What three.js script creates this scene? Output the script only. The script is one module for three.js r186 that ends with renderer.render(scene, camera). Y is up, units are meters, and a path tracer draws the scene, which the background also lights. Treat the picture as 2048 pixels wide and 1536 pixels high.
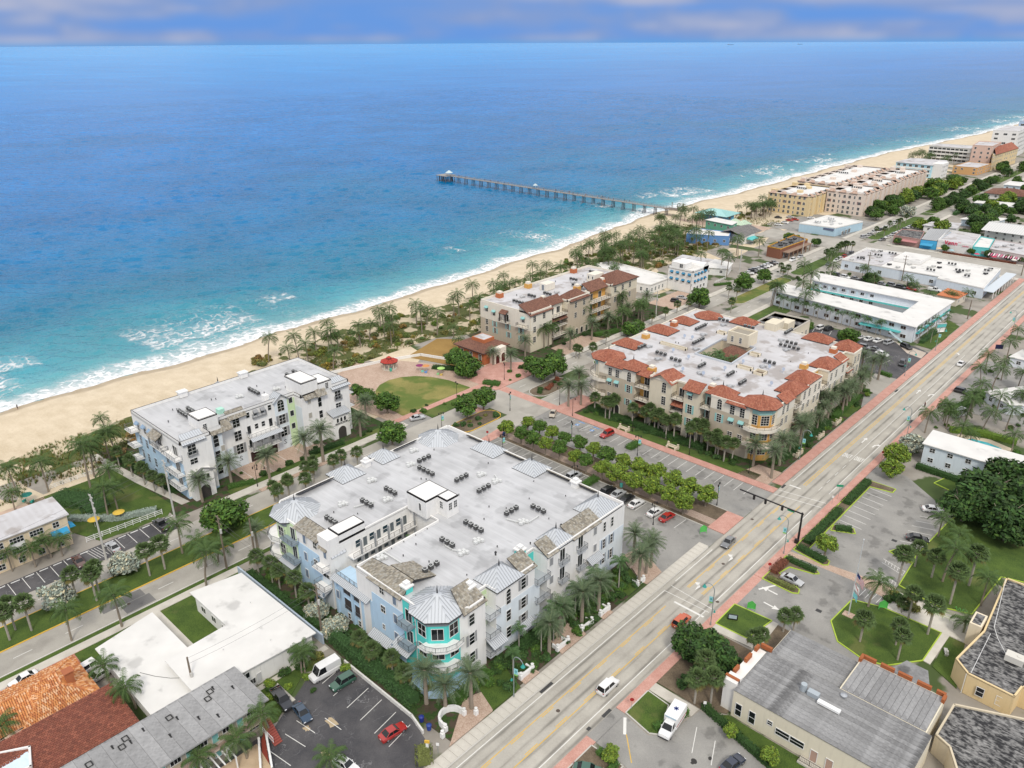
import*as THREE from 'three';
import {FontLoader}from 'three/addons/loaders/FontLoader.js';
import {TextGeometry}from 'three/addons/geometries/TextGeometry.js';
import {MarchingCubes}from 'three/addons/objects/MarchingCubes.js';

// ================= camera, sky, sun, exposure =================
// World grid: -z runs along the coast road, -x points out to sea, metres, land at y = 0.
const scene=new THREE.Scene();
const camera=new THREE.PerspectiveCamera(51.86,4/3,1,90000);
camera.rotation.order='YXZ';
camera.position.set(0,103,0);
camera.rotation.set(-0.40963,0.75049,-0.0054);
const renderer=new THREE.WebGLRenderer({antialias:true});
renderer.setSize(1024,768);
renderer.toneMapping=THREE.LinearToneMapping;
renderer.toneMappingExposure=1.36;
renderer.shadowMap.enabled=true;

// seeded random numbers and periodic value noise
let seedState=20240611;
const R=()=>{seedState=(seedState+0x6D2B79F5) | 0;let t=Math.imul(seedState ^ (seedState >>> 15),1 | seedState);t=(t+Math.imul(t ^ (t >>> 7),61 | t)) ^ t;return ((t ^ (t >>> 14)) >>> 0)/4294967296;};
const rr=(a,b)=>a+(b-a)*R();
const pick=(a)=>a[Math.floor(R()*a.length)];
const hash=(x,y,s)=>{let h=Math.imul(x,374761393)+Math.imul(y,668265263)+Math.imul(s,974711);h=Math.imul(h ^ (h >>> 13),1274126177);return ((h ^ (h >>> 16)) >>> 0)/4294967296;};
const mod=(a,n)=>((a % n)+n) % n;
function vnoise(x,y,p,s){
const xi=Math.floor(x),yi=Math.floor(y),fx=x-xi,fy=y-yi;
const u=fx*fx*(3-2*fx),v=fy*fy*(3-2*fy);
const a=p?mod(xi,p) : xi,b=p?mod(xi+1,p) : xi+1,c=p?mod(yi,p) : yi,d=p?mod(yi+1,p) : yi+1;
return (hash(a,c,s)*(1-u)+hash(b,c,s)*u)*(1-v)+(hash(a,d,s)*(1-u)+hash(b,d,s)*u)*v;
}
function fbm(x,y,p,oct,s){let f=0,a=0.5,n=0;for (let i=0;i<oct;i++){f += a*vnoise(x,y,p,s+i*17);n += a;a *= 0.5;x *= 2;y *= 2;p *= 2;}return f/n;}
const clamp=(x,a=0,b=1)=>Math.min(b,Math.max(a,x));
const smooth=(a,b,x)=>{const t=clamp((x-a)/(b-a));return t*t*(3-2*t);};
const lerp=(a,b,t)=>a+(b-a)*t;
const mix3=(a,b,t)=>[lerp(a[0],b[0],t),lerp(a[1],b[1],t),lerp(a[2],b[2],t)];

// sky: blue air with thin streaked cloud sheets, the same all round the horizon, whiter overhead where one looks up through the sheet
{
const w=1024,h=512,d=new Float32Array(w*h*4);
for (let j=0;j<h;j++) for (let i=0;i<w;i++){
const el=((j+0.5)/h-0.5)*Math.PI,az=((i+0.5)/w-0.5)*2*Math.PI;
const dy=Math.sin(el),dx=Math.cos(el)*Math.cos(az),dz=Math.cos(el)*Math.sin(az);
let c;
if (dy >= -0.004){
const k=1/(Math.max(dy,0)+0.045),px=dx*k,pz=dz*k;
const wx=px*0.72+pz*0.69,wz=-px*0.69+pz*0.72;
const w1=fbm(wx*0.22+7,wz*0.22+3,0,4,61)*3.2,sx=az*2.1+w1*0.35,sy=Math.max(dy,0)*26+w1*0.8;
const low=fbm(sx+30,sy*0.62+20,0,6,5)*0.6+fbm(sx*3.1+11,sy*2.7+5,0,5,17)*0.4,high=fbm(wx*0.6+40,wz*1.3+40,0,6,91);
const n=lerp(low,high,smooth(0.10,0.30,dy))+0.18*smooth(0.05,0.5,dy),cov=smooth(0.31,0.60,n);
const blue=mix3([0.034,0.165,0.46],[0.19,0.34,0.62],smooth(0,0.5,dy));
const cloud=mix3([0.36,0.375,0.475],[0.94,0.905,0.87],smooth(0.05,0.6,dy));
c=mix3(blue,cloud,cov*0.9);
}else c=[0.10,0.27,0.55];
d.set([c[0],c[1],c[2],1],(j*w+i)*4);
}
const t=new THREE.DataTexture(d,w,h,THREE.RGBAFormat,THREE.FloatType);
t.mapping=THREE.EquirectangularReflectionMapping;t.magFilter=t.minFilter=THREE.LinearFilter;t.wrapS=THREE.RepeatWrapping;t.needsUpdate=true;
scene.background=t;scene.environment=t;
}
const sun=new THREE.DirectionalLight(new THREE.Color().setRGB(1,0.94,0.84),1.5);
sun.position.set(260,520,130);sun.target.position.set(-110,0,-160);
sun.castShadow=true;sun.shadow.radius=22;sun.shadow.mapSize.set(4096,4096);
Object.assign(sun.shadow.camera,{left:-420,right:420,top:420,bottom:-420,near:10,far:1600});
scene.add(sun,sun.target);

// ================= helpers =================
const taken={};
function numbered(n){const k=taken[n]=(taken[n] ?? -1)+1;return k?n+'_'+String(k).padStart(3, '0') : n;}
function tag(o,label,category,group,kind){if (label) o.userData.label=label;if (category) o.userData.category=category;if (group) o.userData.group=group;if (kind) o.userData.kind=kind;return o;}
function thing(name,label,category,x=0,y=0,z=0,ry=0,group){const o=new THREE.Group();o.name=numbered(name);o.position.set(x,y,z);o.rotation.y=ry;scene.add(o);return tag(o,label,category,group);}
function mesh(name,g,m,parent,x,y,z,ry){
const o=new THREE.Mesh(g,m);o.castShadow=o.receiveShadow=true;
if (x !== undefined) o.position.set(x,y,z);
if (ry) o.rotation.y=ry;
if (parent){o.name=name;parent.add(o);}else {o.name=numbered(name);scene.add(o);}
return o;
}
function copyOf(src,x,y,z,ry,label,group,s=1){const o=src.clone();o.name=numbered(src.userData.base||src.name);o.userData={...src.userData};o.position.set(x,y,z);o.rotation.y=ry;o.scale.multiplyScalar(s);if (label) o.userData.label=label;if (group) o.userData.group=group;scene.add(o);return o;}

// geometry collector: flat-shaded triangles, uv in metres, optional vertex colours
class GB {
constructor(){this.p=[];this.c=[];this.col=null;}
tri(a,b,c){this.p.push(...a,...b,...c);if (this.col) for (let i=0;i<3;i++) this.c.push(...this.col);return this;}
quad(a,b,c,d){return this.tri(a,b,c).tri(a,c,d);}
box(x0,x1,y0,y1,z0,z1,bottom=true){
const A=[x0,y0,z0],B=[x1,y0,z0],C=[x1,y0,z1],D=[x0,y0,z1],E=[x0,y1,z0],F=[x1,y1,z0],G=[x1,y1,z1],H=[x0,y1,z1];
this.quad(E,H,G,F).quad(D,C,G,H).quad(B,A,E,F).quad(C,B,F,G).quad(A,D,H,E);
if (bottom) this.quad(A,B,C,D);
return this;
}
bar(p,q,w,h=w){ // a square bar from p to q
const d=new THREE.Vector3(q[0]-p[0],q[1]-p[1],q[2]-p[2]).normalize();
const s=Math.abs(d.y)>0.95?new THREE.Vector3(1,0,0) : new THREE.Vector3(-d.z,0,d.x).normalize();
const u=new THREE.Vector3().crossVectors(s,d).normalize().multiplyScalar(h/2);s.multiplyScalar(w/2);
const P=(o,i,j)=>[o[0]+s.x*i+u.x*j,o[1]+s.y*i+u.y*j,o[2]+s.z*i+u.z*j];
const a=[P(p,-1,-1),P(p,1,-1),P(p,1,1),P(p,-1,1)],b=[P(q,-1,-1),P(q,1,-1),P(q,1,1),P(q,-1,1)];
for (let i=0;i<4;i++) this.quad(a[i],a[(i+1) % 4],b[(i+1) % 4],b[i]);
return this.quad(a[3],a[2],a[1],a[0]).quad(b[0],b[1],b[2],b[3]);
}
cyl(p,q,r0,r1=r0,n=6,caps=true){
const d=new THREE.Vector3(q[0]-p[0],q[1]-p[1],q[2]-p[2]).normalize();
const s=(Math.abs(d.y)>0.9?new THREE.Vector3(1,0,0) : new THREE.Vector3(0,1,0)).cross(d).normalize(),u=new THREE.Vector3().crossVectors(d,s);
const P=(o,r,i)=>{const a=i/n*2*Math.PI,c=Math.cos(a)*r,e=Math.sin(a)*r;return [o[0]+s.x*c+u.x*e,o[1]+s.y*c+u.y*e,o[2]+s.z*c+u.z*e];};
for (let i=0;i<n;i++){this.quad(P(p,r0,i),P(p,r0,i+1),P(q,r1,i+1),P(q,r1,i));if (caps) this.tri(q,P(q,r1,i),P(q,r1,i+1)).tri(p,P(p,r0,i+1),P(p,r0,i));}
return this;
}
tube(pts,r,n=6){for (let i=0;i<pts.length-1;i++) this.cyl(pts[i],pts[i+1],Array.isArray(r)?r[i] : r,Array.isArray(r)?r[i+1] : r,n,i===0||i===pts.length-2);return this;}
poly(pts,y){const v=pts.map((p)=>new THREE.Vector2(p[0],p[1]));for (const [a,b,c] of THREE.ShapeUtils.triangulateShape(v,[])) this.tri([pts[a][0],y,pts[a][1]],[pts[c][0],y,pts[c][1]],[pts[b][0],y,pts[b][1]]);return this;}
prism(pts,y0,y1,top=true){if (top) this.poly(pts,y1);const area=THREE.ShapeUtils.area(pts.map((p)=>new THREE.Vector2(p[0],p[1])));for (let i=0;i<pts.length;i++){let a=pts[i],b=pts[(i+1) % pts.length];if (area>0) [a,b]=[b,a];this.quad([a[0],y0,a[1]],[b[0],y0,b[1]],[b[0],y1,b[1]],[a[0],y1,a[1]]);}return this;}
ball(x,y,z,rx,ry=rx,rz=rx,n=8,m=5){const P=(i,j)=>{const a=i/n*2*Math.PI,b=(j/m-0.5)*Math.PI;return [x+rx*Math.cos(b)*Math.cos(a),y+ry*Math.sin(b),z-rz*Math.cos(b)*Math.sin(a)];};for (let i=0;i<n;i++) for (let j=0;j<m;j++){if (j) this.tri(P(i,j),P(i+1,j),P(i+1,j+1));if (j<m-1) this.tri(P(i,j),P(i+1,j+1),P(i,j+1));}return this;}
mv(x,y,z){for (let i=0;i<this.p.length;i += 3){this.p[i] += x;this.p[i+1] += y;this.p[i+2] += z;}return this;}
geo(smoothN){
const g=new THREE.BufferGeometry(),p=new Float32Array(this.p),n=p.length/3;
g.setAttribute('position', new THREE.BufferAttribute(p,3));g.computeVertexNormals();
const nn=g.attributes.normal.array,uv=new Float32Array(n*2);
for (let i=0;i<n;i++){const x=p[i*3],y=p[i*3+1],z=p[i*3+2],ax=Math.abs(nn[i*3]),ay=Math.abs(nn[i*3+1]),az=Math.abs(nn[i*3+2]);if (ay>0.6){uv[i*2]=x;uv[i*2+1]=z;}else if (ax>az){uv[i*2]=z;uv[i*2+1]=y;}else {uv[i*2]=x;uv[i*2+1]=y;}}
g.setAttribute('uv', new THREE.BufferAttribute(uv,2));
if (this.c.length) g.setAttribute('color', new THREE.BufferAttribute(new Float32Array(this.c),3));
return g;
}
}
const gb=()=>new GB();
const geoCache={};
const cached=(k,f)=>geoCache[k]||(geoCache[k]=f());
const boxG=(w,h,d)=>cached(`b${w.toFixed(2)},${h.toFixed(2)},${d.toFixed(2)}`, ()=>gb().box(-w/2,w/2,0,h,-d/2,d/2).geo());
// world-space geometry put under a thing that stands at its base point
function put(b,name,builder,m){const q=b.position;builder.mv(-q.x,-q.y,-q.z);return mesh(name,builder.geo(),m,b,0,0,0);}

// textures: linear colour functions over a period of `size` metres
const toS=(v)=>{v=clamp(v);return Math.round(255*(v <= 0.0031308?v*12.92 : 1.055*v ** (1/2.4)-0.055));};
function tex(n,size,fn,srgb=true,n2=n){
const d=new Uint8Array(n*n2*4);
for (let j=0;j<n2;j++) for (let i=0;i<n;i++){const c=fn(i/n,j/n2),k=(j*n+i)*4;for (let q=0;q<3;q++) d[k+q]=srgb?toS(c[q]) : Math.round(clamp(c[q])*255);d[k+3]=255;}
const t=new THREE.DataTexture(d,n,n2);t.wrapS=t.wrapT=THREE.RepeatWrapping;t.magFilter=THREE.LinearFilter;t.minFilter=THREE.LinearMipmapLinearFilter;t.generateMipmaps=true;
if (srgb) t.colorSpace=THREE.SRGBColorSpace;if (size) t.repeat.set(1/size,1/size);t.needsUpdate=true;return t;
}
const mats={};
function mat(c,rough=0.9,o={}){
const key=JSON.stringify([c,rough,Object.entries(o).map(([k,v])=>[k,v&&v.isTexture?v.uuid : v])]);
if (mats[key]) return mats[key];
const phys='clearcoat' in o||'transmission' in o||'ior' in o;
const m=new (phys?THREE.MeshPhysicalMaterial : THREE.MeshStandardMaterial)({roughness:rough,metalness:0,...o});
m.color.setRGB(c[0],c[1],c[2]);
return mats[key]=m;
}
const grey=(f)=>[f,f,f];
// grain that tints any paint: stucco, concrete, membranes
const grainT=tex(512,7,(u,v)=>grey(0.86+0.14*fbm(u*16,v*16,16,5,3)-0.10*smooth(0.60,0.78,fbm(u*5,v*5,5,4,8))));
const streakT=tex(512,9,(u,v)=>grey(0.93+0.07*fbm(u*24,v*6,6,4,4)-0.05*smooth(0.56,0.75,fbm(u*20,v*4,4,3,44))));
const paint=(c,rough=0.85)=>mat(c,rough,{map:grainT});
const stucco=(c)=>mat(c,0.92,{map:streakT});
const plain=(c,rough=0.8,metal=0)=>mat(c,rough,metal?{metalness:metal}: {});
const vc=(rough=0.9,o={})=>mat([1,1,1],rough,{vertexColors:true,...o});

// surface materials
const duneM=mat([1,1,1],1,{map:tex(512,34,(u,v)=>{const n=fbm(u*12,v*12,12,5,421),f=fbm(u*120,v*120,120,3,427),g=smooth(0.40,0.50,fbm(u*9,v*9,9,5,429));return mix3(mix3([0.42,0.35,0.23],[0.60,0.51,0.37],n),mix3([0.035,0.05,0.012],[0.13,0.14,0.035],f),g);})});
const sandM=mat([1,1,1],1,{map:tex(512,46,(u,v)=>{const n=fbm(u*14,v*14,14,6,21),f=fbm(u*180,v*180,180,2,23),tr=fbm(u*6,v*48,6,3,30);return mix3([0.50,0.415,0.29],[0.68,0.59,0.45],clamp(n*0.9+(f-0.5)*0.55+(tr-0.5)*0.35));})});
const roadM=mat([1,1,1],0.93,{map:tex(512,24,(u,v)=>{const n=fbm(u*7,v*7,7,6,31),f=fbm(u*240,v*240,240,2,37),s=smooth(0.62,0.75,fbm(u*4,v*4,4,4,39));return mix3([0.31,0.292,0.257],[0.44,0.418,0.37],clamp(n+(f-0.5)*0.5)).map((x)=>x*(1-0.14*s));})});
const coastM=mat([1,1,1],0.93,{map:tex(512,48,(u,v)=>{const x=u*48,n=fbm(u*14,v*14,14,5,33),f=fbm(u*256,v*256,256,2,37),st=fbm(u*96,v*6,6,4,35);let t=0;for (const c of [28.1,29.7,31.3,34.2,36,38.2,39.8]) t=Math.max(t,1-Math.abs(mod(x,48)-c)/0.55);t=smooth(0,1,t)*(0.25+0.9*smooth(0.36,0.68,st));return mix3([0.32,0.30,0.262],[0.47,0.445,0.39],clamp(n+(f-0.5)*0.45)).map((q)=>q*(1-0.42*t));}, true,1024)});
const lotM=mat([1,1,1],0.93,{map:tex(512,22,(u,v)=>{const n=fbm(u*6,v*6,6,6,51),f=fbm(u*240,v*240,240,2,57),s=smooth(0.60,0.74,fbm(u*9,v*9,9,4,59));return mix3([0.20,0.195,0.185],[0.34,0.33,0.305],clamp(n+(f-0.5)*0.5)).map((x)=>x*(1-0.3*s));})});
const tarM=mat([1,1,1],0.9,{map:tex(512,18,(u,v)=>{const n=fbm(u*6,v*6,6,6,61),f=fbm(u*220,v*220,220,2,67);const c1=Math.abs(fbm(u*9,v*9,9,4,69)-0.5),crack=smooth(0.012,0.003,c1)*smooth(0.45,0.6,fbm(u*3,v*3,3,3,70));return mix3([0.042,0.042,0.048],[0.115,0.11,0.112],clamp(n*1.1-0.05+(f-0.5)*0.55)).map((x)=>x+crack*0.11);})});
const walkM=mat([1,1,1],0.92,{map:tex(512,9,(u,v)=>{const n=fbm(u*5,v*5,5,6,71),f=fbm(u*120,v*120,120,2,77);return mix3([0.43,0.40,0.345],[0.60,0.57,0.505],clamp(n+(f-0.5)*0.4));})});
const redM=mat([1,1,1],0.92,{map:tex(512,8,(u,v)=>{const bx=Math.floor(u*40+(Math.floor(v*80) % 2)*0.5),by=Math.floor(v*80),h=hash(mod(bx,40),by,3),n=fbm(u*5,v*5,5,5,81);return mix3([0.42,0.20,0.155],[0.60,0.36,0.30],clamp(0.5*h+0.7*n-0.1));})});
const brickM=mat([1,1,1],0.92,{map:tex(512,6,(u,v)=>{const by=Math.floor(v*60),bx=Math.floor(u*30+(by % 2)*0.5),h=hash(mod(bx,30),by,9),n=fbm(u*5,v*5,5,5,85);return mix3([0.34,0.225,0.165],[0.56,0.44,0.35],clamp(0.65*h+0.5*n-0.1));})});
const grassM=mat([1,1,1],1,{map:tex(512,21,(u,v)=>{const n=fbm(u*9,v*9,9,6,91),f=fbm(u*260,v*260,260,2,97),dry=smooth(0.56,0.74,fbm(u*4,v*4,4,4,99));return mix3(mix3([0.026,0.058,0.008],[0.095,0.150,0.022],clamp(n*0.8+(f-0.5)*1.1+0.1)),[0.17,0.165,0.055],dry*0.45);})});
const dryM=mat([1,1,1],1,{map:tex(512,30,(u,v)=>{const n=fbm(u*7,v*7,7,6,101),f=fbm(u*240,v*240,240,2,107),g=smooth(0.42,0.66,fbm(u*5,v*5,5,5,109));return mix3(mix3([0.16,0.16,0.04],[0.29,0.25,0.08],clamp(n+(f-0.5)*0.8)),[0.085,0.135,0.02],g*0.9);})});
const gardenM=mat([1,1,1],1,{map:tex(512,13,(u,v)=>{const n=fbm(u*9,v*9,9,6,411),f=fbm(u*90,v*90,90,3,417),g=smooth(0.40,0.58,fbm(u*14,v*14,14,4,419));return mix3(mix3([0.035,0.024,0.014],[0.10,0.075,0.05],n),mix3([0.010,0.030,0.006],[0.05,0.10,0.016],f),g);})});
const soilM=mat([1,1,1],1,{map:tex(512,17,(u,v)=>{const n=fbm(u*9,v*9,9,6,111),f=fbm(u*120,v*120,120,2,117);return mix3([0.075,0.055,0.035],[0.20,0.155,0.105],clamp(n+(f-0.5)*0.7));})});
const blockM=mat([1,1,1],1,{map:tex(512,40,(u,v)=>{const n=fbm(u*10,v*10,10,6,121),g=smooth(0.47,0.6,fbm(u*6,v*6,6,5,129));return mix3(mix3([0.22,0.20,0.17],[0.37,0.34,0.30],n),[0.06,0.09,0.025],g);})});
const membraneM=mat([1,1,1],0.9,{map:tex(512,26,(u,v)=>{const n=fbm(u*6,v*6,6,6,131),s=fbm(u*5,v*60,5,3,137),seam=Math.abs(((v*13) % 1)-0.5)>0.488?0.06 : 0,d=smooth(0.60,0.76,fbm(u*8,v*8,8,4,139));return grey(0.40+0.17*n+0.10*(s-0.5)-seam-0.09*d).map((x,i)=>x*[0.99,1,1.02][i]);})});
const stainedM=mat([1,1,1],0.9,{map:tex(512,30,(u,v)=>{const n=fbm(u*6,v*6,6,6,141),s=fbm(u*4,v*44,4,4,147),d=smooth(0.52,0.72,fbm(u*9,v*9,9,5,149));return mix3(mix3([0.40,0.385,0.38],[0.60,0.60,0.62],clamp(n*0.8+s*0.35)),[0.24,0.20,0.17],d*0.55);})});
const whiteRoofM=mat([1,1,1],0.88,{map:tex(512,19,(u,v)=>{const n=fbm(u*6,v*6,6,6,151),d=smooth(0.62,0.8,fbm(u*5,v*5,5,5,159));return grey(0.60+0.13*n-0.17*d).map((x,i)=>x*[1,0.985,0.945][i]);})});
const agedRoofM=mat([1,1,1],0.95,{map:tex(512,20,(u,v)=>{const n=fbm(u*8,v*8,8,6,161),s=fbm(u*30,v*30,30,3,167),b=smooth(0.30,0.70,fbm(u*40,v*80,40,4,169)),row=Math.abs(((v*20) % 1)-0.5)>0.44?0.22 : 0;return mix3([0.022,0.022,0.024],[0.30,0.295,0.285],clamp(b*0.62+n*0.7-0.36+(s-0.5)*0.8+row));})});
const greyRoofM=mat([1,1,1],0.95,{map:tex(512,20,(u,v)=>{const n=fbm(u*8,v*8,8,6,171),s=fbm(u*60,v*60,60,3,177),b=smooth(0.60,0.78,fbm(u*7,v*7,7,5,179));return mix3(grey(0.15),grey(0.33),clamp(n*0.9+(s-0.5)*0.6)).map((x)=>x*(1-0.5*b));})});
const glassM=plain([0.012,0.015,0.018],0.08),glassBlueM=plain([0.02,0.045,0.06],0.08);
const whiteM=plain([0.78,0.78,0.76],0.6),lineM=paint([0.74,0.73,0.69],0.8),yellowM=paint([0.72,0.45,0.06],0.8),kerbM=paint([0.55,0.53,0.48]),darkM=plain([0.03,0.03,0.033],0.6),blackM=plain([0.012,0.012,0.013],0.55);
const steelM=plain([0.45,0.47,0.49],0.45,0.6),zincM=mat([0.44,0.475,0.52],0.5,{metalness:0.35,map:streakT}),limeM=paint([0.42,0.56,0.06]);

// ================= the setting: sea, beach, ground, roads =================
function struct(name,builder,m){const o=mesh(name,builder.geo?builder.geo() : builder,m);o.userData.kind='structure';return o;}
const rect=(x0,x1,z0,z1)=>[[x0,z0],[x1,z0],[x1,z1],[x0,z1]];
const sheet=(name,pts,y,m)=>struct(name,gb().poly(pts,y),m);
const slabOf=(name,pts,y,m)=>struct(name,gb().prism(pts,-0.04,y),m);   // a raised sheet with real sides
const SEA=-1.0;
const shore=[[300,-272],[0,-270],[-54,-268],[-80,-266],[-106,-265],[-143,-266],[-181,-266.5],[-227,-267],[-282,-270.5],[-323,-272],[-358,-275.5],[-401,-282],[-443,-286.5],[-488,-286],[-565,-282],[-707,-283],[-841,-281],[-979,-269],[-1094,-260],[-1300,-256],[-1700,-250],[-40000,-240]];
function shoreX(z){for (let i=0;i<shore.length-1;i++){const [a,xa]=shore[i],[b,xb]=shore[i+1];if (z <= a&&z >= b) return lerp(xa,xb,smooth(0,1,(a-z)/(a-b))*0.5+0.5*(a-z)/(a-b))+1.1*Math.sin(z*0.09)+0.7*Math.sin(z*0.23+1);}return -266;}
const waveSet=[];for (let i=0;i<22;i++){const L=i<8?rr(6,11) : i<12?rr(13,24) : rr(3.6,6),a=rr(-0.75,0.75)+0.82;waveSet.push([Math.sin(a)*2*Math.PI/L,Math.cos(a)*2*Math.PI/L,rr(0,6.28),(i<8?0.15 : i<12?0.11 : 0.085)*rr(0.6,1.25)]);}
function seaY(x,z,s){
let h=0;for (const [kx,kz,p,A] of waveSet){const q=Math.sin(kx*x+kz*z+p);h += A*(1-2*Math.pow(0.5-0.5*q,1.35));}
h *= 0.72+0.75*fbm(x*0.016,z*0.016,0,2,77);
const near=smooth(2,34,s);
const sw=0.34*Math.exp(-((s-17-7*vnoise(z*0.02,3,0,6)) ** 2)/14)*vnoise(z*0.03,9,0,8)+0.4*Math.exp(-((s-34-9*vnoise(z*0.017,5,0,16)) ** 2)/22)*vnoise(z*0.024,2,0,18);
return SEA+h*(0.12+0.88*near)*(0.45+0.55*smooth(1500,700,s))+sw;
}
const waterCol=[[-8,[0.26,0.36,0.33]],[6,[0.16,0.38,0.40]],[22,[0.055,0.270,0.335]],[55,[0.014,0.165,0.265]],[130,[0.002,0.145,0.315]],[330,[0.001,0.140,0.375]],[900,[0.001,0.175,0.50]],[3000,[0.006,0.26,0.64]],[9000,[0.03,0.33,0.72]]];  // inshore tints are the water; far stops lightened, haze and sky sheen painted in
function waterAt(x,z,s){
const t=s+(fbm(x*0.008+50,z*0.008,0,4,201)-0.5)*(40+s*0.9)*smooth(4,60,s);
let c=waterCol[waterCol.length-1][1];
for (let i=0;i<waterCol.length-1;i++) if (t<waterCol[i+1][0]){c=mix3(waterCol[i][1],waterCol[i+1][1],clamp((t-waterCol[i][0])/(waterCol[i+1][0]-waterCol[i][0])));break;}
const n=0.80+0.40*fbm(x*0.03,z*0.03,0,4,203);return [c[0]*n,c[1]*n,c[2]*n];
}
function grid(name,us,vs,f,m,colours,uvf){
const nu=us.length,nv=vs.length,p=new Float32Array(nu*nv*3),c=colours?new Float32Array(nu*nv*3) : null,uv=new Float32Array(nu*nv*2),idx=new Uint32Array((nu-1)*(nv-1)*6);let k=0;
for (let i=0;i<nu;i++) for (let j=0;j<nv;j++){const o=i*nv+j,q=f(us[i],vs[j]);p.set(q.slice(0,3),o*3);if (c) c.set(colours(q,us[i],vs[j]),o*3);const t=uvf?uvf(us[i],vs[j]) : [q[0],q[2]];uv[o*2]=t[0];uv[o*2+1]=t[1];if (i<nu-1&&j<nv-1){idx.set([o,o+1,o+nv,o+1,o+nv+1,o+nv],k);k += 6;}}
const g=new THREE.BufferGeometry();g.setAttribute('position', new THREE.BufferAttribute(p,3));g.setAttribute('uv', new THREE.BufferAttribute(uv,2));if (c) g.setAttribute('color', new THREE.BufferAttribute(c,3));g.setIndex(new THREE.BufferAttribute(idx,1));g.computeVertexNormals();
return struct(name,g,m);
}
const steps=(a,b,f)=>{const o=[a],s=Math.sign(b-a);let x=a;while (s*(b-x)>0){x += s*f(x);o.push(s*(b-x)>0?x : b);}return o;};
const rippleT=tex(512,34,(u,v)=>grey(0.6*fbm(u*20+v*0,v*20,20,4,211)+0.4*fbm(u*44,v*44,44,3,217)),false);
const waterM=mat([1,1,1],0.16,{vertexColors:true,bumpMap:rippleT,bumpScale:0.7,ior:1.33});
const farWaterM=mat([1,1,1],0.2,{vertexColors:true,bumpMap:tex(512,260,(u,v)=>grey(fbm(u*40,v*40,20,4,221)),false),bumpScale:3.2,ior:1.33});
const sList=steps(-7,1300,(s)=>0.0046*(268+Math.max(0,s))),zList=steps(110,-1500,(z)=>0.0046*(275+Math.max(0,-z)));
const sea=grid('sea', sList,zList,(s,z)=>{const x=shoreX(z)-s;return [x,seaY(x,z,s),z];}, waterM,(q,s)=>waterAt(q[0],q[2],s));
{ // open water out to the horizon
const fs=steps(1300,34000,(s)=>0.06*s),fz=steps(110,-36000,(z)=>20+0.06*Math.abs(z));
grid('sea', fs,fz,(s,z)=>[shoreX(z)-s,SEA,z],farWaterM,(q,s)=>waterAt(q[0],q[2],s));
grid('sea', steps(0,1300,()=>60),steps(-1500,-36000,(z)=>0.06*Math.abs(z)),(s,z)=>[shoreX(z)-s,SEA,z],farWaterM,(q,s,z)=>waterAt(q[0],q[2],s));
}
// surf: white water lying on the sea along the beach, lace and bubbles in an alpha print of its own
{
const W=1536,H=192,L=620,D=62;
const a=tex(W,0,(u,v)=>{
const z=u*L,s=v*D,per=(f)=>Math.round(f*L),n1=fbm(u*per(0.05),3,per(0.05),4,301),n2=fbm(u*per(0.035),8,per(0.035),4,305),n3=fbm(u*per(0.045),5,per(0.045),4,309);
const lace=Math.abs(fbm(u*per(0.32),s*0.32,per(0.32),5,311)-0.5),fine=fbm(u*per(1.1),s*1.1,per(1.1),3,315);
const edge=smooth(0.2,0.8,s)*smooth(6+17*n1,2+9*n1,s);
const br=smooth(0.56,0.70,n2)*smooth(9+13*n2,12+13*n2,s)*smooth(25+22*n2,14+14*n2,s);
const bk=smooth(0.66,0.74,n3)*smooth(27+8*n3,29.5+8*n3,s)*smooth(44+12*n3,30+9*n3,s);
let f=edge*(1.05-0.55*smooth(0,9,s))*(0.55+0.9*(fine-0.25))+edge*smooth(0.10,0.02,lace)*0.7;
f=Math.max(f,br*(smooth(0.10,0.02,lace)*0.6+0.42*fine));f=Math.max(f,bk*(smooth(0.09,0.02,lace)*0.5+0.3*fine));
f=Math.max(f,0.5*smooth(0.045,0.01,lace)*smooth(0.5,0.66,n2)*smooth(4,12,s)*smooth(60,34,s));
return grey(clamp(f));
}, false,H);
a.wrapT=THREE.ClampToEdgeWrapping;
const m=mat([0.80,0.82,0.83],0.95,{alphaMap:a,transparent:true});
const o=grid('surf_foam', steps(0,D,()=>1.3),steps(110,-1400,(z)=>0.0055*(275+Math.max(0,-z))),(s,z)=>{const x=shoreX(z)-s+2.2;return [x,Math.max(seaY(x,z,s-2.2),SEA-0.02)+0.06,z];}, m,null,(s,z)=>[(110-z)/L,s/D]);
tag(o, 'white surf foam washing along the edge of the sandy beach', 'foam', null, 'stuff');
}
// beach: dry sand, a damp band with a ragged edge where the last waves ran up
grid('beach', [-34,-20,-10,-5,-2.5,-1,0,1,2,3,4,5,6,8,10,13,16,20,24,28,33,38,44,52,62,75,90],steps(130,-1700,(z)=>0.011*(275+Math.max(0,-z))),(d,z)=>{const x=shoreX(z)+d;const y=d<0?SEA+d*0.06 : SEA+0.02+Math.min(0.93,0.085*d*smooth(-3,4,d))*(0.55+0.45*smooth(0,12,d))+0.10*(fbm(x*0.12,z*0.12,0,4,401)-0.5)*smooth(3,10,d);return [x,Math.min(y,-0.03),z];}, mat([1,1,1],1,{vertexColors:true,map:sandM.map}),(q,d,z)=>{const e=2.6+3.2*fbm(z*0.06,2,0,4,403)+0.8*fbm(z*0.4,q[0]*0.4,0,3,405),w=smooth(e+0.7,e-0.7,d);return mix3([1,0.985,0.965],[0.60,0.57,0.54],w*0.8);});
struct('ground', gb().box(-214,260,-3,-0.05,-2400,140),blockM);
struct('ground', gb().box(-226,-213.9,-3,-0.045,-330,140),sandM);

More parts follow.
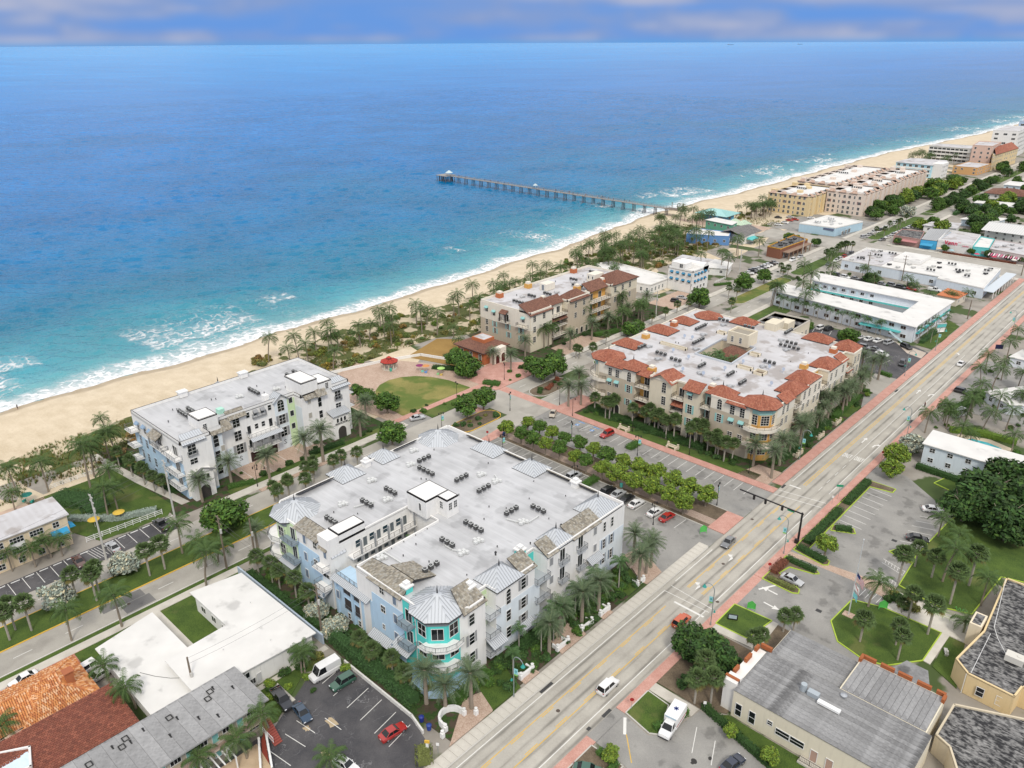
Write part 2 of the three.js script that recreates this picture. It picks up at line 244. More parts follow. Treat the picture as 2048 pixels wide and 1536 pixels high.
{const e=[[-42,-227],[-58,-227],[-70,-228],[-80,-230],[-109,-231],[-126,-236],[-150,-243],[-172,-249],[-185,-245],[-207,-241],[-236,-240],[-271,-244],[-299,-246],[-325,-247],[-365,-253],[-398,-255],[-424,-254]],p=[];for (let i=0;i<e.length-1;i++) for (let k=0;k<4;k++){const z=lerp(e[i][0],e[i+1][0],k/4);p.push([lerp(e[i][1],e[i+1][1],k/4)+3.2*(fbm(z*0.12,3,0,3,77)-0.5),z]);}sheet('dune', [...p,[-206,-424],[-206,-198],[-213,-186],[-214,-126],[-206,-124],[-206,-70],[-213,-60],[-213,-42]],0.012,duneM);}

// ---- carriageways
const mainRoad=sheet('coast_road', rect(-67.7,-55.8,60,-1500),0,coastM);
const eastBeachRoad=sheet('beach_road', rect(-147,-139.8,60,-1500),0,roadM);
const westBeachRoad=sheet('beach_road', rect(-162,-154.4,60,-1500),0,roadM);
const crossing=sheet('road_junction', rect(-154.4,-147,-155.5,-170.5),0,roadM);
const crossStreet=sheet('cross_street', rect(-139.8,-67.7,-424,-449),0,roadM);
sheet('cross_street', rect(-205,-162,-424,-447),0,roadM);
sheet('cross_street', rect(-154.4,-147,-424,-449),0,roadM);
sheet('side_road', rect(-55.8,40,-640,-648),0,roadM);
// median strips, each a raised bed with its own kerb
function bed(name,pts,m,km=kerbM,y=0.13,kw=0.22){
const o=slabOf(name,pts,y,m);
const k=gb();for (let i=0;i<pts.length;i++){const a=pts[i],b=pts[(i+1) % pts.length];k.bar([a[0],y-0.06,a[1]],[b[0],y-0.06,b[1]],kw,0.16);}
mesh('kerb', k.geo(),km,o,0,0,0);return o;
}
const capsule=(x0,x1,z0,z1,n=6)=>{const r=Math.abs(x1-x0)/2,c=(x0+x1)/2,p=[];const s=Math.sign(z1-z0);for (let i=0;i <= n;i++){const a=Math.PI*i/n;p.push([c+r*Math.cos(a),z0+s*(r-r*Math.sin(a))]);}for (let i=0;i <= n;i++){const a=Math.PI*i/n;p.push([c-r*Math.cos(a),z1-s*(r-r*Math.sin(a))]);}return p;};
bed('median_lawn', capsule(-154.4,-147,60,-122),grassM,yellowM);
bed('median_bed', capsule(-154.4,-147.2,-137.5,-155),soilM,yellowM);
bed('median_bed', capsule(-154.4,-147.2,-171.4,-189),soilM,kerbM);
bed('median_lawn', capsule(-154.4,-147.2,-205,-232),grassM);
bed('median_lawn', capsule(-154.4,-147.2,-300,-352),dryM);
bed('median_lawn', capsule(-154.4,-147.2,-360,-418),grassM);
bed('median_lawn', capsule(-154.4,-147.2,-458,-540),grassM);
bed('median_lawn', capsule(-154.4,-147.2,-556,-700),grassM);
bed('median_lawn', capsule(-154.4,-147.2,-715,-1400),grassM);

// ---- painted lines: each stripe a thin sheet of paint on its road
function stripe(road,x0,z0,x1,z1,w=0.12,m=lineM,name='painted_line'){const dx=x1-x0,dz=z1-z0,l=Math.hypot(dx,dz)||1,nx=-dz/l*w/2,nz=dx/l*w/2;return mesh(name,gb().quad([x0+nx,0.006,z0+nz],[x1+nx,0.006,z1+nz],[x1-nx,0.006,z1-nz],[x0-nx,0.006,z0-nz]).geo(),m,road,0,road.userData.top||0,0);}
for (const [a,b] of [[-30,-117],[-176,-424],[-452,-900]]){stripe(mainRoad,-66.75,a,-66.75,b,0.16);stripe(mainRoad,-57.35,a,-57.35,b,0.16);}
stripe(mainRoad,-66.75,-121,-66.75,-136,0.16);stripe(mainRoad,-57.35,-121,-57.35,-166,0.16);
for (const [a,b] of [[-30,-113],[-121,-166]]){stripe(mainRoad,-63.95,a,-63.95,b,0.15,yellowM);stripe(mainRoad,-60.25,a,-60.25,b,0.15,yellowM);for (let z=a;z>b+2;z -= 7.5){stripe(mainRoad,-63.6,z,-63.6,z-3,0.15,yellowM);stripe(mainRoad,-60.6,z,-60.6,z-3,0.15,yellowM);}}
for (const [a,b] of [[-176,-420],[-452,-900]]){stripe(mainRoad,-63.9,a,-63.9,b,0.17,yellowM);stripe(mainRoad,-63.35,a,-63.35,b,0.17,yellowM);}
stripe(mainRoad,-60.2,-196,-60.2,-300,0.12);for (let z=-176;z>-196;z -= 5) stripe(mainRoad,-60.0,z,-60.0,z-2.2,0.12);
stripe(mainRoad,-66.6,-119.2,-56.6,-118.3,0.14);stripe(mainRoad,-66.6,-116.9,-56.6,-117.0,0.14);stripe(mainRoad,-63.4,-115.2,-56.7,-115.1,0.5,lineM, 'stop_line');
stripe(mainRoad,-67.4,-169.6,-56.2,-171.4,0.16);stripe(mainRoad,-67.4,-167.0,-56.2,-168.8,0.16);stripe(mainRoad,-66.5,-173.7,-63.6,-173.8,0.5,lineM, 'stop_line');
function roadArrow(x,z,kind,s=1){ // forward points along -z unless turned
const g=gb(),y=0.007,q=(a)=>[x+a[0]*s,y,z+a[1]*s],poly=(pts)=>{const v=pts.map((p)=>new THREE.Vector2(...p));for (const [a,b,c] of THREE.ShapeUtils.triangulateShape(v,[])) g.tri(q(pts[a]),q(pts[c]),q(pts[b]));};
if (kind==='ahead'){poly([[-0.12,1.6],[0.12,1.6],[0.12,-0.4],[-0.12,-0.4]]);poly([[-0.45,-0.35],[0.45,-0.35],[0,-1.6]]);}
else {const m=kind==='left'?-1 : 1;poly([[-0.13,1.4],[0.13,1.4],[0.16,0.4],[0.5*m,-0.35],[0.45*m,-0.62],[-0.12*m,0.0]]);poly([[0.45*m,0.05],[0.45*m,-1.05],[1.25*m,-0.55]]);}
mesh('road_arrow', g.geo(),lineM,mainRoad,0,0,0);
}
roadArrow(-61.9,-136.1, 'left', 1.2);roadArrow(-62.1,-122.8, 'left', 1.2);roadArrow(-61.8,-210.9, 'ahead', 1.3);roadArrow(-58.6,-209.7, 'right', 1.2);roadArrow(-61.8,-256, 'ahead', 1.3);roadArrow(-58.4,-256, 'right', 1.2);roadArrow(-61.9,-300, 'left', 1.2);
for (let z=-20;z>-420;z -= 9) if (!(z<-120&&z>-172)) stripe(eastBeachRoad,-143.6,z,-143.6,z-3.2,0.14);
for (let z=-20;z>-420;z -= 9) if (!(z<-120&&z>-172)) stripe(westBeachRoad,-158.2,z,-158.2,z-3.2,0.14);
stripe(eastBeachRoad,-140.1,-10,-140.1,-122,0.14);
// repair patches and manholes in the tarmac
const patchM=mat([0.62,0.62,0.64],0.95,{map:lotM.map});
for (const [x0,x1,z0,z1] of [[-146.5,-143.9,-36.2,-44.5],[-143.8,-140.6,-39.4,-45.2]]) mesh('repair_patch', gb().poly(rect(x0,x1,z0,z1),0.004).geo(),patchM,eastBeachRoad,0,0,0);
const lidG=gb().cyl([0,0,0],[0,0.012,0],0.36,0.36,14).geo(),rustM=paint([0.10,0.075,0.06]);
for (const [x,z] of [[-143.4,-40.9],[-62.5,-77.9],[-62.4,-133],[-57.0,-121],[-66,-153],[-158,-104]]) mesh('manhole_cover', lidG,rustM,x>-100?mainRoad : x>-150?eastBeachRoad : westBeachRoad,x,0.002,z);
const grateM=paint([0.05,0.05,0.05]);
for (const [x,z,l] of [[-67.3,-80.5,3.2],[-56.2,-83,2.2],[-56.3,-232,2.4],[-67.2,-252,2.6],[-56.4,-78.4,0.8],[-67.3,-172,2]]) mesh('drain_grate', gb().box(x-0.3,x+0.3,0,0.012,z-l/2,z+l/2).geo(),grateM,mainRoad,0,0,0);
// dark tyre scuffs and oil, irregular blots on the road skin
function blot(name,parent,x,z,rx,rz,m,y,n=13){const p=[];for (let i=0;i<n;i++){const a=i/n*2*Math.PI,k=rr(0.55,1.1);p.push([x+rx*k*Math.cos(a),z+rz*k*Math.sin(a)]);}return mesh(name,gb().poly(p,y).geo(),m,parent,0,0,0);}

// ---- pavements: concrete flags laid one by one beside the near stretch, plain sheets beyond
const flagWalk=slabOf('pavement', rect(-70.3,-67.95,-20,-136),0.09,soilM);flagWalk.userData.kind='structure';
{const g=[1.46,1.47,1.45].map((l)=>gb().box(-1.15,1.15,0,0.055,-l/2,l/2).geo());for (let z=-42,i=0;z>-136;z -= 1.5,i++){const f=mesh('flagstone', g[i % 3],walkM,flagWalk,-69.12,0.085+(hash(i,3,1)-0.5)*0.008,z-0.75);f.rotation.y=(hash(i,5,2)-0.5)*0.004;}mesh('kerb', gb().box(-67.95,-67.7,-0.04,0.13,-136,-20).geo(),kerbM,flagWalk,0,0,0);}
slabOf('pavement', rect(-70.4,-67.75,-172,-424),0.12,redM);slabOf('pavement', rect(-70.4,-67.75,-449,-900),0.12,walkM);
slabOf('pavement', rect(-55.75,-53.9,-40,-77),0.10,redM);slabOf('pavement', rect(-55.75,-53.9,-85,-122.5),0.10,redM);slabOf('pavement', rect(-55.8,-53.8,-77,-85),0.004,lotM);slabOf('pavement', rect(-55.8,-53.8,-122.5,-134),0.004,redM);slabOf('pavement', rect(-55.75,-53.9,-134,-640),0.10,redM);slabOf('pavement', rect(-55.75,-53.9,-648,-900),0.10,walkM);
slabOf('pavement', rect(-138.6,-136.6,40,-62),0.11,walkM);slabOf('verge', rect(-139.75,-138.6,40,-120),0.08,grassM);
slabOf('pavement', rect(-166.4,-163.6,-72,-131),0.11,walkM);slabOf('pavement', rect(-165,-162.2,-196,-423),0.11,walkM);slabOf('pavement', rect(-139.7,-137.2,-182,-423),0.11,walkM);slabOf('pavement', rect(-164.6,-162.1,-450,-900),0.11,walkM);slabOf('pavement', rect(-139.7,-137.4,-450,-900),0.11,walkM);
slabOf('pavement', rect(-137.2,-70.5,-449.2,-454),0.11,walkM);slabOf('pavement', rect(-137.2,-70.5,-419.5,-423.8),0.11,walkM);

// ---- car parks
function lot(name,pts,m,y=0.004){const o=sheet(name,pts,y,m);o.userData.top=y;return o;}
// forecourt and angled bays between the two apartment blocks
const plazaNear=lot('car_park', rect(-139.7,-67.8,-120.6,-142.8),lotM),plazaFar=lot('car_park', rect(-139.7,-67.8,-152.2,-167.2),lotM);
for (let i=0;i<23;i++){const x=-137.2+i*2.72;if (x>-105.5&&x<-101) continue;stripe(plazaNear,x,-142.5,x-0.2,-137.6,0.11);}
for (let i=0;i<24;i++){const x=-135.5+i*2.72;if (x>-109.5&&x<-105) continue;stripe(plazaFar,x,-166.9,x,-161.9,0.11);}
slabOf('tree_bed', rect(-138.8,-72,-142.8,-144.2),0.13,soilM);slabOf('footpath', rect(-139.6,-72,-144.2,-146.9),0.12,mat([0.82,0.85,0.88],0.95,{map:brickM.map}));slabOf('tree_bed', rect(-138.8,-72,-146.9,-152.2),0.13,soilM);
struct('kerb', gb().box(-139,-72,-0.02,0.15,-142.95,-142.75).box(-139,-72,-0.02,0.15,-152.3,-152.1),kerbM);
slabOf('pavement', rect(-139.7,-67.75,-167.3,-169.9),0.12,redM);slabOf('pavement', [[-141.6,-138.6],[-138.8,-138.6],[-138.8,-150],[-143,-150]],0.12,redM);
slabOf('pavement', rect(-72,-67.75,-143,-152.2),0.12,redM);
// blue marked bays by the far kerb
const bayBlue=paint([0.12,0.27,0.55]);
for (const [x,z] of [[-127.3,-164.4],[-121.9,-164.4]]){const g=gb().poly(rect(x-0.55,x+0.55,z-0.55,z+0.55),0.006).geo();mesh('bay_symbol', g,bayBlue,plazaFar,0,0.004,0);mesh('bay_symbol', gb().poly([[x-0.1,z-0.4],[x+0.12,z-0.4],[x+0.12,z],[x+0.4,z+0.35],[x+0.2,z+0.42],[x-0.1,z+0.1]],0.009).geo(),lineM,plazaFar,0,0.004,0);mesh('bay_symbol', gb().poly(rect(x-1.1,x+1.1,z-2.3,z-1.9),0.006).geo(),bayBlue,plazaFar,0,0.004,0);}
for (const [x0,x1] of [[-124.9,-124.3],[-119.5,-118.9]]) for (let k=0;k<5;k++) stripe(plazaFar,x0,-162.2-k,x1+1.3,-162.9-k,0.12);
// red crosswalks of the plaza and the promenade in front of the lawn
const crossA=sheet('crosswalk', rect(-162,-139.8,-167.2,-170.6),0.005,redM);sheet('crosswalk', rect(-162,-154.4,-150.5,-153.5),0.005,redM);
slabOf('plaza', [[-176,-166],[-162.1,-166.4],[-162.1,-186],[-172,-190],[-180,-182]],0.11,redM);slabOf('plaza', rect(-139.7,-133,-169.9,-182),0.12,redM);
slabOf('promenade', [[-196,-127],[-168,-129],[-168,-166],[-190,-170],[-205,-162],[-214,-150],[-210,-136]],0.07,brickM);
const ovalLawn=slabOf('lawn', (()=>{const p=[[-169.6,-134],[-169.6,-162]];for (let i=0;i <= 10;i++){const a=i/10*Math.PI;p.push([-170-24*Math.sin(a) ** 0.8,-148-14.2*Math.cos(a)]);}return p;})(),0.15,dryM);
slabOf('footpath', rect(-169.3,-167.2,-130,-167),0.12,redM);slabOf('verge', rect(-167.1,-162.2,-139,-163),0.13,grassM); 
lot('car_park', rect(-167.1,-162,-128,-138.8),lotM);
slabOf('play_ground', [[-206,-166],[-186,-172],[-183,-184],[-198,-196],[-212,-186]],0.08,mat([0.50,0.36,0.14],1,{map:sandM.map}));
// forecourt of the white beach apartments
slabOf('forecourt', rect(-177.4,-162.1,-82,-107),0.06,brickM);
for (let i=0;i<4;i++) stripe(tag(lot('car_park', rect(-172.4,-172.2,-84-i*5.5,-84.1-i*5.5),brickM,0.064)),-176,-84-i*5.5,-168,-84-i*5.5,0.1);
// south car park by the hedge wall
const southLot=lot('car_park', [[-94.6,-44],[-101.3,-56.5],[-95.5,-60.4],[-79.8,-60.4],[-72.3,-58.3],[-67.8,-50],[-67.8,-20],[-94,-24]],tarM);
{const pts=[[-97.7,-59.9],[-93.9,-59.5],[-90.0,-59.5],[-86.2,-59.4],[-82.3,-59.3],[-78.5,-59.2]];for (const [x,z] of pts) stripe(southLot,x,z,x+0.9,z+5.2,0.12);stripe(southLot,-93.0,-47.0,-88.6,-47.6,0.12);stripe(southLot,-92,-44.2,-87.4,-45,0.12);stripe(southLot,-91.5,-40.6,-86,-41.4,0.12);stripe(southLot,-90,-50.5,-86,-50.9,0.12);stripe(southLot,-79,-48.6,-79.4,-43,0.12);stripe(southLot,-74.9,-50.9,-75.8,-45.4,0.12);stripe(southLot,-72,-52.3,-73,-46.8,0.12);}
for (const [x,z,a,b] of [[-88.5,-50.8,1.4,1],[-90.4,-47.2,0.8,0.6],[-84,-46.4,1,0.7]]) blot('sand_spill', southLot,x,z,a,b,mat([0.75,0.7,0.62],1,{map:sandM.map}),0.008);
// bays by the cream apartments
const westLot=lot('car_park', [[-168.8,-8],[-168.6,-60.6],[-162.1,-60.6],[-162.1,-8]],tarM);
for (let i=0;i<19;i++){const z=-10-i*2.75;if (z<-41.5&&z>-45){for (let k=0;k<5;k++) stripe(westLot,-168.2,z+1-k*0.6,-163.4,z+0.2-k*0.6,0.1);continue;}stripe(westLot,-168.4,z,-163.2,z,0.12);mesh('wheel_stop', boxG(0.16,0.12,1.7),whiteM,westLot,-168,0.004,z-1.37);}
// motel car park beside the coast road
const motelLot=lot('car_park', [[-127,-291.5],[-104,-296.5],[-76,-297.5],[-70.5,-294],[-70.5,-262],[-78,-262],[-96,-268],[-112,-277]],tarM);
for (let i=0;i<12;i++){const x=-121+i*3.1;stripe(motelLot,x,-291-i*0.55,x+1.2,-286-i*0.55,0.12);}
for (let i=0;i<7;i++){const x=-98+i*3.2;stripe(motelLot,x,-272.5,x+0.8,-277.5,0.12);}
slabOf('forecourt', [[-83,-297.5],[-71,-293.5],[-70.6,-286.5],[-76,-288.5]],0.05,mat([0.9,0.82,0.78],0.95,{map:walkM.map}));
lot('driveway', rect(-77.5,-70.5,-245,-262),roadM,0.002);lot('driveway', [[-76.5,-232],[-70.5,-232],[-70.5,-244.6],[-78,-244.6]],lotM,0.002);
// town hall car park with lime kerbs
const hallLot=lot('car_park', [[-53.8,-123.2],[-45.2,-123],[-44,-117.8],[-28.5,-118.6],[-29.6,-124.4],[-34.8,-126],[-37.9,-130.6],[-37.5,-139.6],[-32.5,-141.6],[-32.3,-150.7],[-32.8,-165],[-32,-180],[-36.5,-190],[-46.2,-198],[-53.8,-198]],lotM);
for (let i=0;i<8;i++) stripe(hallLot,-50.9,-166.5-i*2.75,-45.6,-166.0-i*2.75,0.12);
for (let i=0;i<8;i++) stripe(hallLot,-37.6,-164.6-i*2.7,-33,-166.2-i*2.7,0.12);
for (let i=0;i<3;i++) stripe(hallLot,-51.3,-150.9-i*3.0,-46.8,-150.4-i*3,0.12);
for (const [z,n] of [[-151.2,7],[-156.4,7]]){stripe(hallLot,-37.8,z-1.5,-32.6,z+0.1,0.12);stripe(hallLot,-37.6,z,-32.8,z+1.6,0.12);for (let k=0;k<n;k++) stripe(hallLot,-37.2+k*0.7,z-1.5+k*0.2,-37+k*0.7,z-0.1+k*0.2,0.1);}
for (let k=0;k<4;k++) stripe(hallLot,-36.6+k*1.1,-146,-36.9+k*1.1,-142,0.12);
stripe(hallLot,-50.5,-134.3,-52.8,-130.2,0.4,lineM, 'stop_line');
{const a=gb(),y=0.012;const P=(pts)=>a.poly(pts,y);P([[-51.5,-131.2],[-49.2,-131],[-49.2,-131.35],[-51.5,-131.5]]);P([[-51.4,-130.6],[-51.4,-132],[-52.7,-131.3]]);P([[-50.2,-127],[-48,-126.8],[-48,-127.15],[-50.2,-127.3]]);P([[-48.1,-126.3],[-48.1,-127.7],[-46.8,-127]]);mesh('road_arrow', a.geo(),lineM,hallLot,0,0,0);}
for (const [x,z] of [[-38.5,-166.5],[-41,-132]]) mesh('drain_grate', boxG(1.1,0.012,0.9),grateM,hallLot,x,0,z);
slabOf('footpath', [[-53.9,-146.9],[-32.3,-149.6],[-32.6,-144.6],[-40,-146],[-50,-145.8],[-53.9,-145.2]],0.03,brickM);
bed('planting_bed', [[-51.2,-150.2],[-51.2,-186.3],[-46,-187.2],[-46,-189.4],[-53.6,-189.4],[-53.8,-150.2]],soilM,limeM);
bed('planting_bed', [[-53.6,-150.2],[-53.6,-148],[-46.4,-146.9],[-45.7,-147.6],[-46,-149.2],[-51,-150.2]],soilM,limeM);
bed('planting_bed', [[-53.7,-144.8],[-47,-144.4],[-45.8,-143.4],[-46.6,-142.6],[-51.4,-141.4],[-52.2,-138],[-46.6,-135.6],[-46.2,-134.3],[-47.2,-133.6],[-53.9,-133.9]],soilM,limeM);
bed('planting_bed', [[-37.9,-161.4],[-33,-160.2],[-33,-165],[-36.4,-164.6]],grassM,limeM);
bed('planting_bed', [[-45.9,-163.2],[-50.6,-160.8],[-51,-163.2],[-47,-165]],soilM,limeM);
bed('lawn', [[-37.5,-139.7],[-38,-130.6],[-34.8,-125.9],[-29.6,-124.4],[-25.9,-125.6],[-21.5,-131.4],[-21.3,-141.4],[-32.2,-141.4]],grassM,limeM);
bed('lawn', [[-32.2,-150.8],[-32.9,-165.2],[-32,-181],[-30,-196],[-40,-199],[-38,-206],[-12,-206],[-10,-170],[-17.5,-168],[-18.6,-151],[-24.6,-149]],grassM,limeM);
slabOf('lawn', [[-20,-141.3],[-17.2,-141.2],[-15,-128.2],[-19.8,-131]],0.1,grassM);
slabOf('footpath', [[-32.6,-148.4],[-24.5,-148.3],[-17.3,-147.6],[-17.3,-141.5],[-19.9,-141.5],[-20.2,-131.2],[-21.4,-131.4],[-21.2,-141.6],[-33,-141.8]],0.11,mat([1.12,1.12,1.12],0.9,{map:walkM.map}));
bed('lawn', [[-54,-115],[-54.1,-122.6],[-46.4,-123],[-47.6,-115.2]],grassM,limeM);
slabOf('footpath', [[-54,-113],[-54,-114.9],[-47.5,-115.1],[-46.2,-123],[-45,-123],[-44.4,-113.6]],0.09,walkM);
slabOf('planting_bed', [[-45,-122.6],[-41,-122.4],[-41,-110],[-44.4,-110]],0.1,soilM);
// ambulance yard
const yard=lot('car_park', [[-53.9,-84.8],[-48.5,-83.8],[-46.4,-85.8],[-45,-94],[-38.5,-94],[-22,-88],[-22,-50],[-47,-50],[-47.5,-76.4],[-53.9,-77]],lotM);
stripe(yard,-53.4,-84.3,-51.4,-81.4,0.5,lineM, 'stop_line');stripe(yard,-51.2,-81.6,-47.4,-77.6,0.14,yellowM);for (let i=0;i<5;i++) stripe(yard,-43.6+i*3.6,-90.6+i*0.4,-41.5+i*3.4,-85.6,0.12);
for (const [x,z,a] of [[-40.4,-84.4,0.8],[-38.9,-86.6,0.45],[-36,-83,0.6]]) blot('oil_stain', yard,x,z,a,a*0.8,plain([0.03,0.028,0.026],0.7),0.008);
bed('lawn', [[-53.9,-85.2],[-53.9,-91.8],[-49.5,-91.4],[-47.1,-85.2],[-48.6,-84.2]],grassM);slabOf('lawn', [[-49.3,-94.5],[-45.2,-94.4],[-41.4,-96.4],[-41.4,-112.8],[-53.9,-112.8],[-53.9,-94.5]],0.1,soilM);slabOf('footpath', [[-53.9,-92.1],[-45.4,-91.9],[-45.3,-94.1],[-53.9,-94.2]],0.09,walkM);
bed('planting_bed', [[-54,-76],[-48,-76.2],[-47.5,-66],[-54,-66]],soilM);
slabOf('lawn', [[-41,-96.3],[-43,-94.6],[-36,-92.2],[-22,-88.2],[-18,-96]],0.08,grassM); 
// yards, lawns and paths round the low white motel
slabOf('lawn', [[-136.5,-42.4],[-136.5,-62.4],[-131.6,-60.4],[-131.2,-49.6],[-118,-49.6],[-118,-43],[-131,-42.6]],0.1,grassM);slabOf('lawn', [[-136.5,-28],[-136.5,-42.2],[-117,-42.2],[-117,-41.3],[-131.4,-41.6],[-131,-28]],0.09,grassM);
slabOf('footpath', rect(-136.6,-116,-42.4,-44.1),0.12,walkM);
slabOf('lawn', [[-104.6,-40],[-104.6,-58.4],[-99,-58.8],[-101.4,-54],[-95.2,-44.6],[-96,-42]],0.08,grassM);slabOf('footpath', rect(-104.4,-103.2,-40,-60.5),0.1,walkM);slabOf('footpath', [[-103.2,-48.2],[-97,-48.4],[-97,-49.4],[-103.2,-49.4]],0.1,walkM);
slabOf('driveway', [[-138.6,-14],[-138.6,-29.8],[-131.4,-29.6],[-131,-23],[-132.6,-14]],0.07,mat([0.88,0.72,0.62],0.95,{map:redM.map}));
slabOf('pool_deck', [[-93.6,-20],[-93.6,-40],[-86.8,-39],[-84,-20]],0.06,mat([1.05,0.85,0.65],0.95,{map:walkM.map}));
sheet('swimming_pool', [[-89.6,-20],[-90.4,-30.8],[-89.2,-32.6],[-87.2,-31.4],[-86,-20]],0.075,plain([0.03,0.30,0.33],0.08));
// garden strips of the apartment blocks
slabOf('garden', [[-134.5,-60.8],[-134.5,-120],[-79,-120],[-71,-117],[-71,-61.4],[-79.6,-61]],0.07,gardenM);slabOf('lawn', [[-76.4,-72.6],[-70.6,-70.6],[-70.6,-77.5],[-75.4,-79]],0.1,grassM);slabOf('lawn', [[-76,-111],[-71.2,-110.4],[-71.2,-115.6],[-76,-118.6]],0.1,grassM);
slabOf('forecourt', [[-76,-69],[-70.5,-60.5],[-70.5,-70.4],[-74,-74.4]],0.09,brickM);slabOf('forecourt', [[-75,-90],[-70.5,-88.6],[-70.5,-95.8],[-75,-97.2]],0.1,brickM);slabOf('forecourt', rect(-73,-70.5,-78.6,-82.4),0.1,brickM);slabOf('forecourt', rect(-73,-70.5,-101.4,-104.4),0.1,brickM);
slabOf('forecourt', [[-80,-120.4],[-72,-115.8],[-70.5,-116.2],[-70.5,-121.6],[-79,-126]],0.1,brickM);
slabOf('garden', [[-136,-170],[-70.8,-170],[-70.8,-232],[-76,-250],[-136,-250]],0.07,gardenM);slabOf('verge', rect(-132,-74,-170,-173.4),0.12,grassM);slabOf('lawn', [[-75.6,-222],[-70.8,-222],[-70.8,-232],[-75.6,-232]],0.11,grassM);slabOf('forecourt', [[-79,-170],[-70.6,-170],[-70.6,-178],[-77,-178]],0.12,brickM);
slabOf('lawn', [[-76.4,-299.5],[-70.8,-298.5],[-70.8,-332],[-76.8,-338]],0.1,grassM);slabOf('lawn', rect(-137,-128,-286,-346),0.08,grassM);
slabOf('garden', [[-214,-62],[-166.5,-62],[-166.5,-82],[-177,-83],[-177,-107],[-166.5,-108],[-166.5,-127],[-214,-127]],0.05,gardenM);slabOf('verge', rect(-168.6,-166.5,-76,-126),0.12,grassM);
slabOf('lawn', [[-200,-40],[-200,-62],[-172,-64],[-169,-61],[-170,-46],[-178,-43]],0.06,grassM);slabOf('footpath', [[-213,-60],[-190,-62.4],[-171,-65.5],[-171,-67.5],[-192,-64.4],[-213,-62]],0.09,walkM);
slabOf('terrace', rect(-200,-188,-10,-44),0.06,mat([1.02,0.8,0.7],0.95,{map:walkM.map}));
slabOf('garden', [[-206,-196],[-163,-190],[-163,-276],[-206,-276]],0.05,gardenM);slabOf('forecourt', [[-173.5,-207],[-162.2,-205],[-162.2,-229],[-173.5,-226]],0.09,brickM);slabOf('forecourt', rect(-178,-162.2,-276,-300),0.06,brickM);
lot('car_park', rect(-206,-164.7,-450.5,-506),lotM,0.003);lot('car_park', rect(-137,-100,-353,-374),lotM,0.003);lot('car_park', rect(-53.5,-30,-250,-300),lotM,0.003);lot('car_park', rect(-165,-162.1,-340,-422),lotM,0.002);
slabOf('promenade', [[-262,-432],[-206,-424],[-206,-449],[-250,-449]],0.06,brickM);
// swimming pool behind the white motel across the road
sheet('swimming_pool', [[-41.8,-229.5],[-40,-231.8],[-36,-232.3],[-32.4,-231],[-31,-228.2],[-34,-227],[-40,-227.4]],0.06,plain([0.03,0.36,0.40],0.08));
slabOf('pool_deck', [[-44,-226],[-43.4,-233],[-36,-234.8],[-29,-232.5],[-28,-226]],0.03,mat([1,0.9,0.75],0.95,{map:walkM.map}));

// ================= building kit =================
// a face: { ax: 'x'|'z', at, out: +1|-1 }; u runs along the other horizontal axis
const faceX=(at,out=1)=>({ax:'x', at,out}),faceZ=(at,out=1)=>({ax:'z', at,out});
function onFace(b,f,o,u,y,off=0){
const q=b.position;
if (f.ax==='a'){const a=f.ang,dx=Math.cos(a),dz=Math.sin(a);o.position.set(f.cx+dx*(f.r+off)-dz*u-q.x,y-q.y,f.cz+dz*(f.r+off)+dx*u-q.z);o.rotation.y=Math.atan2(dx,dz);return o;}
if (f.ax==='x'){o.position.set(f.at+off*f.out-q.x,y-q.y,u-q.z);o.rotation.y=f.out*Math.PI/2;}else {o.position.set(u-q.x,y-q.y,f.at+off*f.out-q.z);o.rotation.y=f.out>0?0 : Math.PI;}
return o;
}
const faceA=(cx,cz,r,deg)=>({ax:'a', cx,cz,r,ang:deg*Math.PI/180});
const ngon=(cx,cz,r,n=8,rot=Math.PI/8)=>Array.from({length:n}, (_,i)=>[cx+r*Math.cos(i/n*2*Math.PI+rot),cz+r*Math.sin(i/n*2*Math.PI+rot)]);
const fw=(f,u,y,d)=>f.ax==='x'?[f.at+d*f.out,y,u] : [u,y,f.at+d*f.out];   // face coordinates to world
function archPts(w,h,arch,n=8){const p=[[-w/2,-h/2]];p.push([w/2,-h/2]);if (arch){const r=w/2,c=h/2-r;for (let i=0;i <= n;i++){const a=i/n*Math.PI;p.push([r*Math.cos(a),c+r*Math.sin(a)]);}}else p.push([w/2,h/2],[-w/2,h/2]);return p;}
function frameG(w,h,nx,ny,arch,t=0.09){
return cached(`f${w},${h},${nx},${ny},${arch},${t}`, ()=>{
const g=gb(),out=archPts(w+2*t,h+2*t,arch),inn=archPts(w,h,arch),n=out.length,d=0.09;
for (let i=0;i<n;i++){const a=out[i],b=out[(i+1) % n],c=inn[(i+1) % n],e=inn[i];g.quad([a[0],a[1],d],[b[0],b[1],d],[c[0],c[1],d],[e[0],e[1],d]).quad([b[0],b[1],0],[b[0],b[1],d],[a[0],a[1],d],[a[0],a[1],0]).quad([e[0],e[1],d],[c[0],c[1],d],[c[0],c[1],0],[e[0],e[1],0]);}
const top=arch?h/2-w/2 : h/2;
for (let i=1;i<nx;i++){const x=-w/2+w*i/nx;g.box(x-0.03,x+0.03,-h/2,arch?h/2-0.15 : top,0.02,0.07);}
for (let i=1;i<ny;i++){const y=-h/2+h*i/ny;if (y<h/2-0.2) g.box(-w/2*(y>top?0.7 : 1),w/2*(y>top?0.7 : 1),y-0.03,y+0.03,0.02,0.07);}
return g.geo();
});
}
function paneG(w,h,arch){return cached(`p${w},${h},${arch}`, ()=>{const p=archPts(w,h,arch),g=gb();for (let i=1;i<p.length-1;i++) g.tri([p[0][0],p[0][1],0.03],[p[i][0],p[i][1],0.03],[p[i+1][0],p[i+1][1],0.03]);return g.geo();});}
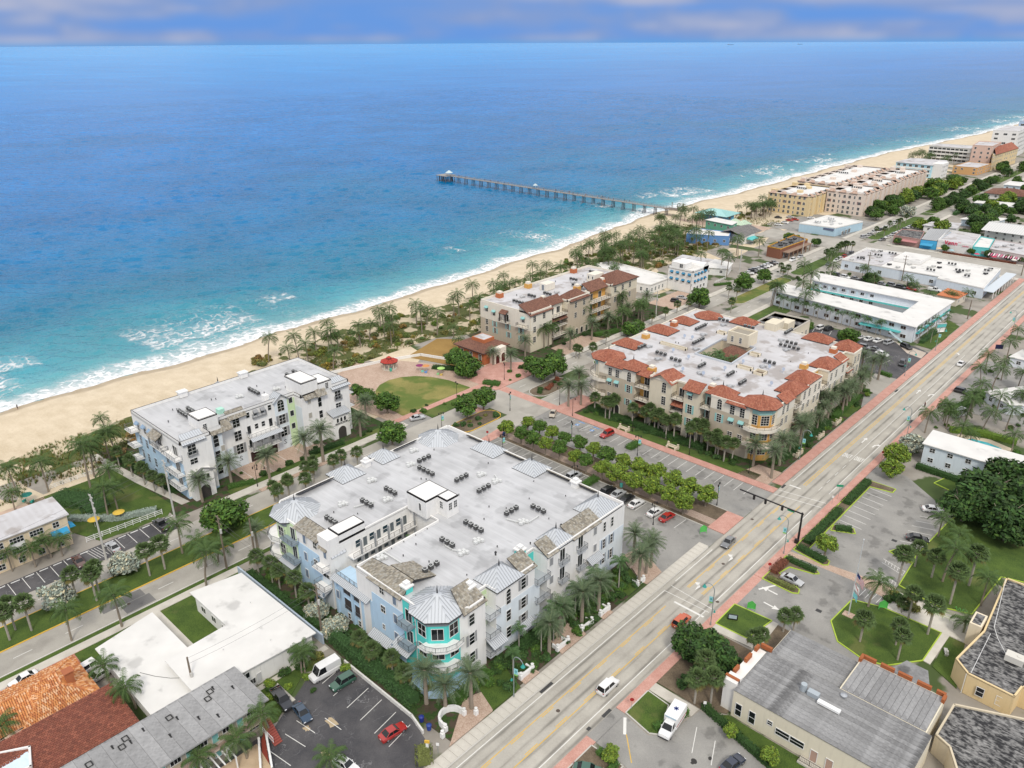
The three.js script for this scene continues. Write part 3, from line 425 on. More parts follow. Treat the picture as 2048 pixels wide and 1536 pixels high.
const frameM=plain([0.72,0.72,0.70],0.6),greyFrameM=plain([0.30,0.31,0.32],0.6);
function win(b,f,u,y,w=1.4,h=2.2,o={}){
const wd=onFace(b,f,mesh('window', frameG(w,h,o.nx ?? 2,o.ny ?? 3, !!o.arch,o.t ?? 0.09),o.frame||frameM,b),u,y,o.off ?? 0.005);
mesh('pane', paneG(w,h, !!o.arch),o.glass||glassM,wd,0,0,0);
if (o.shut) for (const s of [-1,1]) onFace(b,f,mesh('shutter', shutterG(o.sw ?? w*0.42,h),o.shut,b),u+s*(w/2+(o.sw ?? w*0.42)/2+0.1),y,0.02);
if (o.awn) onFace(b,f,mesh('awning', cached(`aw${w}`, ()=>{const g=gb(),k=w/2+0.15;g.quad([-k,0.45,0.02],[k,0.45,0.02],[k,-0.15,0.75],[-k,-0.15,0.75]).quad([-k,-0.15,0.75],[k,-0.15,0.75],[k,-0.35,0.75],[-k,-0.35,0.75]).tri([-k,0.45,0.02],[-k,-0.15,0.75],[-k,-0.35,0.02]).tri([k,0.45,0.02],[k,-0.35,0.02],[k,-0.15,0.75]);return g.geo();}),o.awn,b),u,y+h/2-0.25,0.1);
return wd;
}
const shutterG=(w,h)=>cached(`s${w.toFixed(2)},${h}`, ()=>{const g=gb().box(-w/2,w/2,-h/2,h/2,0,0.05);for (let y=-h/2+0.1;y<h/2-0.1;y += 0.24) g.box(-w/2+0.06,w/2-0.06,y,y+0.13,0.05,0.075);return g.geo();});
function shutter(b,f,u,y,w,h,m){const s=onFace(b,f,mesh('shutter', shutterG(w,h),m,b),u,y,0.05);mesh('shutter_frame', frameG(w,h,1,1,false,0.1),frameM,s,0,0,-0.02);return s;}
function door(b,f,u,y0,w,h,m=glassM,leaves=2){const d=onFace(b,f,mesh('door', frameG(w,h,leaves,1,false),frameM,b),u,y0+h/2,0.005);mesh(m===glassM?'pane' : 'door_leaf', paneG(w,h,false),m,d,0,0,0);return d;}
// railing along a polyline, posts, top rail and thin balusters
function railing(b,pts,y,m,h=1.05,name='railing', fill=0.28){
const g=gb();for (let i=0;i<pts.length-1;i++){const a=pts[i],c=pts[i+1],l=Math.hypot(c[0]-a[0],c[1]-a[1]);g.bar([a[0],y+h,a[1]],[c[0],y+h,c[1]],0.06).bar([a[0],y+0.12,a[1]],[c[0],y+0.12,c[1]],0.04);const n=Math.max(1,Math.round(l/1.5));for (let k=0;k <= n;k++){const x=lerp(a[0],c[0],k/n),z=lerp(a[1],c[1],k/n);g.box(x-0.03,x+0.03,y,y+h,z-0.03,z+0.03,false);}const q=Math.round(l/fill);for (let k=1;k<q;k++){const x=lerp(a[0],c[0],k/q),z=lerp(a[1],c[1],k/q);g.box(x-0.011,x+0.011,y+0.12,y+h,z-0.011,z+0.011,false);}}
return put(b,name,g,m);
}
const railM=plain([0.17,0.185,0.20],0.5,0.3);
function balcony(b,f,u0,u1,y,depth,m,rm=railM,off=0){
const P=(u,d)=>{const q=fw(f,u,0,d);return [q[0],q[2]];};
put(b, 'balcony_slab', gb().prism([P(u0,off),P(u1,off),P(u1,depth),P(u0,depth)],y-0.24,y).poly([P(u0,off),P(u0,depth),P(u1,depth),P(u1,off)],y-0.24),m);
return railing(b,[P(u0,0.05+off),P(u0+Math.sign(u1-u0)*0.06,depth-0.06),P(u1-Math.sign(u1-u0)*0.06,depth-0.06),P(u1,0.05+off)],y,rm);
}
// sloping sheet between two eave points and two ridge points, laid with tiles course by course or with standing seams
function slope(g,e0,e1,r0,r1,o={}){
const V=(a)=>new THREE.Vector3(...a),E0=V(e0),E1=V(e1),R0=V(r0),R1=V(r1),L=E1.clone().sub(E0).length(),up=R0.clone().add(R1).multiplyScalar(0.5).sub(E0.clone().add(E1).multiplyScalar(0.5)),H=up.length();
const nrm=E1.clone().sub(E0).cross(up).normalize();if (nrm.y<0) nrm.negate();
const at=(s,t,h)=>{const a=E0.clone().lerp(R0,t),c=E1.clone().lerp(R1,t);return a.lerp(c,s).addScaledVector(nrm,h).toArray();};
const base=o.base||0;g.col=o.under||(o.colour?o.colour(0.5) : g.col);g.quad(at(0,0,base),at(1,0,base),at(1,1,base),at(0,1,base));
if (o.seam){const n=Math.max(2,Math.round(L/o.seam));if (g.col) g.col=g.col.map((v)=>v*0.72);const along=E1.clone().sub(E0).normalize();for (let i=0;i <= n;i++){const p=E0.clone().lerp(E1,i/n);const s0=R0.clone().sub(E0).dot(along),s1=L-E1.clone().sub(R1).dot(along);const x=L*i/n;let t=1;if (x<s0) t=x/Math.max(s0,1e-3);else if (x>s1) t=(L-x)/Math.max(L-s1,1e-3);if (t<0.04) continue;const rise=up.clone().addScaledVector(along,-up.dot(along));const q=p.clone().addScaledVector(rise,t);g.bar(p.addScaledVector(nrm,base+0.05).toArray(),q.addScaledVector(nrm,base+0.05).toArray(),0.085,0.13);}return g;}
const tw=o.tw||0.33,th=o.th||0.42,rows=Math.max(2,Math.round(H/th));
for (let j=0;j<rows;j++){
const t0=j/rows,t1=Math.min(1,(j+1.12)/rows),len=L*(1-t0)+R1.distanceTo(R0)*t0,n=Math.max(1,Math.round(len/tw));
for (let i=0;i<n;i++){
const k=o.flat?(j % 2)*0.5 : 0,a=Math.max(0,(i-k)/n),c=Math.min(1,(i+1-k)/n);if (c-a<0.2/n) continue;g.col=o.colour(R());
const lift=base+0.02+R()*0.012;
if (o.flat){const m=0.04/n,h0=lift+0.05;g.quad(at(a+m,t0,h0),at(c-m,t0,h0),at(c-m,t1,lift),at(a+m,t1,lift)).quad(at(a+m,t0,base),at(c-m,t0,base),at(c-m,t0,h0),at(a+m,t0,h0));}
else {const S=3,rad=0.075;for (let q=0;q<S;q++){const w0=Math.PI*q/S,w1=Math.PI*(q+1)/S,x0=lerp(a,c,0.5-0.47*Math.cos(w0)),x1=lerp(a,c,0.5-0.47*Math.cos(w1)),h0=lift+rad*Math.sin(w0),h1=lift+rad*Math.sin(w1);g.quad(at(x0,t0,h0+0.03),at(x1,t0,h1+0.03),at(x1,t1,h1),at(x0,t1,h0));if (o.butt) g.quad(at(x0,t0,base),at(x1,t0,base),at(x1,t0,h1+0.03),at(x0,t0,h0+0.03));}}
}
}
return g;
}
const tones=(list,j=0.12)=>(r)=>{const c=list[Math.floor(r*list.length) % list.length],k=1+(R()-0.5)*j*2;return [c[0]*k,c[1]*k,c[2]*k];};
const terracotta=tones([[0.34,0.118,0.066],[0.30,0.098,0.056],[0.38,0.15,0.09],[0.27,0.085,0.052],[0.35,0.13,0.082]]);
const brownTile=tones([[0.19,0.088,0.058],[0.16,0.072,0.05],[0.22,0.105,0.07]]);
const greyTile=tones([[0.30,0.27,0.215],[0.25,0.222,0.175],[0.36,0.33,0.27],[0.21,0.19,0.155],[0.33,0.315,0.275]]);
const metalTone=()=>[0.56,0.585,0.61];
const TERRA={colour:terracotta,under:[0.30,0.105,0.06]}, BROWN={colour:brownTile,under:[0.17,0.078,0.052]}, GREYT={colour:greyTile,under:[0.27,0.245,0.195],flat:true,tw:0.36,th:0.42}, METAL={colour:metalTone,seam:0.62};  // under: sheet below the tiles, darkened to paint the shade between them
const roofVC=vc(0.8),metalVC=vc(0.42,{metalness:0.25});
// ridge and hip caps
function caps(g,list,c,r=0.1){for (const [a,b] of list){g.col=c;g.cyl(a,b,r,r,6,false);}}
function pyramid(b,name,x0,x1,z0,z1,y,rise,st,finial){ // hip roof with eaves at y; ridge along the longer side
const g=gb(),w=x1-x0,d=z1-z0,m=Math.min(w,d)/2,cx=(x0+x1)/2,cz=(z0+z1)/2;
const ra=w>d?[x0+m,y+rise,cz] : [cx,y+rise,z0+m],rb=w>d?[x1-m,y+rise,cz] : [cx,y+rise,z1-m];
const A=[x0,y,z0],B=[x1,y,z0],C=[x1,y,z1],D=[x0,y,z1];
if (w>d){slope(g,D,C,ra,rb,st);slope(g,B,A,rb,ra,st);slope(g,A,D,ra,ra,st);slope(g,C,B,rb,rb,st);}else {slope(g,C,B,rb,ra,st);slope(g,A,D,ra,rb,st);slope(g,D,C,rb,rb,st);slope(g,B,A,ra,ra,st);}
const cap=st.colour(0.3);caps(g,[[A,ra],[w>d?D : B,ra],[C,rb],[w>d?B : D,rb],[ra,rb]].filter(([a,c])=>a !== c),cap,st.seam?0.06 : 0.11);
g.col=[0.05,0.05,0.052];for (const [p,q] of [[A,B],[B,C],[C,D],[D,A]]) g.bar([p[0],y-0.09,p[2]],[q[0],y-0.09,q[2]],0.1,0.2);
const o=put(b,name,g,st.seam?metalVC : roofVC);o.userData.kind=st.seam?undefined : 'stuff';if (!o.userData.kind) delete o.userData.kind;
if (finial) put(b, 'finial', gb().cyl([cx,y+rise-0.1,cz],[cx,y+rise+0.5,cz],0.16,0.12,6).cyl([cx,y+rise+0.5,cz],[cx,y+rise+1.5,cz],0.13,0.01,6),darkM);
return o;
}
function coneRoof(b,name,cx,cz,r,y,rise,n,st,finial,rot=Math.PI/8){const g=gb(),P=(i)=>{const a=i/n*2*Math.PI+rot;return [cx+r*Math.cos(a),y,cz+r*Math.sin(a)];}, T=[cx,y+rise,cz];for (let i=0;i<n;i++){slope(g,P(i+1),P(i),T,T,st);caps(g,[[P(i),T]],st.colour(0.3),st.seam?0.06 : 0.1);g.col=[0.05,0.05,0.052];g.bar([P(i)[0],y-0.08,P(i)[2]],[P(i+1)[0],y-0.08,P(i+1)[2]],0.1,0.18);}const o=put(b,name,g,st.seam?metalVC : roofVC);if (!st.seam) o.userData.kind='stuff';if (finial) put(b, 'finial', gb().cyl([cx,y+rise-0.1,cz],[cx,y+rise+0.5,cz],0.16,0.12,6).cyl([cx,y+rise+0.5,cz],[cx,y+rise+1.6,cz],0.13,0.01,6),darkM);return o;}
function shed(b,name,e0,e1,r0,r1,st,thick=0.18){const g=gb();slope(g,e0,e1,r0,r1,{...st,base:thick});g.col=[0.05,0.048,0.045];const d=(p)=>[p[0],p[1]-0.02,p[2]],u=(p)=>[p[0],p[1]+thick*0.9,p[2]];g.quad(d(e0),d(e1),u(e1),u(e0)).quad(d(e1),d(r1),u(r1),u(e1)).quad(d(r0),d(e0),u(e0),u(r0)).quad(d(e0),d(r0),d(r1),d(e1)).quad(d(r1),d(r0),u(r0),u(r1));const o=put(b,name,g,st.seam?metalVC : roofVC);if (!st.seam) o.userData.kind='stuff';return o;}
function gable(b,name,x0,x1,z0,z1,y,rise,st,along='x'){const g=gb();if (along==='x'){const c=(z0+z1)/2;slope(g,[x0,y,z1],[x1,y,z1],[x0,y+rise,c],[x1,y+rise,c],st);slope(g,[x1,y,z0],[x0,y,z0],[x1,y+rise,c],[x0,y+rise,c],st);caps(g,[[[x0,y+rise,c],[x1,y+rise,c]]],st.colour(0.3));}else {const c=(x0+x1)/2;slope(g,[x1,y,z1],[x1,y,z0],[c,y+rise,z1],[c,y+rise,z0],st);slope(g,[x0,y,z0],[x0,y,z1],[c,y+rise,z0],[c,y+rise,z1],st);caps(g,[[[c,y+rise,z0],[c,y+rise,z1]]],st.colour(0.3));}const o=put(b,name,g,st.seam?metalVC : roofVC);if (!st.seam) o.userData.kind='stuff';return o;}
const wallBox=(b,name,x0,x1,y0,y1,z0,z1,m)=>put(b,name,gb().box(Math.min(x0,x1),Math.max(x0,x1),y0,y1,Math.min(z0,z1),Math.max(z0,z1),false),m);
// flat deck with a parapet round it
function flatRoof(b,pts,y,m,pm,ph=0.7,pt=0.3,cm=darkM){
const d=put(b, 'roof', gb().poly(pts,y),m),area=THREE.ShapeUtils.area(pts.map((p)=>new THREE.Vector2(...p))),s=area>0?-1 : 1;
if (ph){const g=gb(),c=gb();for (let i=0;i<pts.length;i++){const a=pts[i],e=pts[(i+1) % pts.length],l=Math.hypot(e[0]-a[0],e[1]-a[1]),nx=-(e[1]-a[1])/l*s*pt/2,nz=(e[0]-a[0])/l*s*pt/2,tx=(e[0]-a[0])/l*pt*0.49,tz=(e[1]-a[1])/l*pt*0.49;g.bar([a[0]-nx-tx*0,y+ph/2-0.05,a[1]-nz],[e[0]-nx,y+ph/2-0.05,e[1]-nz],pt,ph+0.1);c.bar([a[0]-nx,y+ph+0.03,a[1]-nz],[e[0]-nx,y+ph+0.03,e[1]-nz],pt*0.55,0.05);}put(b, 'parapet', g,pm);if (cm) put(b, 'coping', c,cm);}
return d;
}
function metalAwning(b,f,u0,u1,y,depth,drop=0.7){const P=(u,yy,d)=>fw(f,u,yy,d);const flip=(f.ax==='x')===(f.out>0);const [a,c]=flip?[u1,u0] : [u0,u1];return shed(b, 'metal_awning', P(a,y-drop,depth),P(c,y-drop,depth),P(a,y,0),P(c,y,0),{...METAL,seam:0.42}, 0.08);}
function tileAwning(b,f,u0,u1,y,depth,drop,st){const P=(u,yy,d)=>fw(f,u,yy,d);const flip=(f.ax==='x')===(f.out>0);const [a,c]=flip?[Math.max(u0,u1),Math.min(u0,u1)] : [Math.min(u0,u1),Math.max(u0,u1)];return shed(b, 'tile_canopy', P(a,y-drop,depth),P(c,y-drop,depth),P(a,y,0),P(c,y,0),st,0.16);}
function awningBox(b,f,u0,u1,y,depth,drop,m){const P=(u,yy,d)=>fw(f,u,yy,d);return put(b, 'awning', gb().quad(P(u0,y,0),P(u1,y,0),P(u1,y-drop,depth),P(u0,y-drop,depth)).quad(P(u0,y-drop,depth),P(u1,y-drop,depth),P(u1,y-drop-0.25,depth),P(u0,y-drop-0.25,depth)).tri(P(u0,y,0),P(u0,y-drop,depth),P(u0,y-drop,0)).tri(P(u1,y,0),P(u1,y-drop,0),P(u1,y-drop,depth)),m);}

// rooftop plant: each condenser is its own thing on a steel rack
const acProto=(()=>{const o=new THREE.Group();o.name='condenser_unit';o.userData.base='condenser_unit';mesh('casing', gb().box(-0.42,0.42,0.45,1.28,-0.42,0.42).geo(),plain([0.035,0.035,0.036],0.6),o);const g=gb();for (let i=0;i<6;i++) g.box(-0.44,0.44,0.53+i*0.12,0.56+i*0.12,-0.44,0.44,false);mesh('louvre', g.geo(),plain([0.12,0.12,0.12],0.5),o);mesh('top_plate', gb().box(-0.46,0.46,1.28,1.34,-0.46,0.46).geo(),plain([0.42,0.43,0.42],0.6),o);mesh('fan', gb().cyl([0,1.33,0],[0,1.37,0],0.33,0.33,12).geo(),blackM,o);mesh('fan_hub', gb().cyl([0,1.36,0],[0,1.41,0],0.11,0.11,8).geo(),plain([0.35,0.35,0.35],0.6),o);const r=gb();for (const x of [-0.4,0.4]) for (const z of [-0.4,0.4]) r.box(x-0.03,x+0.03,0,0.45,z-0.03,z+0.03,false);r.bar([-0.46,0.42,-0.4],[0.46,0.42,-0.4],0.06).bar([-0.46,0.42,0.4],[0.46,0.42,0.4],0.06);mesh('rack', r.geo(),plain([0.5,0.51,0.52],0.5,0.4),o);return o;})();
const acPale=(()=>{const o=acProto.clone();o.name='condenser_unit';o.children[0].material=plain([0.62,0.63,0.62],0.7);o.children[1].material=plain([0.4,0.41,0.41],0.7);return o;})();
function acRow(x,y,z,n,dir,label,group,proto=acProto){for (let i=0;i<n;i++){const a=(proto).clone();a.name=numbered('condenser_unit');a.userData={};a.position.set(x+(dir==='x'?i*1.42 : 0),y,z-(dir==='z'?i*1.42 : 0));a.scale.set(0.92,1,0.92);a.rotation.y=Math.floor(R()*4)*Math.PI/2+rr(-0.05,0.05);scene.add(a);tag(a,label, 'air conditioner', group);}}
const ventG=gb().cyl([0,0,0],[0,0.45,0],0.12,0.12,8).cyl([0,0.45,0],[0,0.62,0],0.2,0.14,8).geo();
function vents(b,list,y,m=darkM){for (const [x,z,s=1] of list){const v=mesh('roof_vent', ventG,m,b,x-b.position.x,y-b.position.y,z-b.position.z);v.scale.setScalar(s);}}
function duct(b,pts,y,m=plain([0.58,0.59,0.58],0.7)){const g=gb();for (let i=0;i<pts.length-1;i++) g.bar([pts[i][0],y+0.3,pts[i][1]],[pts[i+1][0],y+0.3,pts[i+1][1]],0.24,0.2);for (const [x,z] of pts) g.box(x-0.12,x+0.12,y,y+0.42,z-0.12,z+0.12);return put(b, 'duct', g,m);}
function plantBox(b,x,z,y,m=plain([0.60,0.61,0.60],0.7)){const g=gb();for (let i=0;i<5;i++){const a=i*1.25+0.3,r=i?0.75 : 0;g.box(x+r*Math.cos(a)-0.35,x+r*Math.cos(a)+0.35,y+0.12,y+0.55+0.08*(i % 3),z+r*Math.sin(a)-0.3,z+r*Math.sin(a)+0.3);}return put(b, 'pipe_cabinet', g,m);}

// ================= apartment block with turquoise corner =================
const whiteS=stucco([0.80,0.79,0.765]),blueS=stucco([0.47,0.64,0.79]),paleBlueS=stucco([0.69,0.75,0.79]),turqS=stucco([0.10,0.62,0.57]),limeS=stucco([0.56,0.70,0.42]),greySh=plain([0.27,0.275,0.28],0.7),blueSh=plain([0.16,0.21,0.28],0.7);
{
const b=thing('apartment_block', 'white and light blue four storey apartment block with turquoise octagonal corner and grey metal roofs', 'apartment building', -106,0,-93);
const H=14.4,W=-133,E=-79,S=-67.9,N=-119;
const foot=[[W+3,S],[-111.4,S],[-111.4,-88.3],[-102.9,-88.3],[-102.9,S],[E-6,S],[E,S-6],[E,-77.6],[-81.2,-77.6],[-81.2,-80.2],[E,-80.2],[E,-90.6],[-82.4,-90.6],[-82.4,-94.2],[E,-94.2],[E,N],[W,N],[W,S-3]];
put(b, 'wall', gb().prism(foot,0,H,false),whiteS);
flatRoof(b,foot,H,membraneM,whiteS,0.42,0.28,null);
for (const [x,z] of [[-104,-76],[-104,-79],[-104,-82],[-104,-85]]) vents(b,[[x+1.6,z,0.5]],H);
// paint fields on the south and west fronts
const skin=(x0,x1,y0,y1,m,z=S)=>wallBox(b, 'painted_wall', x0,x1,y0,y1,z,z+0.06,m);
skin(-122.6,-114.6,0,11.1,blueS);skin(-98.5,-89.7,0,11.3,blueS);skin(-126.6,-122.7,0,H,limeS);skin(-89.6,-86.6,0,H-0.1,turqS);skin(-114.5,-111.5,0,6.8,paleBlueS);
wallBox(b, 'painted_wall', W-0.05,W,0,10,-116,-74,paleBlueS);wallBox(b, 'painted_wall', E,E+0.05,0,10.2,-92,-80.3,paleBlueS);wallBox(b, 'painted_wall', E,E+0.05,0,9.6,N+0.1,-110.6,paleBlueS);wallBox(b, 'painted_wall', -82.4,-82.36,0,H-0.3,-94.1,-90.7,turqS);wallBox(b, 'painted_wall', -81.2,-81.16,0,H-0.4,-80.1,-77.7,limeS);
// courtyard walls, galleries and floor
put(b, 'courtyard_floor', gb().poly(rect(-111.3,-103,-71.8,-88.2),0.12),brickM);
for (const y of [3.6,7.2,10.8]){wallBox(b, 'gallery_slab', -111.3,-109.5,y-0.3,y,-72,-88.2,whiteS);for (let z=-74;z>-88;z -= 3.4) wallBox(b, 'gallery_post', -109.8,-109.5,y,y+3.2,z,z-0.3,greyFrameM);railing(b,[[-109.6,-72.2],[-109.6,-88]],y,plain([0.22,0.2,0.18],0.6));}
const cf=faceX(-111.36,1);for (const y of [1.5,5.2,8.8,12.3]) for (let z=-74.6;z>-87.5;z -= 3.4){win(b,cf,z,y,1.2,1.6,{nx:1,ny:2,glass:glassBlueM});door(b,cf,z-1.7,y-1.4,0.95,2.1,plain([0.10,0.12,0.13],0.6),1);}
for (const y of [4,8.5]) win(b,faceZ(-88.26,1),-105.5,y,0.8,1.9,{nx:1,ny:1});
// stair towers above the deck
const tower=(x0,x1,z0,z1,y0,y1)=>{wallBox(b, 'roof_house', x0,x1,y0,y1,z0,z1,whiteS);flatRoof(b,rect(x0,x1,z0,z1),y1-0.25,membraneM,whiteS,0.25,0.22,plain([0.2,0.2,0.2]));};
tower(-111.1,-105.2,-87.3,-93.5,H,18.6);tower(-105.2,-102.3,-90.4,-93.5,H,18.6);
tower(-114.8,-111.4,-70.4,-76.6,H,16.4);
for (const z of [-91.2,-92.6]) win(b,faceX(-102.3,1),z,16.9,0.8,1.6,{nx:2,ny:3});
win(b,faceZ(-90.4,1),-104,16.9,0.8,1.6,{nx:2,ny:3});win(b,faceZ(-87.3,1),-107,16.6,0.55,1.7,{nx:1,ny:1,arch:1});
wallBox(b, 'wall', -114.8,-111.3,8.8,16.2,S+0.1,-70.3,whiteS);shed(b, 'metal_awning', [-111.2,11.9,-68.2],[-111.2,11.9,-71.6],[-112.6,13.4,-68.2],[-112.6,13.4,-71.6],METAL);
// loggia wing with roof terrace on the south front
wallBox(b, 'loggia', -110.4,-98.8,0,9.0,-71.7,-68.1,blueS);const lf=faceZ(-68.1,1);
for (const [x,i] of [[-106.7,0],[-103.4,1],[-100.2,2]]){for (const [y,h] of [[7.0,2.1],[3.6,2.6]]){const d=onFace(b,lf,mesh('loggia_opening', frameG(2.5,h,1,1,false,0.16),blueS,b),x,y);mesh('painted_shade', paneG(2.5,h,false),plain([0.05,0.04,0.036],0.9),d,0,0,-0.02);railing(b,[[x-1.2,-67.98],[x+1.2,-67.98]],y-h/2,railM,0.9);}win(b,lf,x-0.1,0.9,0.7,1.3,{nx:1,ny:2});}  // loggias have no depth: their inner shade is painted as dark flat panes
for (const x of [-110.2,-105.05,-101.8,-98.9]) wallBox(b, 'pilaster', x-0.3,x+0.3,0,9,-68.1,-67.75,blueS);
metalAwning(b,faceZ(-68.1),-110.3,-99.0,9.25,1.3,0.55);railing(b,[[-110.3,-68.3],[-98.9,-68.3]],9.0,railM);
// corner towers
for (const [cx,cz,m] of [[-84.1,-71.2,turqS],[-128.0,-71.4,limeS],[-130.0,-113.0,paleBlueS]]){put(b, 'corner_tower', gb().prism(ngon(cx,cz,4.1),0,14.3),m);coneRoof(b, 'cone_roof', cx,cz,5.3,14.35,2.4,8,METAL,true);put(b, 'cornice', gb().prism(ngon(cx,cz,4.35),12.9,14.3),plain([0.22,0.235,0.25],0.7));}
for (const [a,y,h] of [[90,11.2,2.5],[45,11.0,2.3],[135,11.2,2.6],[0,11.2,2.6],[90,6.9,2.5],[135,6.9,2.6],[45,6.8,2.3],[0,6.8,2.4],[90,2.4,2.4],[135,2.4,2.4]]){const f=faceA(-84.1,-71.2,3.79,a);if (a===45) door(b,f,0,y-h/2,2.0,h);else win(b,f,0,y,1.9,h,{nx:2,ny:2});const f2=faceA(-128,-71.4,3.79,a+45);win(b,f2,0,y,1.8,h,{nx:2,ny:2});}
const fan=(cx,cz,r,a0,a1,n)=>{const p=[];for (let i=0;i <= n;i++){const a=(a0+(a1-a0)*i/n)*Math.PI/180;p.push([cx+r*Math.cos(a),cz+r*Math.sin(a)]);}return p;};
for (const [cx,cz,a0,a1] of [[-82.7,-70.2,-20,100],[-129.4,-70.4,60,200]]) for (const y of [9.1,4.9]){const p=fan(cx,cz,4.6,a0,a1,5);put(b, 'balcony_slab', gb().prism([[cx,cz],...p],y-0.3,y).poly([[cx,cz],...p].reverse(),y-0.3),whiteS);railing(b,p.map(([x,z])=>[cx+(x-cx)*0.985,cz+(z-cz)*0.985]),y,railM);}
put(b, 'terrace', gb().prism(ngon(-82.6,-70,5.6),0,0.9),blueS); 
// pyramids along the edges
for (const [x,z,r,ry,rise] of [[-132.2,-87.2,3.2,3.2,2.2],[-132.3,-98,2.9,2.6,2],[-116.6,-117,3.8,2.6,1.9],[-103.3,-117.2,3.4,3,2],[-82.4,-114.1,3.4,3.9,2.5],[-81.6,-99.7,2.7,2.8,2.3],[-81.4,-83.6,3,3.6,2.5]]) pyramid(b, 'pyramid_roof', x-r,x+r,z-ry,z+ry,14.5,rise,METAL,true);
// tiled mansards
const T=GREYT;
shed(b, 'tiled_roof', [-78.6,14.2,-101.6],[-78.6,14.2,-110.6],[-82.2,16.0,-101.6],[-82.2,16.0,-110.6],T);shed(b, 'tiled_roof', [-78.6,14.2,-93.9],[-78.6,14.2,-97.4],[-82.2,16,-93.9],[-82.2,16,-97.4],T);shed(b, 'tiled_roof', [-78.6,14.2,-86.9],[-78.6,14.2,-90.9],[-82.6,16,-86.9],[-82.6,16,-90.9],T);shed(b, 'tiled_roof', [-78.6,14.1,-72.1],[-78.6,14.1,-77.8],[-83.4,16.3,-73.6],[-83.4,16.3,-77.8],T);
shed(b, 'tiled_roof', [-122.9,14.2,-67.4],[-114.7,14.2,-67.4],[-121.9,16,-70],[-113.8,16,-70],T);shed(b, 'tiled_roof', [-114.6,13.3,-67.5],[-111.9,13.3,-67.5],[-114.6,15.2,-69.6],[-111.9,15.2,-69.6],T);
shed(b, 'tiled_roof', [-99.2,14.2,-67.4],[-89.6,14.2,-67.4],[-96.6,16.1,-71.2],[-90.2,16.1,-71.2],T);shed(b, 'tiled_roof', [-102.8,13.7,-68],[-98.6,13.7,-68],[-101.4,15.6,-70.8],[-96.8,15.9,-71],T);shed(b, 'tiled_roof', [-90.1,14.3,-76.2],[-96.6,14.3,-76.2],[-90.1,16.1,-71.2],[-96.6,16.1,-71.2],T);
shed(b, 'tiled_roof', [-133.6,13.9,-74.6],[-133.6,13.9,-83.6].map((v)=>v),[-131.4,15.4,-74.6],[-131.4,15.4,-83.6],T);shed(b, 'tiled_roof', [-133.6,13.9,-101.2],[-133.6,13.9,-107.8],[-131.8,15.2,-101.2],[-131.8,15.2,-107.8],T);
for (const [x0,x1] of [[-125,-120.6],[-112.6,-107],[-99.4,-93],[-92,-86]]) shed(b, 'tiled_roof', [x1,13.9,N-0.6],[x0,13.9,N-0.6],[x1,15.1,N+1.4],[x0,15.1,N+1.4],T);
for (const [x,z] of [[-90.6,-69.8],[-82.4,-77.2],[-83.2,-91.2],[-91,-117.6],[-131.8,-92.6]]){const m=z>-70||z<-91&&z>-92?turqS : whiteS;wallBox(b, 'chimney', x-0.75,x+0.75,H-0.2,15.6,z-0.75,z+0.75,m);wallBox(b, 'chimney_cap', x-0.95,x+0.95,15.6,15.9,z-0.95,z+0.95,whiteS);wallBox(b, 'chimney_cap', x-0.5,x+0.5,15.9,16.5,z-0.5,z+0.5,whiteM);}
// east front
const fe=faceX(E),sh={shut:greySh,nx:1,ny:3};
for (const [u,y,o] of [[-74.2,12.1,{}],[-74.1,8.0,sh],[-74.1,3.9,sh],[-87.4,12.2,sh],[-87.4,7.9,sh],[-87.4,4.2,sh],[-83.4,11.6,{arch:1,ny:4}],[-83.4,7.4,{}],[-83.4,3.6,{}]]) win(b,fe,u,y,u===-83.4?1.1 : 1.25,u===-83.4&&o.arch?3.2 : 2.3,{nx:1,ny:3,off:0.06,...o});
for (const [u,y] of [[-95.3,12.7],[-95.4,8.5],[-95.4,4.4],[-108.9,12.8],[-109,8.7],[-109,4.6]]) shutter(b,fe,u,y,0.95,1.7,greySh);
for (const u of [-98.6,-104.2]) for (const y of [11.2,6.9]){door(b,fe,u,y,1.4,2.7);balcony(b,fe,u-1.15,u+1.15,y-0.05,1.1,plain([0.40,0.42,0.44],0.7));}
for (const u of [-112,-114.6]){win(b,fe,u,12.3,0.75,2.2,{nx:1,ny:3,off:0.06});win(b,fe,u,8.2,0.75,2.2,{nx:1,ny:3,shut:blueSh,sw:0.4,off:0.06});win(b,fe,u,4.5,0.75,2.2,{nx:1,ny:3,shut:blueSh,sw:0.4,off:0.06});}
metalAwning(b,fe,-106.4,-110.4,7.2,1.5,0.9);metalAwning(b,fe,-85.6,-89.6,3.4,1.4,0.8);
for (const y of [10.4,6.2,2.1]){balcony(b,faceX(E),-90.5,-94.3,y,0.9,plain([0.40,0.42,0.44],0.7),railM,-3.3);door(b,faceX(-82.4),-92.4,y,1.6,2.4);balcony(b,faceX(E),-77.5,-80.3,y,1.2,plain([0.5,0.52,0.54],0.7),railM,-2.1);door(b,faceX(-81.2),-78.9,y,1.8,2.5);}
metalAwning(b,faceX(E),-77.4,-81,5.6,2.3,1.1);
// south front
const fs=faceZ(S+0.06);
for (const [u,y] of [[-119.6,12.8],[-119.8,8.7],[-120.1,4.4],[-91.7,13.0],[-91.8,8.9],[-91.9,4.8]]) shutter(b,fs,u,y,0.95,1.9,blueSh);
for (const [u,y,h] of [[-116,13.0,1.5],[-116.3,8.9,1.3],[-95.3,13.2,1.5],[-95.3,9.1,1.5],[-95.5,5.0,1.1]]) win(b,fs,u,y,h>1.2?1.2 : 0.6,h,{nx:2,ny:2});
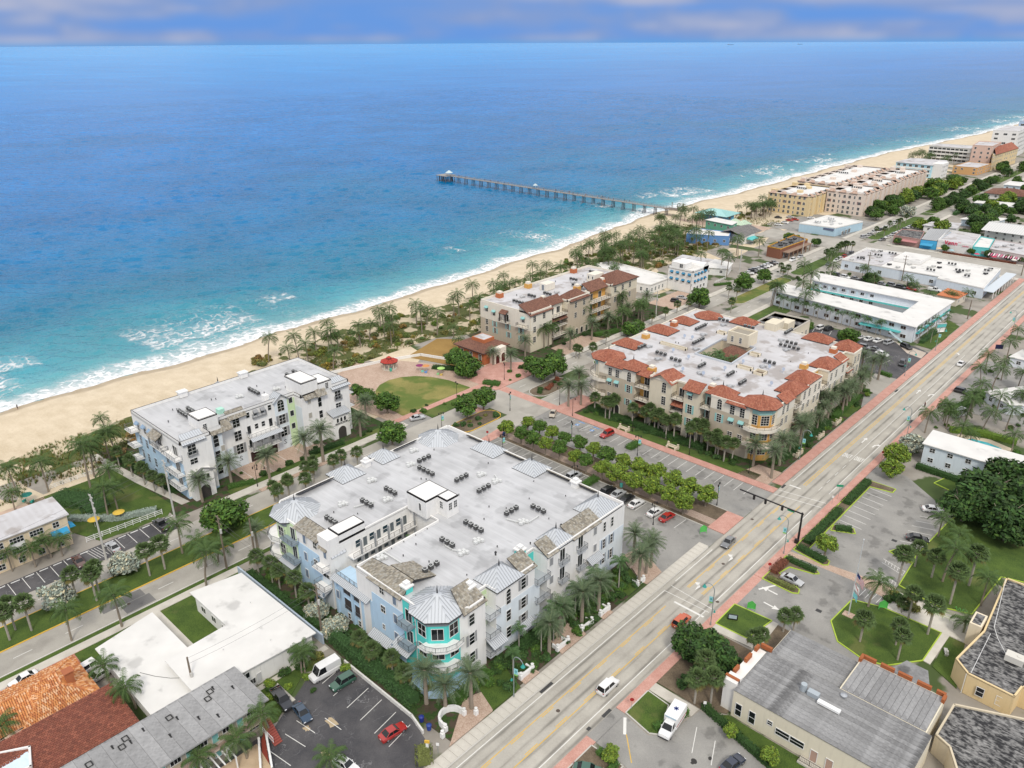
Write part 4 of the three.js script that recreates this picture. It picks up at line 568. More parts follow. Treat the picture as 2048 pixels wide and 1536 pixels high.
for (const y of [10.9,6.5]){door(b,fs,-123.8,y,1.5,2.7);balcony(b,fs,-126.4,-121.9,y,1.7,plain([0.25,0.31,0.36],0.7));balcony(b,faceZ(S),-115,-111.4,y-1.2,1.9,whiteS);door(b,faceZ(S),-113.2,y-1.2,2.2,2.4);balcony(b,fs,-89.5,-86.4,y-0.6,1.8,plain([0.25,0.31,0.36],0.7));door(b,fs,-88,y-0.5,1.6,2.5);}
metalAwning(b,fs,-127,-122,6.2,2.2,0.9);metalAwning(b,fs,-115.2,-111.4,5.0,2.3,1);metalAwning(b,fs,-98.6,-91.8,3.1,1.6,0.9);metalAwning(b,fs,-91.2,-86.4,5.5,2.3,0.9);
put(b, 'patio_post', gb().box(-115,-114.7,0,5,-66,-65.7).box(-111.8,-111.5,0,5,-66,-65.7).box(-91,-90.7,0,5,-66,-65.7),plain([0.2,0.25,0.3],0.7));
shutter(b,fs,-109.6,4.8,0.9,1.8,blueSh);shutter(b,faceZ(S+0.1),-112.6,12.6,0.9,1.8,blueSh);
// north and west fronts
for (let x=-126;x<-82;x += 5.2) for (const y of [12.2,8,4]) win(b,faceZ(N,-1),x,y,1.3,2.1,{nx:2,ny:3});
for (let z=-78;z>-110;z -= 5) for (const y of [11.8,8,4]) win(b,faceX(W-0.05,-1),z,y,1.3,2.1,{nx:2,ny:3});
// plant on the deck
vents(b,[[-121,-76,0.7],[-117,-79,0.6],[-99,-99,0.7],[-96,-101,0.6],[-95,-107,0.6],[-87,-104,0.6],[-84,-95,0.8],[-88,-90,0.7],[-93,-79,0.7],[-94,-78,0.7],[-86,-80,0.6],[-126,-108,0.7],[-112,-112,0.7],[-99,-113,0.6],[-90,-113,0.6],[-107,-98,0.7],[-118,-97,0.7],[-117,-97.6,0.7],[-96.5,-95,0.7],[-100,-80,0.7],[-99,-76,0.7],[-86.5,-88,1.3],[-83.4,-103.5,1.2]],H);
for (const [x,z] of [[-129,-104.4],[-124.4,-99.5],[-125.3,-89.1],[-116.5,-86.4],[-109.3,-107.2],[-104.8,-107.3],[-89.8,-99.4],[-91.8,-88.7],[-91.2,-84.1],[-101.2,-72.6],[-122,-79]]) plantBox(b,x,z,H);
duct(b,[[-93,-98],[-91,-98.6],[-89,-100],[-89,-103]],H);duct(b,[[-102.4,-71.4],[-102.4,-74.2],[-94.2,-74.2]],H);duct(b,[[-95.6,-83.4],[-93.5,-83.4],[-92,-84]],H);duct(b,[[-107,-109],[-105,-108]],H);duct(b,[[-119.4,-80],[-118,-84]],H);
const L='black condenser unit on a rack on the pale grey roof around the apartment courtyard', G='condenser units on the courtyard apartment roof';
for (const [x,z,n,d] of [[-123.6,-101.4,3, 'z'],[-121.2,-99.4,4, 'x'],[-111,-101.2,3, 'z'],[-104.2,-101.3,3, 'z'],[-119.6,-88.6,3, 'x'],[-119.5,-82.2,3, 'x'],[-119.6,-73.4,3, 'x'],[-93.9,-98.9,3, 'z'],[-91.7,-104.5,3, 'x'],[-97.7,-91.1,4, 'x'],[-96.8,-83.9,3, 'x'],[-91.9,-75.2,3, 'z']]) acRow(x,H,z,n,d,L,G);
}

// ================= white beach apartments with the paired entrance arches =================
{
const b=thing('apartment_block', 'long white four storey beach apartment block with arched entrance portals and brick forecourt', 'apartment building', -187,0,-94);
const H=15.0,E=-177.5,S=-68.1;
const foot=[[-199,S],[-172,S],[-172,-76],[-175.5,-76],[-175.5,-80.4],[E,-80.4],[E,-103],[-174,-103],[-174,-118.6],[-199,-118.6]];
put(b, 'wall', gb().prism(foot,0,H,false),whiteS);flatRoof(b,foot,H-0.1,membraneM,whiteS,0.75,0.35);
wallBox(b, 'painted_wall', -172,-171.95,0,0.5,S,-76,blueS);wallBox(b, 'painted_wall', -198.9,-172.1,0,9.6,S,S+0.06,blueS);wallBox(b, 'painted_wall', -175.5,-175.45,0,12.6,-80.3,-76.1,paleBlueS);wallBox(b, 'painted_wall', E,E+0.06,0,6.4,-87.4,-82,paleBlueS);wallBox(b, 'painted_wall', E,E+0.06,0,14.6,-100.7,-96.8,paleBlueS);wallBox(b, 'painted_wall', E,E+0.05,0,14.2,-102.95,-100.8,limeS);wallBox(b, 'painted_wall', -177.4,-174.1,0,12,-103,-102.95,paleBlueS);
// towers and steps in the roofline
wallBox(b, 'roof_house', -181,-175.4,H-0.2,18,-75,-80,whiteS);flatRoof(b,rect(-181,-175.4,-75,-80),17.8,membraneM,whiteS,0.25,0.25);
wallBox(b, 'roof_house', -182,-174,H-0.2,19,-103.5,-108.6,whiteS);flatRoof(b,rect(-182,-174,-103.5,-108.6),18.8,membraneM,whiteS,0.25,0.25);wallBox(b, 'roof_house', -180,-173.9,H-0.2,17.4,-108.7,-113,whiteS);flatRoof(b,rect(-180,-173.9,-108.7,-113),17.2,membraneM,whiteS,0.25,0.25);
for (const [u,y] of [[-76.4,15.6],[-111.4,16]]) win(b,faceX(u<-100?-173.9 : -175.4),u,y,0.9,1.7,{nx:2,ny:4});
shed(b, 'metal_roof', [-171.4,14.6,-68.4],[-171.4,14.6,-74.4],[-174.6,16.2,-69.2],[-174.6,16.2,-74.4],METAL);shed(b, 'metal_roof', [-173.2,14.2,-112.6],[-173.2,14.2,-118.9],[-177,16.2,-112.6],[-177,16.2,-117.6],METAL);
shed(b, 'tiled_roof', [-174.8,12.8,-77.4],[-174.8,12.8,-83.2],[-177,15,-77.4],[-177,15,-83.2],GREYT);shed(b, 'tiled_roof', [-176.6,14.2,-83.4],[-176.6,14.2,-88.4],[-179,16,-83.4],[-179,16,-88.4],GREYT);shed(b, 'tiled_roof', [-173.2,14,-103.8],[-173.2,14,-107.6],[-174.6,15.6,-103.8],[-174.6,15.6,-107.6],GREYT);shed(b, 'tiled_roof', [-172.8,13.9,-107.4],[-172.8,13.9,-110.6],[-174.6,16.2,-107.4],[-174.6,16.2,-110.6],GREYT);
{const g=gb();slope(g,[-176.7,14.6,-96.2],[-180,14.6,-96.2],[-176.7,16.6,-98.7],[-180,16.6,-98.7],METAL);slope(g,[-180,14.6,-101.2],[-176.7,14.6,-101.2],[-180,16.6,-98.7],[-176.7,16.6,-98.7],METAL);put(b, 'metal_roof', g,metalVC);put(b, 'gable_wall', gb().tri([E+0.06,14.6,-96.8],[E+0.06,14.6,-100.7],[E+0.06,16.3,-98.75]),whiteS);}
pyramid(b, 'pyramid_roof', -202,-198,-95,-91,13.6,2,METAL,true);
// east front openings
const q=faceX(-172),t=faceX(-175.5),m=faceX(E+0.06),n=faceX(-174);
win(b,q,-70.8,12.8,2,2.6,{nx:2,ny:3});win(b,q,-70.8,9.6,1.8,1.4,{nx:2,ny:2});balcony(b,q,-69.6,-72,11.4,0.5,greySh);win(b,n,-114.7,12,1.9,2.6,{nx:2,ny:3});win(b,n,-114.6,8.9,1.7,1.4,{nx:2,ny:2});balcony(b,n,-113.5,-115.9,10.8,0.5,greySh);
for (const [u,y,h,a] of [[-78.6,10.9,3.2,1],[-78.5,6.6,2.9,0],[-78.5,2.9,2.7,1]]) win(b,t,u,y,1.3,h,{nx:1,ny:3,arch:a,off:0.06});
for (const [u,y,h,a] of [[-108.7,11.9,2.8,1],[-108.7,8.2,2.2,0],[-108.6,4.2,2.2,0]]) win(b,n,u,y,1.1,h,{nx:1,ny:2,arch:a});
for (const [f,u,y] of [[t,-80.1,8.3],[faceX(E),-81.4,12.7],[n,-105.4,13.2],[n,-105.3,9],[n,-105.2,5]]) shutter(b,f,u,y,1.0,1.5,plain([0.40,0.38,0.33],0.8));
for (const y of [12.9,9,5.2]){win(b,m,-85.5,y,1.9,2.7,{nx:2,ny:3,shut:y<6?greySh : undefined,sw:0.7});win(b,m,-98.7,y+(y>12?0.3 : 0.1),1.9,y>12?3.3 : 2.7,{nx:2,ny:y>12?4 : 3,arch:y>12,shut:y<12?greySh : undefined,sw:0.7});win(b,m,-101.8,y+0.8,1.1,1.6,{nx:1,ny:1});}
const c=faceX(E);for (const u of [-89,-91.1,-93.2,-95.4]) win(b,c,u,13.7,0.95,1.5,{nx:1,ny:2,awn:u<-90&&u>-94?greySh : undefined});for (const u of [-91,-93]){win(b,c,u,9.8,0.95,1.4,{nx:1,ny:2});win(b,c,u,5.9,0.95,1.4,{nx:1,ny:2});}for (const u of [-88.8,-95.2]){door(b,c,u,8.3,1,2.3,glassM,1);door(b,c,u,4.3,1,2.3,glassM,1);}
balcony(b,c,-90.2,-94.2,12.4,0.5,greySh);balcony(b,c,-88,-96.4,8.1,2.4,whiteS);metalAwning(b,faceX(E+2.3),-87.6,-96.8,8.0,1.1,0.7);balcony(b,c,-88,-96.4,4.1,2.4,whiteS);put(b, 'balcony_post', gb().box(-175.4,-175.1,4.1,8,-88.3,-88).box(-175.4,-175.1,4.1,8,-91,-90.7).box(-175.4,-175.1,4.1,8,-93.7,-93.4).box(-175.4,-175.1,4.1,8,-96.4,-96.1),greySh);
{const d=onFace(b,c,mesh('garage_opening', frameG(8,2.9,1,1,false,0.25),whiteS,b),-92.2,1.5);mesh('painted_shade', paneG(8,2.9,false),plain([0.045,0.022,0.02],0.95),d,0,0,0);}  // garage interior shade painted as one dark flat pane
for (const [u,y] of [[-85.4,2.4],[-98.7,2.2]]){const g=gb(),P=(a,yy)=>fw(m,u+a,y+yy,0.03);g.tube([P(-0.4,0.4),P(0,0.7),P(0.3,0.4),P(-0.1,0),P(-0.4,-0.5),P(0.5,-0.5)],0.07,5);put(b, 'house_number', g,darkM);}
// entrance portals with blind arcades
for (const [z,w] of [[-113.4,5.6],[-71.4,5.4]]){
const x=z<-100?-171.5 : -169.8,x0=z<-100?-174 : -172;wallBox(b, 'portal', x0,x,0,6.9,z-w/2,z+w/2,whiteS);const f=faceX(x);
for (const k of [-1.2,0,1.2]) win(b,f,z+k,5.7,0.7,1.3,{nx:1,ny:1,arch:1,t:0.14});const d=onFace(b,f,mesh('arch', frameG(2.7,3.6,1,1,true,0.3),whiteS,b),z,1.8);mesh('painted_shade', paneG(2.7,3.6,true),plain([0.05,0.045,0.04],0.9),d,0,0,0);  // the shade within the archway is a dark flat pane, painted on
if (z<-100) metalAwning(b,faceX(-173.9),z-3,z+3,8.2,3.0,0.9);else {const g=gb();slope(g,[-169.2,6.9,-68.3],[-169.2,6.9,-71.4],[-170,8.2,-71.2],[-170,8.2,-71.4],{colour:tones([[0.4,0.39,0.37]]),under:[0.3,0.3,0.29],flat:true});g.col=[0.16,0.16,0.16];g.bar([-169.6,6.9,-68.4],[-169.6,8.2,-71.4],0.9,0.2).bar([-169.6,8.2,-71.4],[-169.6,6.9,-74.6],0.9,0.2);put(b, 'portal_roof', g,roofVC);}
wallBox(b, 'portal_band', x-0.02,x+0.05,4.3,4.45,z-w/2,z+w/2,plain([0.3,0.29,0.28]));
}
// south front
const s=faceZ(S+0.06);for (const [u,y,a] of [[-195.4,12.2,1],[-191.6,12.4,1],[-188.1,12.4,1],[-192,8.2,0],[-188.2,8.3,0],[-195.5,8.4,0],[-192.5,4,0],[-188.5,4.1,0],[-195.6,4.2,0],[-180.5,8.3,0],[-181,4.3,0],[-189.4,0.9,0]]) win(b,s,u,y,1.3,2.5,{nx:2,ny:3,awn:a?plain([0.24,0.34,0.46],0.8) : undefined,frame:a?frameM : plain([0.5,0.6,0.7],0.6)});
for (const y of [10.9,6.6,2.9]){balcony(b,s,-199.6,-195.6,y,2.2,whiteS);balcony(b,s,-179,-171.8,y+0.3,1.9,whiteS);door(b,s,-175,y+0.3,2.2,2.5);}
tileAwning(b,s,-186.3,-181.2,14.6,1.9,1.3,GREYT);put(b, 'canopy_post', gb().box(-186,-185.7,11.2,13.6,-66.6,-66.3).box(-181.8,-181.5,11.2,13.6,-66.6,-66.3),greySh);balcony(b,s,-186,-179.4,11.1,1.7,whiteS);door(b,s,-183.6,11.1,2.4,2.3);
for (let z=-73;z>-118;z -= 4.4) for (const y of [12.4,8.3,4.2]) win(b,faceX(-199,-1),z,y,1.6,2.2,{nx:2,ny:2});for (let x=-196;x<-178;x += 4) for (const y of [12.4,8.3]) win(b,faceZ(-118.6,-1),x,y,1.4,2.2,{nx:2,ny:2});
for (const y of [11,7]) balcony(b,faceZ(-118.6,-1),-178.6,-174.4,y,1.7,whiteS);
for (const [x,z] of [[-198.6,-82],[-198.6,-100]]){wallBox(b, 'chimney', x-0.8,x+0.8,H,16.4,z-1.1,z+1.1,whiteS);wallBox(b, 'chimney_cap', x-1,x+1,16.4,16.7,z-1.3,z+1.3,whiteM);}wallBox(b, 'chimney', -182.4,-180.8,H-0.1,16.2,-84.6,-83,stucco([0.42,0.70,0.58]));wallBox(b, 'chimney', -181.4,-179.8,H-0.1,16.2,-97,-95.6,whiteS);
vents(b,[[-192,-76,0.8],[-191.4,-76.8,0.8],[-190.5,-86,0.8],[-190,-87,0.8],[-189.5,-99,0.8],[-184.5,-97,0.8],[-184,-98,0.8],[-183,-104,0.8],[-186,-72,0.9]],H);plantBox(b,-189,-79,H);plantBox(b,-186.5,-92,H);plantBox(b,-183.6,-101.6,H);
const L='black condenser unit on the flat roof of the white beach apartments', G='condenser units on the beach apartment roof';for (const [x,z,k,d] of [[-188.8,-76.3,4, 'x'],[-188.6,-78.6,4, 'x'],[-188,-96,4, 'x'],[-189.4,-108.6,3, 'x'],[-190,-111.2,3, 'x']]) acRow(x,H,z,k,d,L,G);
}

// ================= terracotta apartment blocks =================
const creamS=stucco([0.70,0.63,0.49]),tanS=stucco([0.50,0.43,0.33]),ivoryS=stucco([0.76,0.71,0.61]),ochreS=stucco([0.62,0.34,0.09]),rustS=stucco([0.47,0.15,0.06]),aquaSh=plain([0.27,0.52,0.50],0.75),aquaS=stucco([0.30,0.52,0.49]),ironM=plain([0.045,0.035,0.03],0.6);
const creamWin={nx:2,ny:4,frame:plain([0.70,0.68,0.62],0.6)};
{
const b=thing('apartment_block', 'cream and ochre four storey apartment block with terracotta hip roofs around a palm courtyard', 'apartment building', -105,0,-210);
const H=15.0,W=-135,E=-76.5,S=-178.6,N=-241;
const foot=[[W,S-4],[W+4,S],[-117.5,S],[-117.5,S-2.6],[-112.6,S-2.6],[-112.6,S],[-105.2,S],[-105.2,S-2.4],[-101.3,S-2.4],[-101.3,S],[-96,S],[-96,S-2.4],[-93,S-2.4],[-93,S],[E-5,S],[E,S-5],[E,-194.4],[E-2.4,-194.4],[E-2.4,-198],[E,-198],[E,-211.6],[E-3,-211.6],[E-3,-216],[E,-216],[E,-230],[E-2.6,-230],[E-2.6,-234.6],[E,-234.6],[E,N],[W,N]];
put(b, 'wall', gb().prism(foot,0,H,false),creamS);
const hole=[[-112.2,-202.3],[-100,-202.2],[-101,-219.4],[-112.6,-219.4]];
{const g=gb(),sh=new THREE.Shape(foot.map((p)=>new THREE.Vector2(p[0],p[1])));const v=foot.map((p)=>new THREE.Vector2(...p)),hv=hole.map((p)=>new THREE.Vector2(...p)),all=[...foot,...hole];for (const [a,c,d] of THREE.ShapeUtils.triangulateShape(v,[hv])) g.tri([all[a][0],H,all[a][1]],[all[d][0],H,all[d][1]],[all[c][0],H,all[c][1]]);put(b, 'roof', g,stainedM);}
{const g=gb(),e=gb();for (let i=0;i<4;i++){const a=hole[i],c=hole[(i+1) % 4];g.quad([a[0],0,a[1]],[c[0],0,c[1]],[c[0],H+0.5,c[1]],[a[0],H+0.5,a[1]]);e.bar([a[0],H+0.25,a[1]],[c[0],H+0.25,c[1]],0.35,0.6);}put(b, 'courtyard_wall', g,creamS);put(b, 'parapet', e,plain([0.50,0.53,0.57],0.7));put(b, 'courtyard_floor', gb().poly(rect(-112,-100.4,-202.4,-219.2),0.1),brickM);}
{const g=gb();for (let i=0;i<foot.length;i++){const a=foot[i],c=foot[(i+1) % foot.length];g.bar([a[0],H+0.15,a[1]],[c[0],H+0.15,c[1]],0.3,0.5);}put(b, 'parapet', g,ivoryS);}
wallBox(b, 'roof_house', -110.2,-103,H,18.6,-218,-224,creamS);put(b, 'roof_house_well', gb().poly(rect(-109.6,-103.6,-218.6,-223.4),18.62),plain([0.30,0.27,0.22],0.9));put(b, 'parapet', gb().box(-110.2,-109.7,18.6,19.1,-224,-218).box(-103.5,-103,18.6,19.1,-224,-218).box(-109.7,-103.5,18.6,19.1,-218.5,-218).box(-109.7,-103.5,18.6,19.1,-224,-223.5),creamS);for (const x of [-108.4,-105.6]) win(b,faceZ(-218,1),x,16.8,0.7,1.7,{nx:2,ny:3});
pyramid(b, 'hip_roof', -110.6,-101.4,-219,-211.4,13,2.6,BROWN);
for (const [x,z,w,d] of [[-98.5,-214,3.2,2],[-95.6,-202.2,4.6,1.8],[-90.6,-201.7,3.2,3.2],[-115.7,-224.7,3,2],[-120.7,-203.6,9.5,1.3]]){put(b, 'light_well', gb().box(x-w/2,x+w/2,H,H+0.7,z-d/2,z-d/2+0.25).box(x-w/2,x+w/2,H,H+0.7,z+d/2-0.25,z+d/2).box(x-w/2,x-w/2+0.25,H,H+0.7,z-d/2,z+d/2).box(x+w/2-0.25,x+w/2,H,H+0.7,z-d/2,z+d/2),creamS);put(b, 'light_well_floor', gb().poly(rect(x-w/2+0.25,x+w/2-0.25,z-d/2+0.25,z+d/2-0.25),H+0.02),plain([0.16,0.12,0.09],0.95));}
wallBox(b, 'roof_house', -107.5,-103.5,H,17.4,-244,-238,creamS);
// paint fields
const zs=(x0,x1,y0,y1,m,z=S)=>wallBox(b, 'painted_wall', x0,x1,y0,y1,z,z+0.06,m),xs=(z0,z1,y0,y1,m,x=E)=>wallBox(b, 'painted_wall', x,x+0.06,y0,y1,z0,z1,m);
zs(-130.6,-117.6,11.6,H-0.1,ivoryS);zs(-130.6,-117.6,0,11.5,tanS);zs(-117.4,-112.7,0,H-0.1,ochreS,S-2.6);zs(-92.9,-81.6,11.6,H-0.1,ivoryS);zs(-92.9,-81.6,0,11.5,tanS);zs(-95.9,-93.1,0,H-0.1,aquaS,S-2.4);zs(-105.1,-101.4,0,H-0.1,tanS,S-2.4);xs(-194.3,-184,11.6,H-0.1,ivoryS);xs(-211.5,-198.2,9.6,H-0.1,ivoryS);xs(-215.9,-211.7,0,H-0.1,ochreS,E-3);xs(-229.9,-216.1,10,H-0.1,ivoryS);
// towers
for (const [cx,cz,m,rot] of [[-130.7,-183.2,creamS,0],[-80.6,-182.9,ochreS,0]]){put(b, 'corner_tower', gb().prism(ngon(cx,cz,4.1),0,H+0.3),m);coneRoof(b, 'cone_roof', cx,cz,5.4,H+0.3,2.2,8,TERRA,true);put(b, 'cornice', gb().prism(ngon(cx,cz,4.2),13.4,H+0.2),aquaS);for (const a of [0,45,90,135,180]) for (const [y,h] of [[11.8,2.7],[7.4,2.4],[3,2.2]]) win(b,faceA(cx,cz,3.8,a),0,y,2.1,h,{...creamWin,nx:3});const p=[];for (let i=0;i <= 6;i++){const a=(cx<-100?60+i*24 : -10+i*20)*Math.PI/180;p.push([cx+5.6*Math.cos(a),cz+5.6*Math.sin(a)]);}for (const y of [9.7,5.2]){put(b, 'balcony_slab', gb().prism([[cx,cz],...p],y-0.9,y).poly([[cx,cz],...p].reverse(),y-0.9),ivoryS);railing(b,p.map(([x,z])=>[cx+(x-cx)*0.97,cz+(z-cz)*0.97]),y,ironM);}}
coneRoof(b, 'cone_roof', -127.8,-237.2,5,H+0.2,1.9,8,TERRA);
// hip roofs round the edge
for (const [x,z,a,c,r] of [[-120.4,-181.4,3.4,3.4,2.2],[-91.5,-181.8,3.6,3.2,2.2],[-78.9,-197.2,3.1,4.4,2.1],[-79.9,-206.6,3.6,4.2,2.2],[-79.5,-220.6,3.4,4.4,2.2],[-80.4,-238.9,3.6,4,2.4],[-132,-195.8,4.4,3.4,1.9],[-131.6,-213.8,4.6,3.6,1.9],[-130.9,-226.6,4,3.2,1.8],[-115.2,-239.2,4.2,3.4,1.9],[-89.9,-240.2,4.4,3.2,1.9]]) pyramid(b, 'hip_roof', x-a,x+a,z-c,z+c,H+0.25,r,TERRA,z>-200&&x>-122&&x<-85);
{const g=gb();slope(g,[-112.8,14.6,S+0.9],[-112.8,14.6,S-7.6],[-108.8,16.9,S+0.9],[-108.8,16.9,S-6],TERRA);slope(g,[-104.9,14.6,S-7.6],[-104.9,14.6,S+0.9],[-108.8,16.9,S-6],[-108.8,16.9,S+0.9],TERRA);put(b, 'gable_roof', g,roofVC).userData.kind='stuff';put(b, 'gable_wall', gb().tri([-112.3,14.8,S+0.02],[-105.4,14.8,S+0.02],[-108.8,16.7,S+0.02]),creamS);}
const f=faceZ(S);tileAwning(b,faceZ(S-2.2),-127.9,-121.6,16.4,3.2,1.6,TERRA);tileAwning(b,faceZ(S-3),-117.3,-113.2,15.6,3.2,1.3,TERRA);tileAwning(b,faceZ(S-2.4),-101.4,-95.9,16.6,3.6,1.9,TERRA);tileAwning(b,faceZ(S-2.2),-88.3,-82.4,16.2,3.2,1.6,TERRA);tileAwning(b,faceZ(S-2.4),-105.2,-101.3,9.6,2.9,1.1,TERRA);tileAwning(b,faceZ(S-2.6),-117.5,-112.7,5.8,3.4,1.2,BROWN);tileAwning(b,faceZ(S-2.4),-96,-93,5.6,3,1,BROWN);
const e=faceX(E);tileAwning(b,faceX(E-2.2),-193.2,-187,16.4,3,1.6,TERRA);tileAwning(b,faceX(E-2.6),-230,-225,16.4,3,1.5,TERRA);tileAwning(b,faceX(E-2.4),-194.4,-198,7.2,3.4,1.3,BROWN);tileAwning(b,faceX(E-2.6),-230,-234.6,11.4,3.2,1.2,TERRA);
for (const [x,z,m] of [[-114.3,S-3.4,ochreS],[-94.6,S-3.4,rustS],[-131.6,-204.4,ochreS],[-131.2,-220.6,rustS],[-83,-213.8,ochreS],[-81.8,-232,rustS]]){wallBox(b, 'chimney', x-1,x+1,H-0.2,16.3,z-1,z+1,m);wallBox(b, 'chimney_cap', x-0.7,x+0.7,16.3,17,z-0.7,z+0.7,ivoryS);}
// south front windows
const aq={...creamWin,shut:aquaSh,sw:0.55};
for (const u of [-126.5,-123.9]){win(b,f,u,12.7,1.2,2.4,{...creamWin,off:0.06});win(b,f,u,9.4,1.2,1.9,{...creamWin,awn:aquaSh,off:0.06});win(b,f,u,5,1.2,1.9,{...creamWin,off:0.06});}
win(b,f,-119.7,12.9,1.3,3,{...creamWin,arch:1,off:0.06});win(b,f,-119.7,9.1,1.3,2.3,{...aq,off:0.06});win(b,f,-119.7,4.8,1.3,2,{...aq,off:0.06});
win(b,f,-107.8,13,1.3,3.1,{...creamWin,arch:1});win(b,f,-107.7,9,1.3,2.5,creamWin);win(b,f,-107.6,5.4,1.3,2.5,creamWin);win(b,f,-107.6,2,1.3,1.8,creamWin);
win(b,f,-99.3,13,1.3,2.2,{...creamWin,awn:aquaSh});win(b,f,-99.2,9,1.3,2.6,aq);win(b,f,-99.2,5,1.3,2.4,aq);win(b,f,-90.3,13.3,1.3,3,{...creamWin,arch:1,off:0.06});win(b,f,-90.1,9.3,1.3,2.4,{...aq,off:0.06});
for (const u of [-86.5,-83.6]){win(b,f,u,12.8,1.3,2.5,{...creamWin,off:0.06});win(b,f,u,9.5,1.3,1.7,{...creamWin,awn:aquaSh,off:0.06});win(b,f,u,5.4,1.3,2,{...creamWin,off:0.06});}
for (const [u0,u1,z] of [[-117.4,-112.7,S-2.6],[-105.1,-101.4,S-2.4],[-95.9,-93.1,S-2.4]]) for (const y of [10.9,6.9,3]){door(b,faceZ(z+0.06),(u0+u1)/2,y,1.7,2.4);balcony(b,faceZ(S),u0,u1,y,0.5,ivoryS,ironM,-2.4);}
for (const u of [-124,-110,-98]){const d=onFace(b,f,mesh('garden_arch', frameG(2.6,3,1,1,true,0.3),ivoryS,b),u,1.5,0.06);mesh('painted_shade', paneG(2.6,3,true),plain([0.03,0.028,0.026],0.9),d,0,0,0.01);}  // dark flat panes paint the shade inside the garden arches
// east, north and west fronts
for (const z of [-187.4,-190,-200.4,-203.6,-207.4,-210,-218.4,-222,-227,-236.4,-239]) for (const [y,h] of [[12.8,2.4],[9.4,2.1],[5.2,2.1]]) win(b,e,z,y,1.2,h,{...creamWin,off:0.06});
for (const [z0,z1,d] of [[-194.5,-197.9,2.4],[-211.7,-215.9,3],[-230.1,-234.5,2.6]]) for (const y of [11,7,3]){door(b,faceX(E-d+0.06),(z0+z1)/2,y,1.7,2.4);balcony(b,e,z0,z1,y,0.6,ivoryS,ironM,-d+0.1);}
for (let x=-130;x<-80;x += 5) for (const y of [12.4,8.4,4.4]) win(b,faceZ(N,-1),x,y,1.3,2,creamWin);for (let z=-187;z>-238;z -= 5) for (const y of [12.4,8.4,4.4]) win(b,faceX(W,-1),z,y,1.3,2,creamWin);
// plant
const L='black condenser unit among pipes on the stained roof around the palm courtyard', G='condenser units on the terracotta edged roof';
for (const [x,z,n,d] of [[-127,-194,3, 'z'],[-120.8,-194.5,3, 'x'],[-114.8,-193.1,3, 'x'],[-105.3,-193,3, 'z'],[-95.9,-192.8,3, 'z'],[-90.5,-189.5,3, 'z'],[-123,-221,5, 'z'],[-116.7,-208.8,5, 'z'],[-122.4,-235.2,3, 'x'],[-112.6,-234.5,3, 'x'],[-93.2,-209.9,3, 'x'],[-95.6,-229.6,3, 'x'],[-96,-226,5, 'x'],[-99.6,-237,4, 'z']]) acRow(x,H,z,n,d,L,G);
for (const [x,z] of [[-126,-198],[-118,-191],[-111,-190.6],[-103,-190],[-97.6,-189],[-92,-187],[-119,-219],[-114,-206],[-119,-232],[-93,-224],[-92,-206.6],[-98,-231]]) plantBox(b,x,z,H,plain([0.42,0.43,0.44],0.7));
const dm=plain([0.36,0.42,0.52],0.6);for (const [x,z] of [[-118,-199],[-122,-212],[-119.5,-212.6],[-111.4,-197],[-99,-196.4],[-101.6,-188.8],[-107.6,-187.6],[-113,-229],[-90,-206],[-86,-206.6],[-97.6,-204.6],[-84,-195]]) put(b, 'satellite_dish', gb().cyl([x,H,z],[x,H+0.8,z],0.06,0.06,6).cyl([x-0.1,H+1.1,z],[x+0.12,H+1.2,z+0.1],0.08,0.55,10),dm);
vents(b,[[-122,-207,0.8],[-121,-207,0.8],[-108,-199,0.7],[-88,-216,0.7],[-87,-226,0.7],[-105,-228,0.7],[-96,-198,0.7],[-124,-230,0.7]],H);
}
{ // dark roofed annex on the north side of the courtyard block
const b=thing('annex', 'low cream annex with dark stained flat roof between the courtyard block and the motel', 'building', -109,0,-256);
wallBox(b, 'wall', -116,-102.6,0,12.4,-248.5,-263.8,creamS);flatRoof(b,rect(-116,-102.6,-248.5,-263.8),12.4,agedRoofM,ivoryS,0.6);wallBox(b, 'roof_house', -107.4,-103.6,12.4,15.2,-247.8,-253,creamS);for (let z=-251;z>-262;z -= 3.4) win(b,faceX(-102.6),z,9,1.2,1.6,creamWin);
}
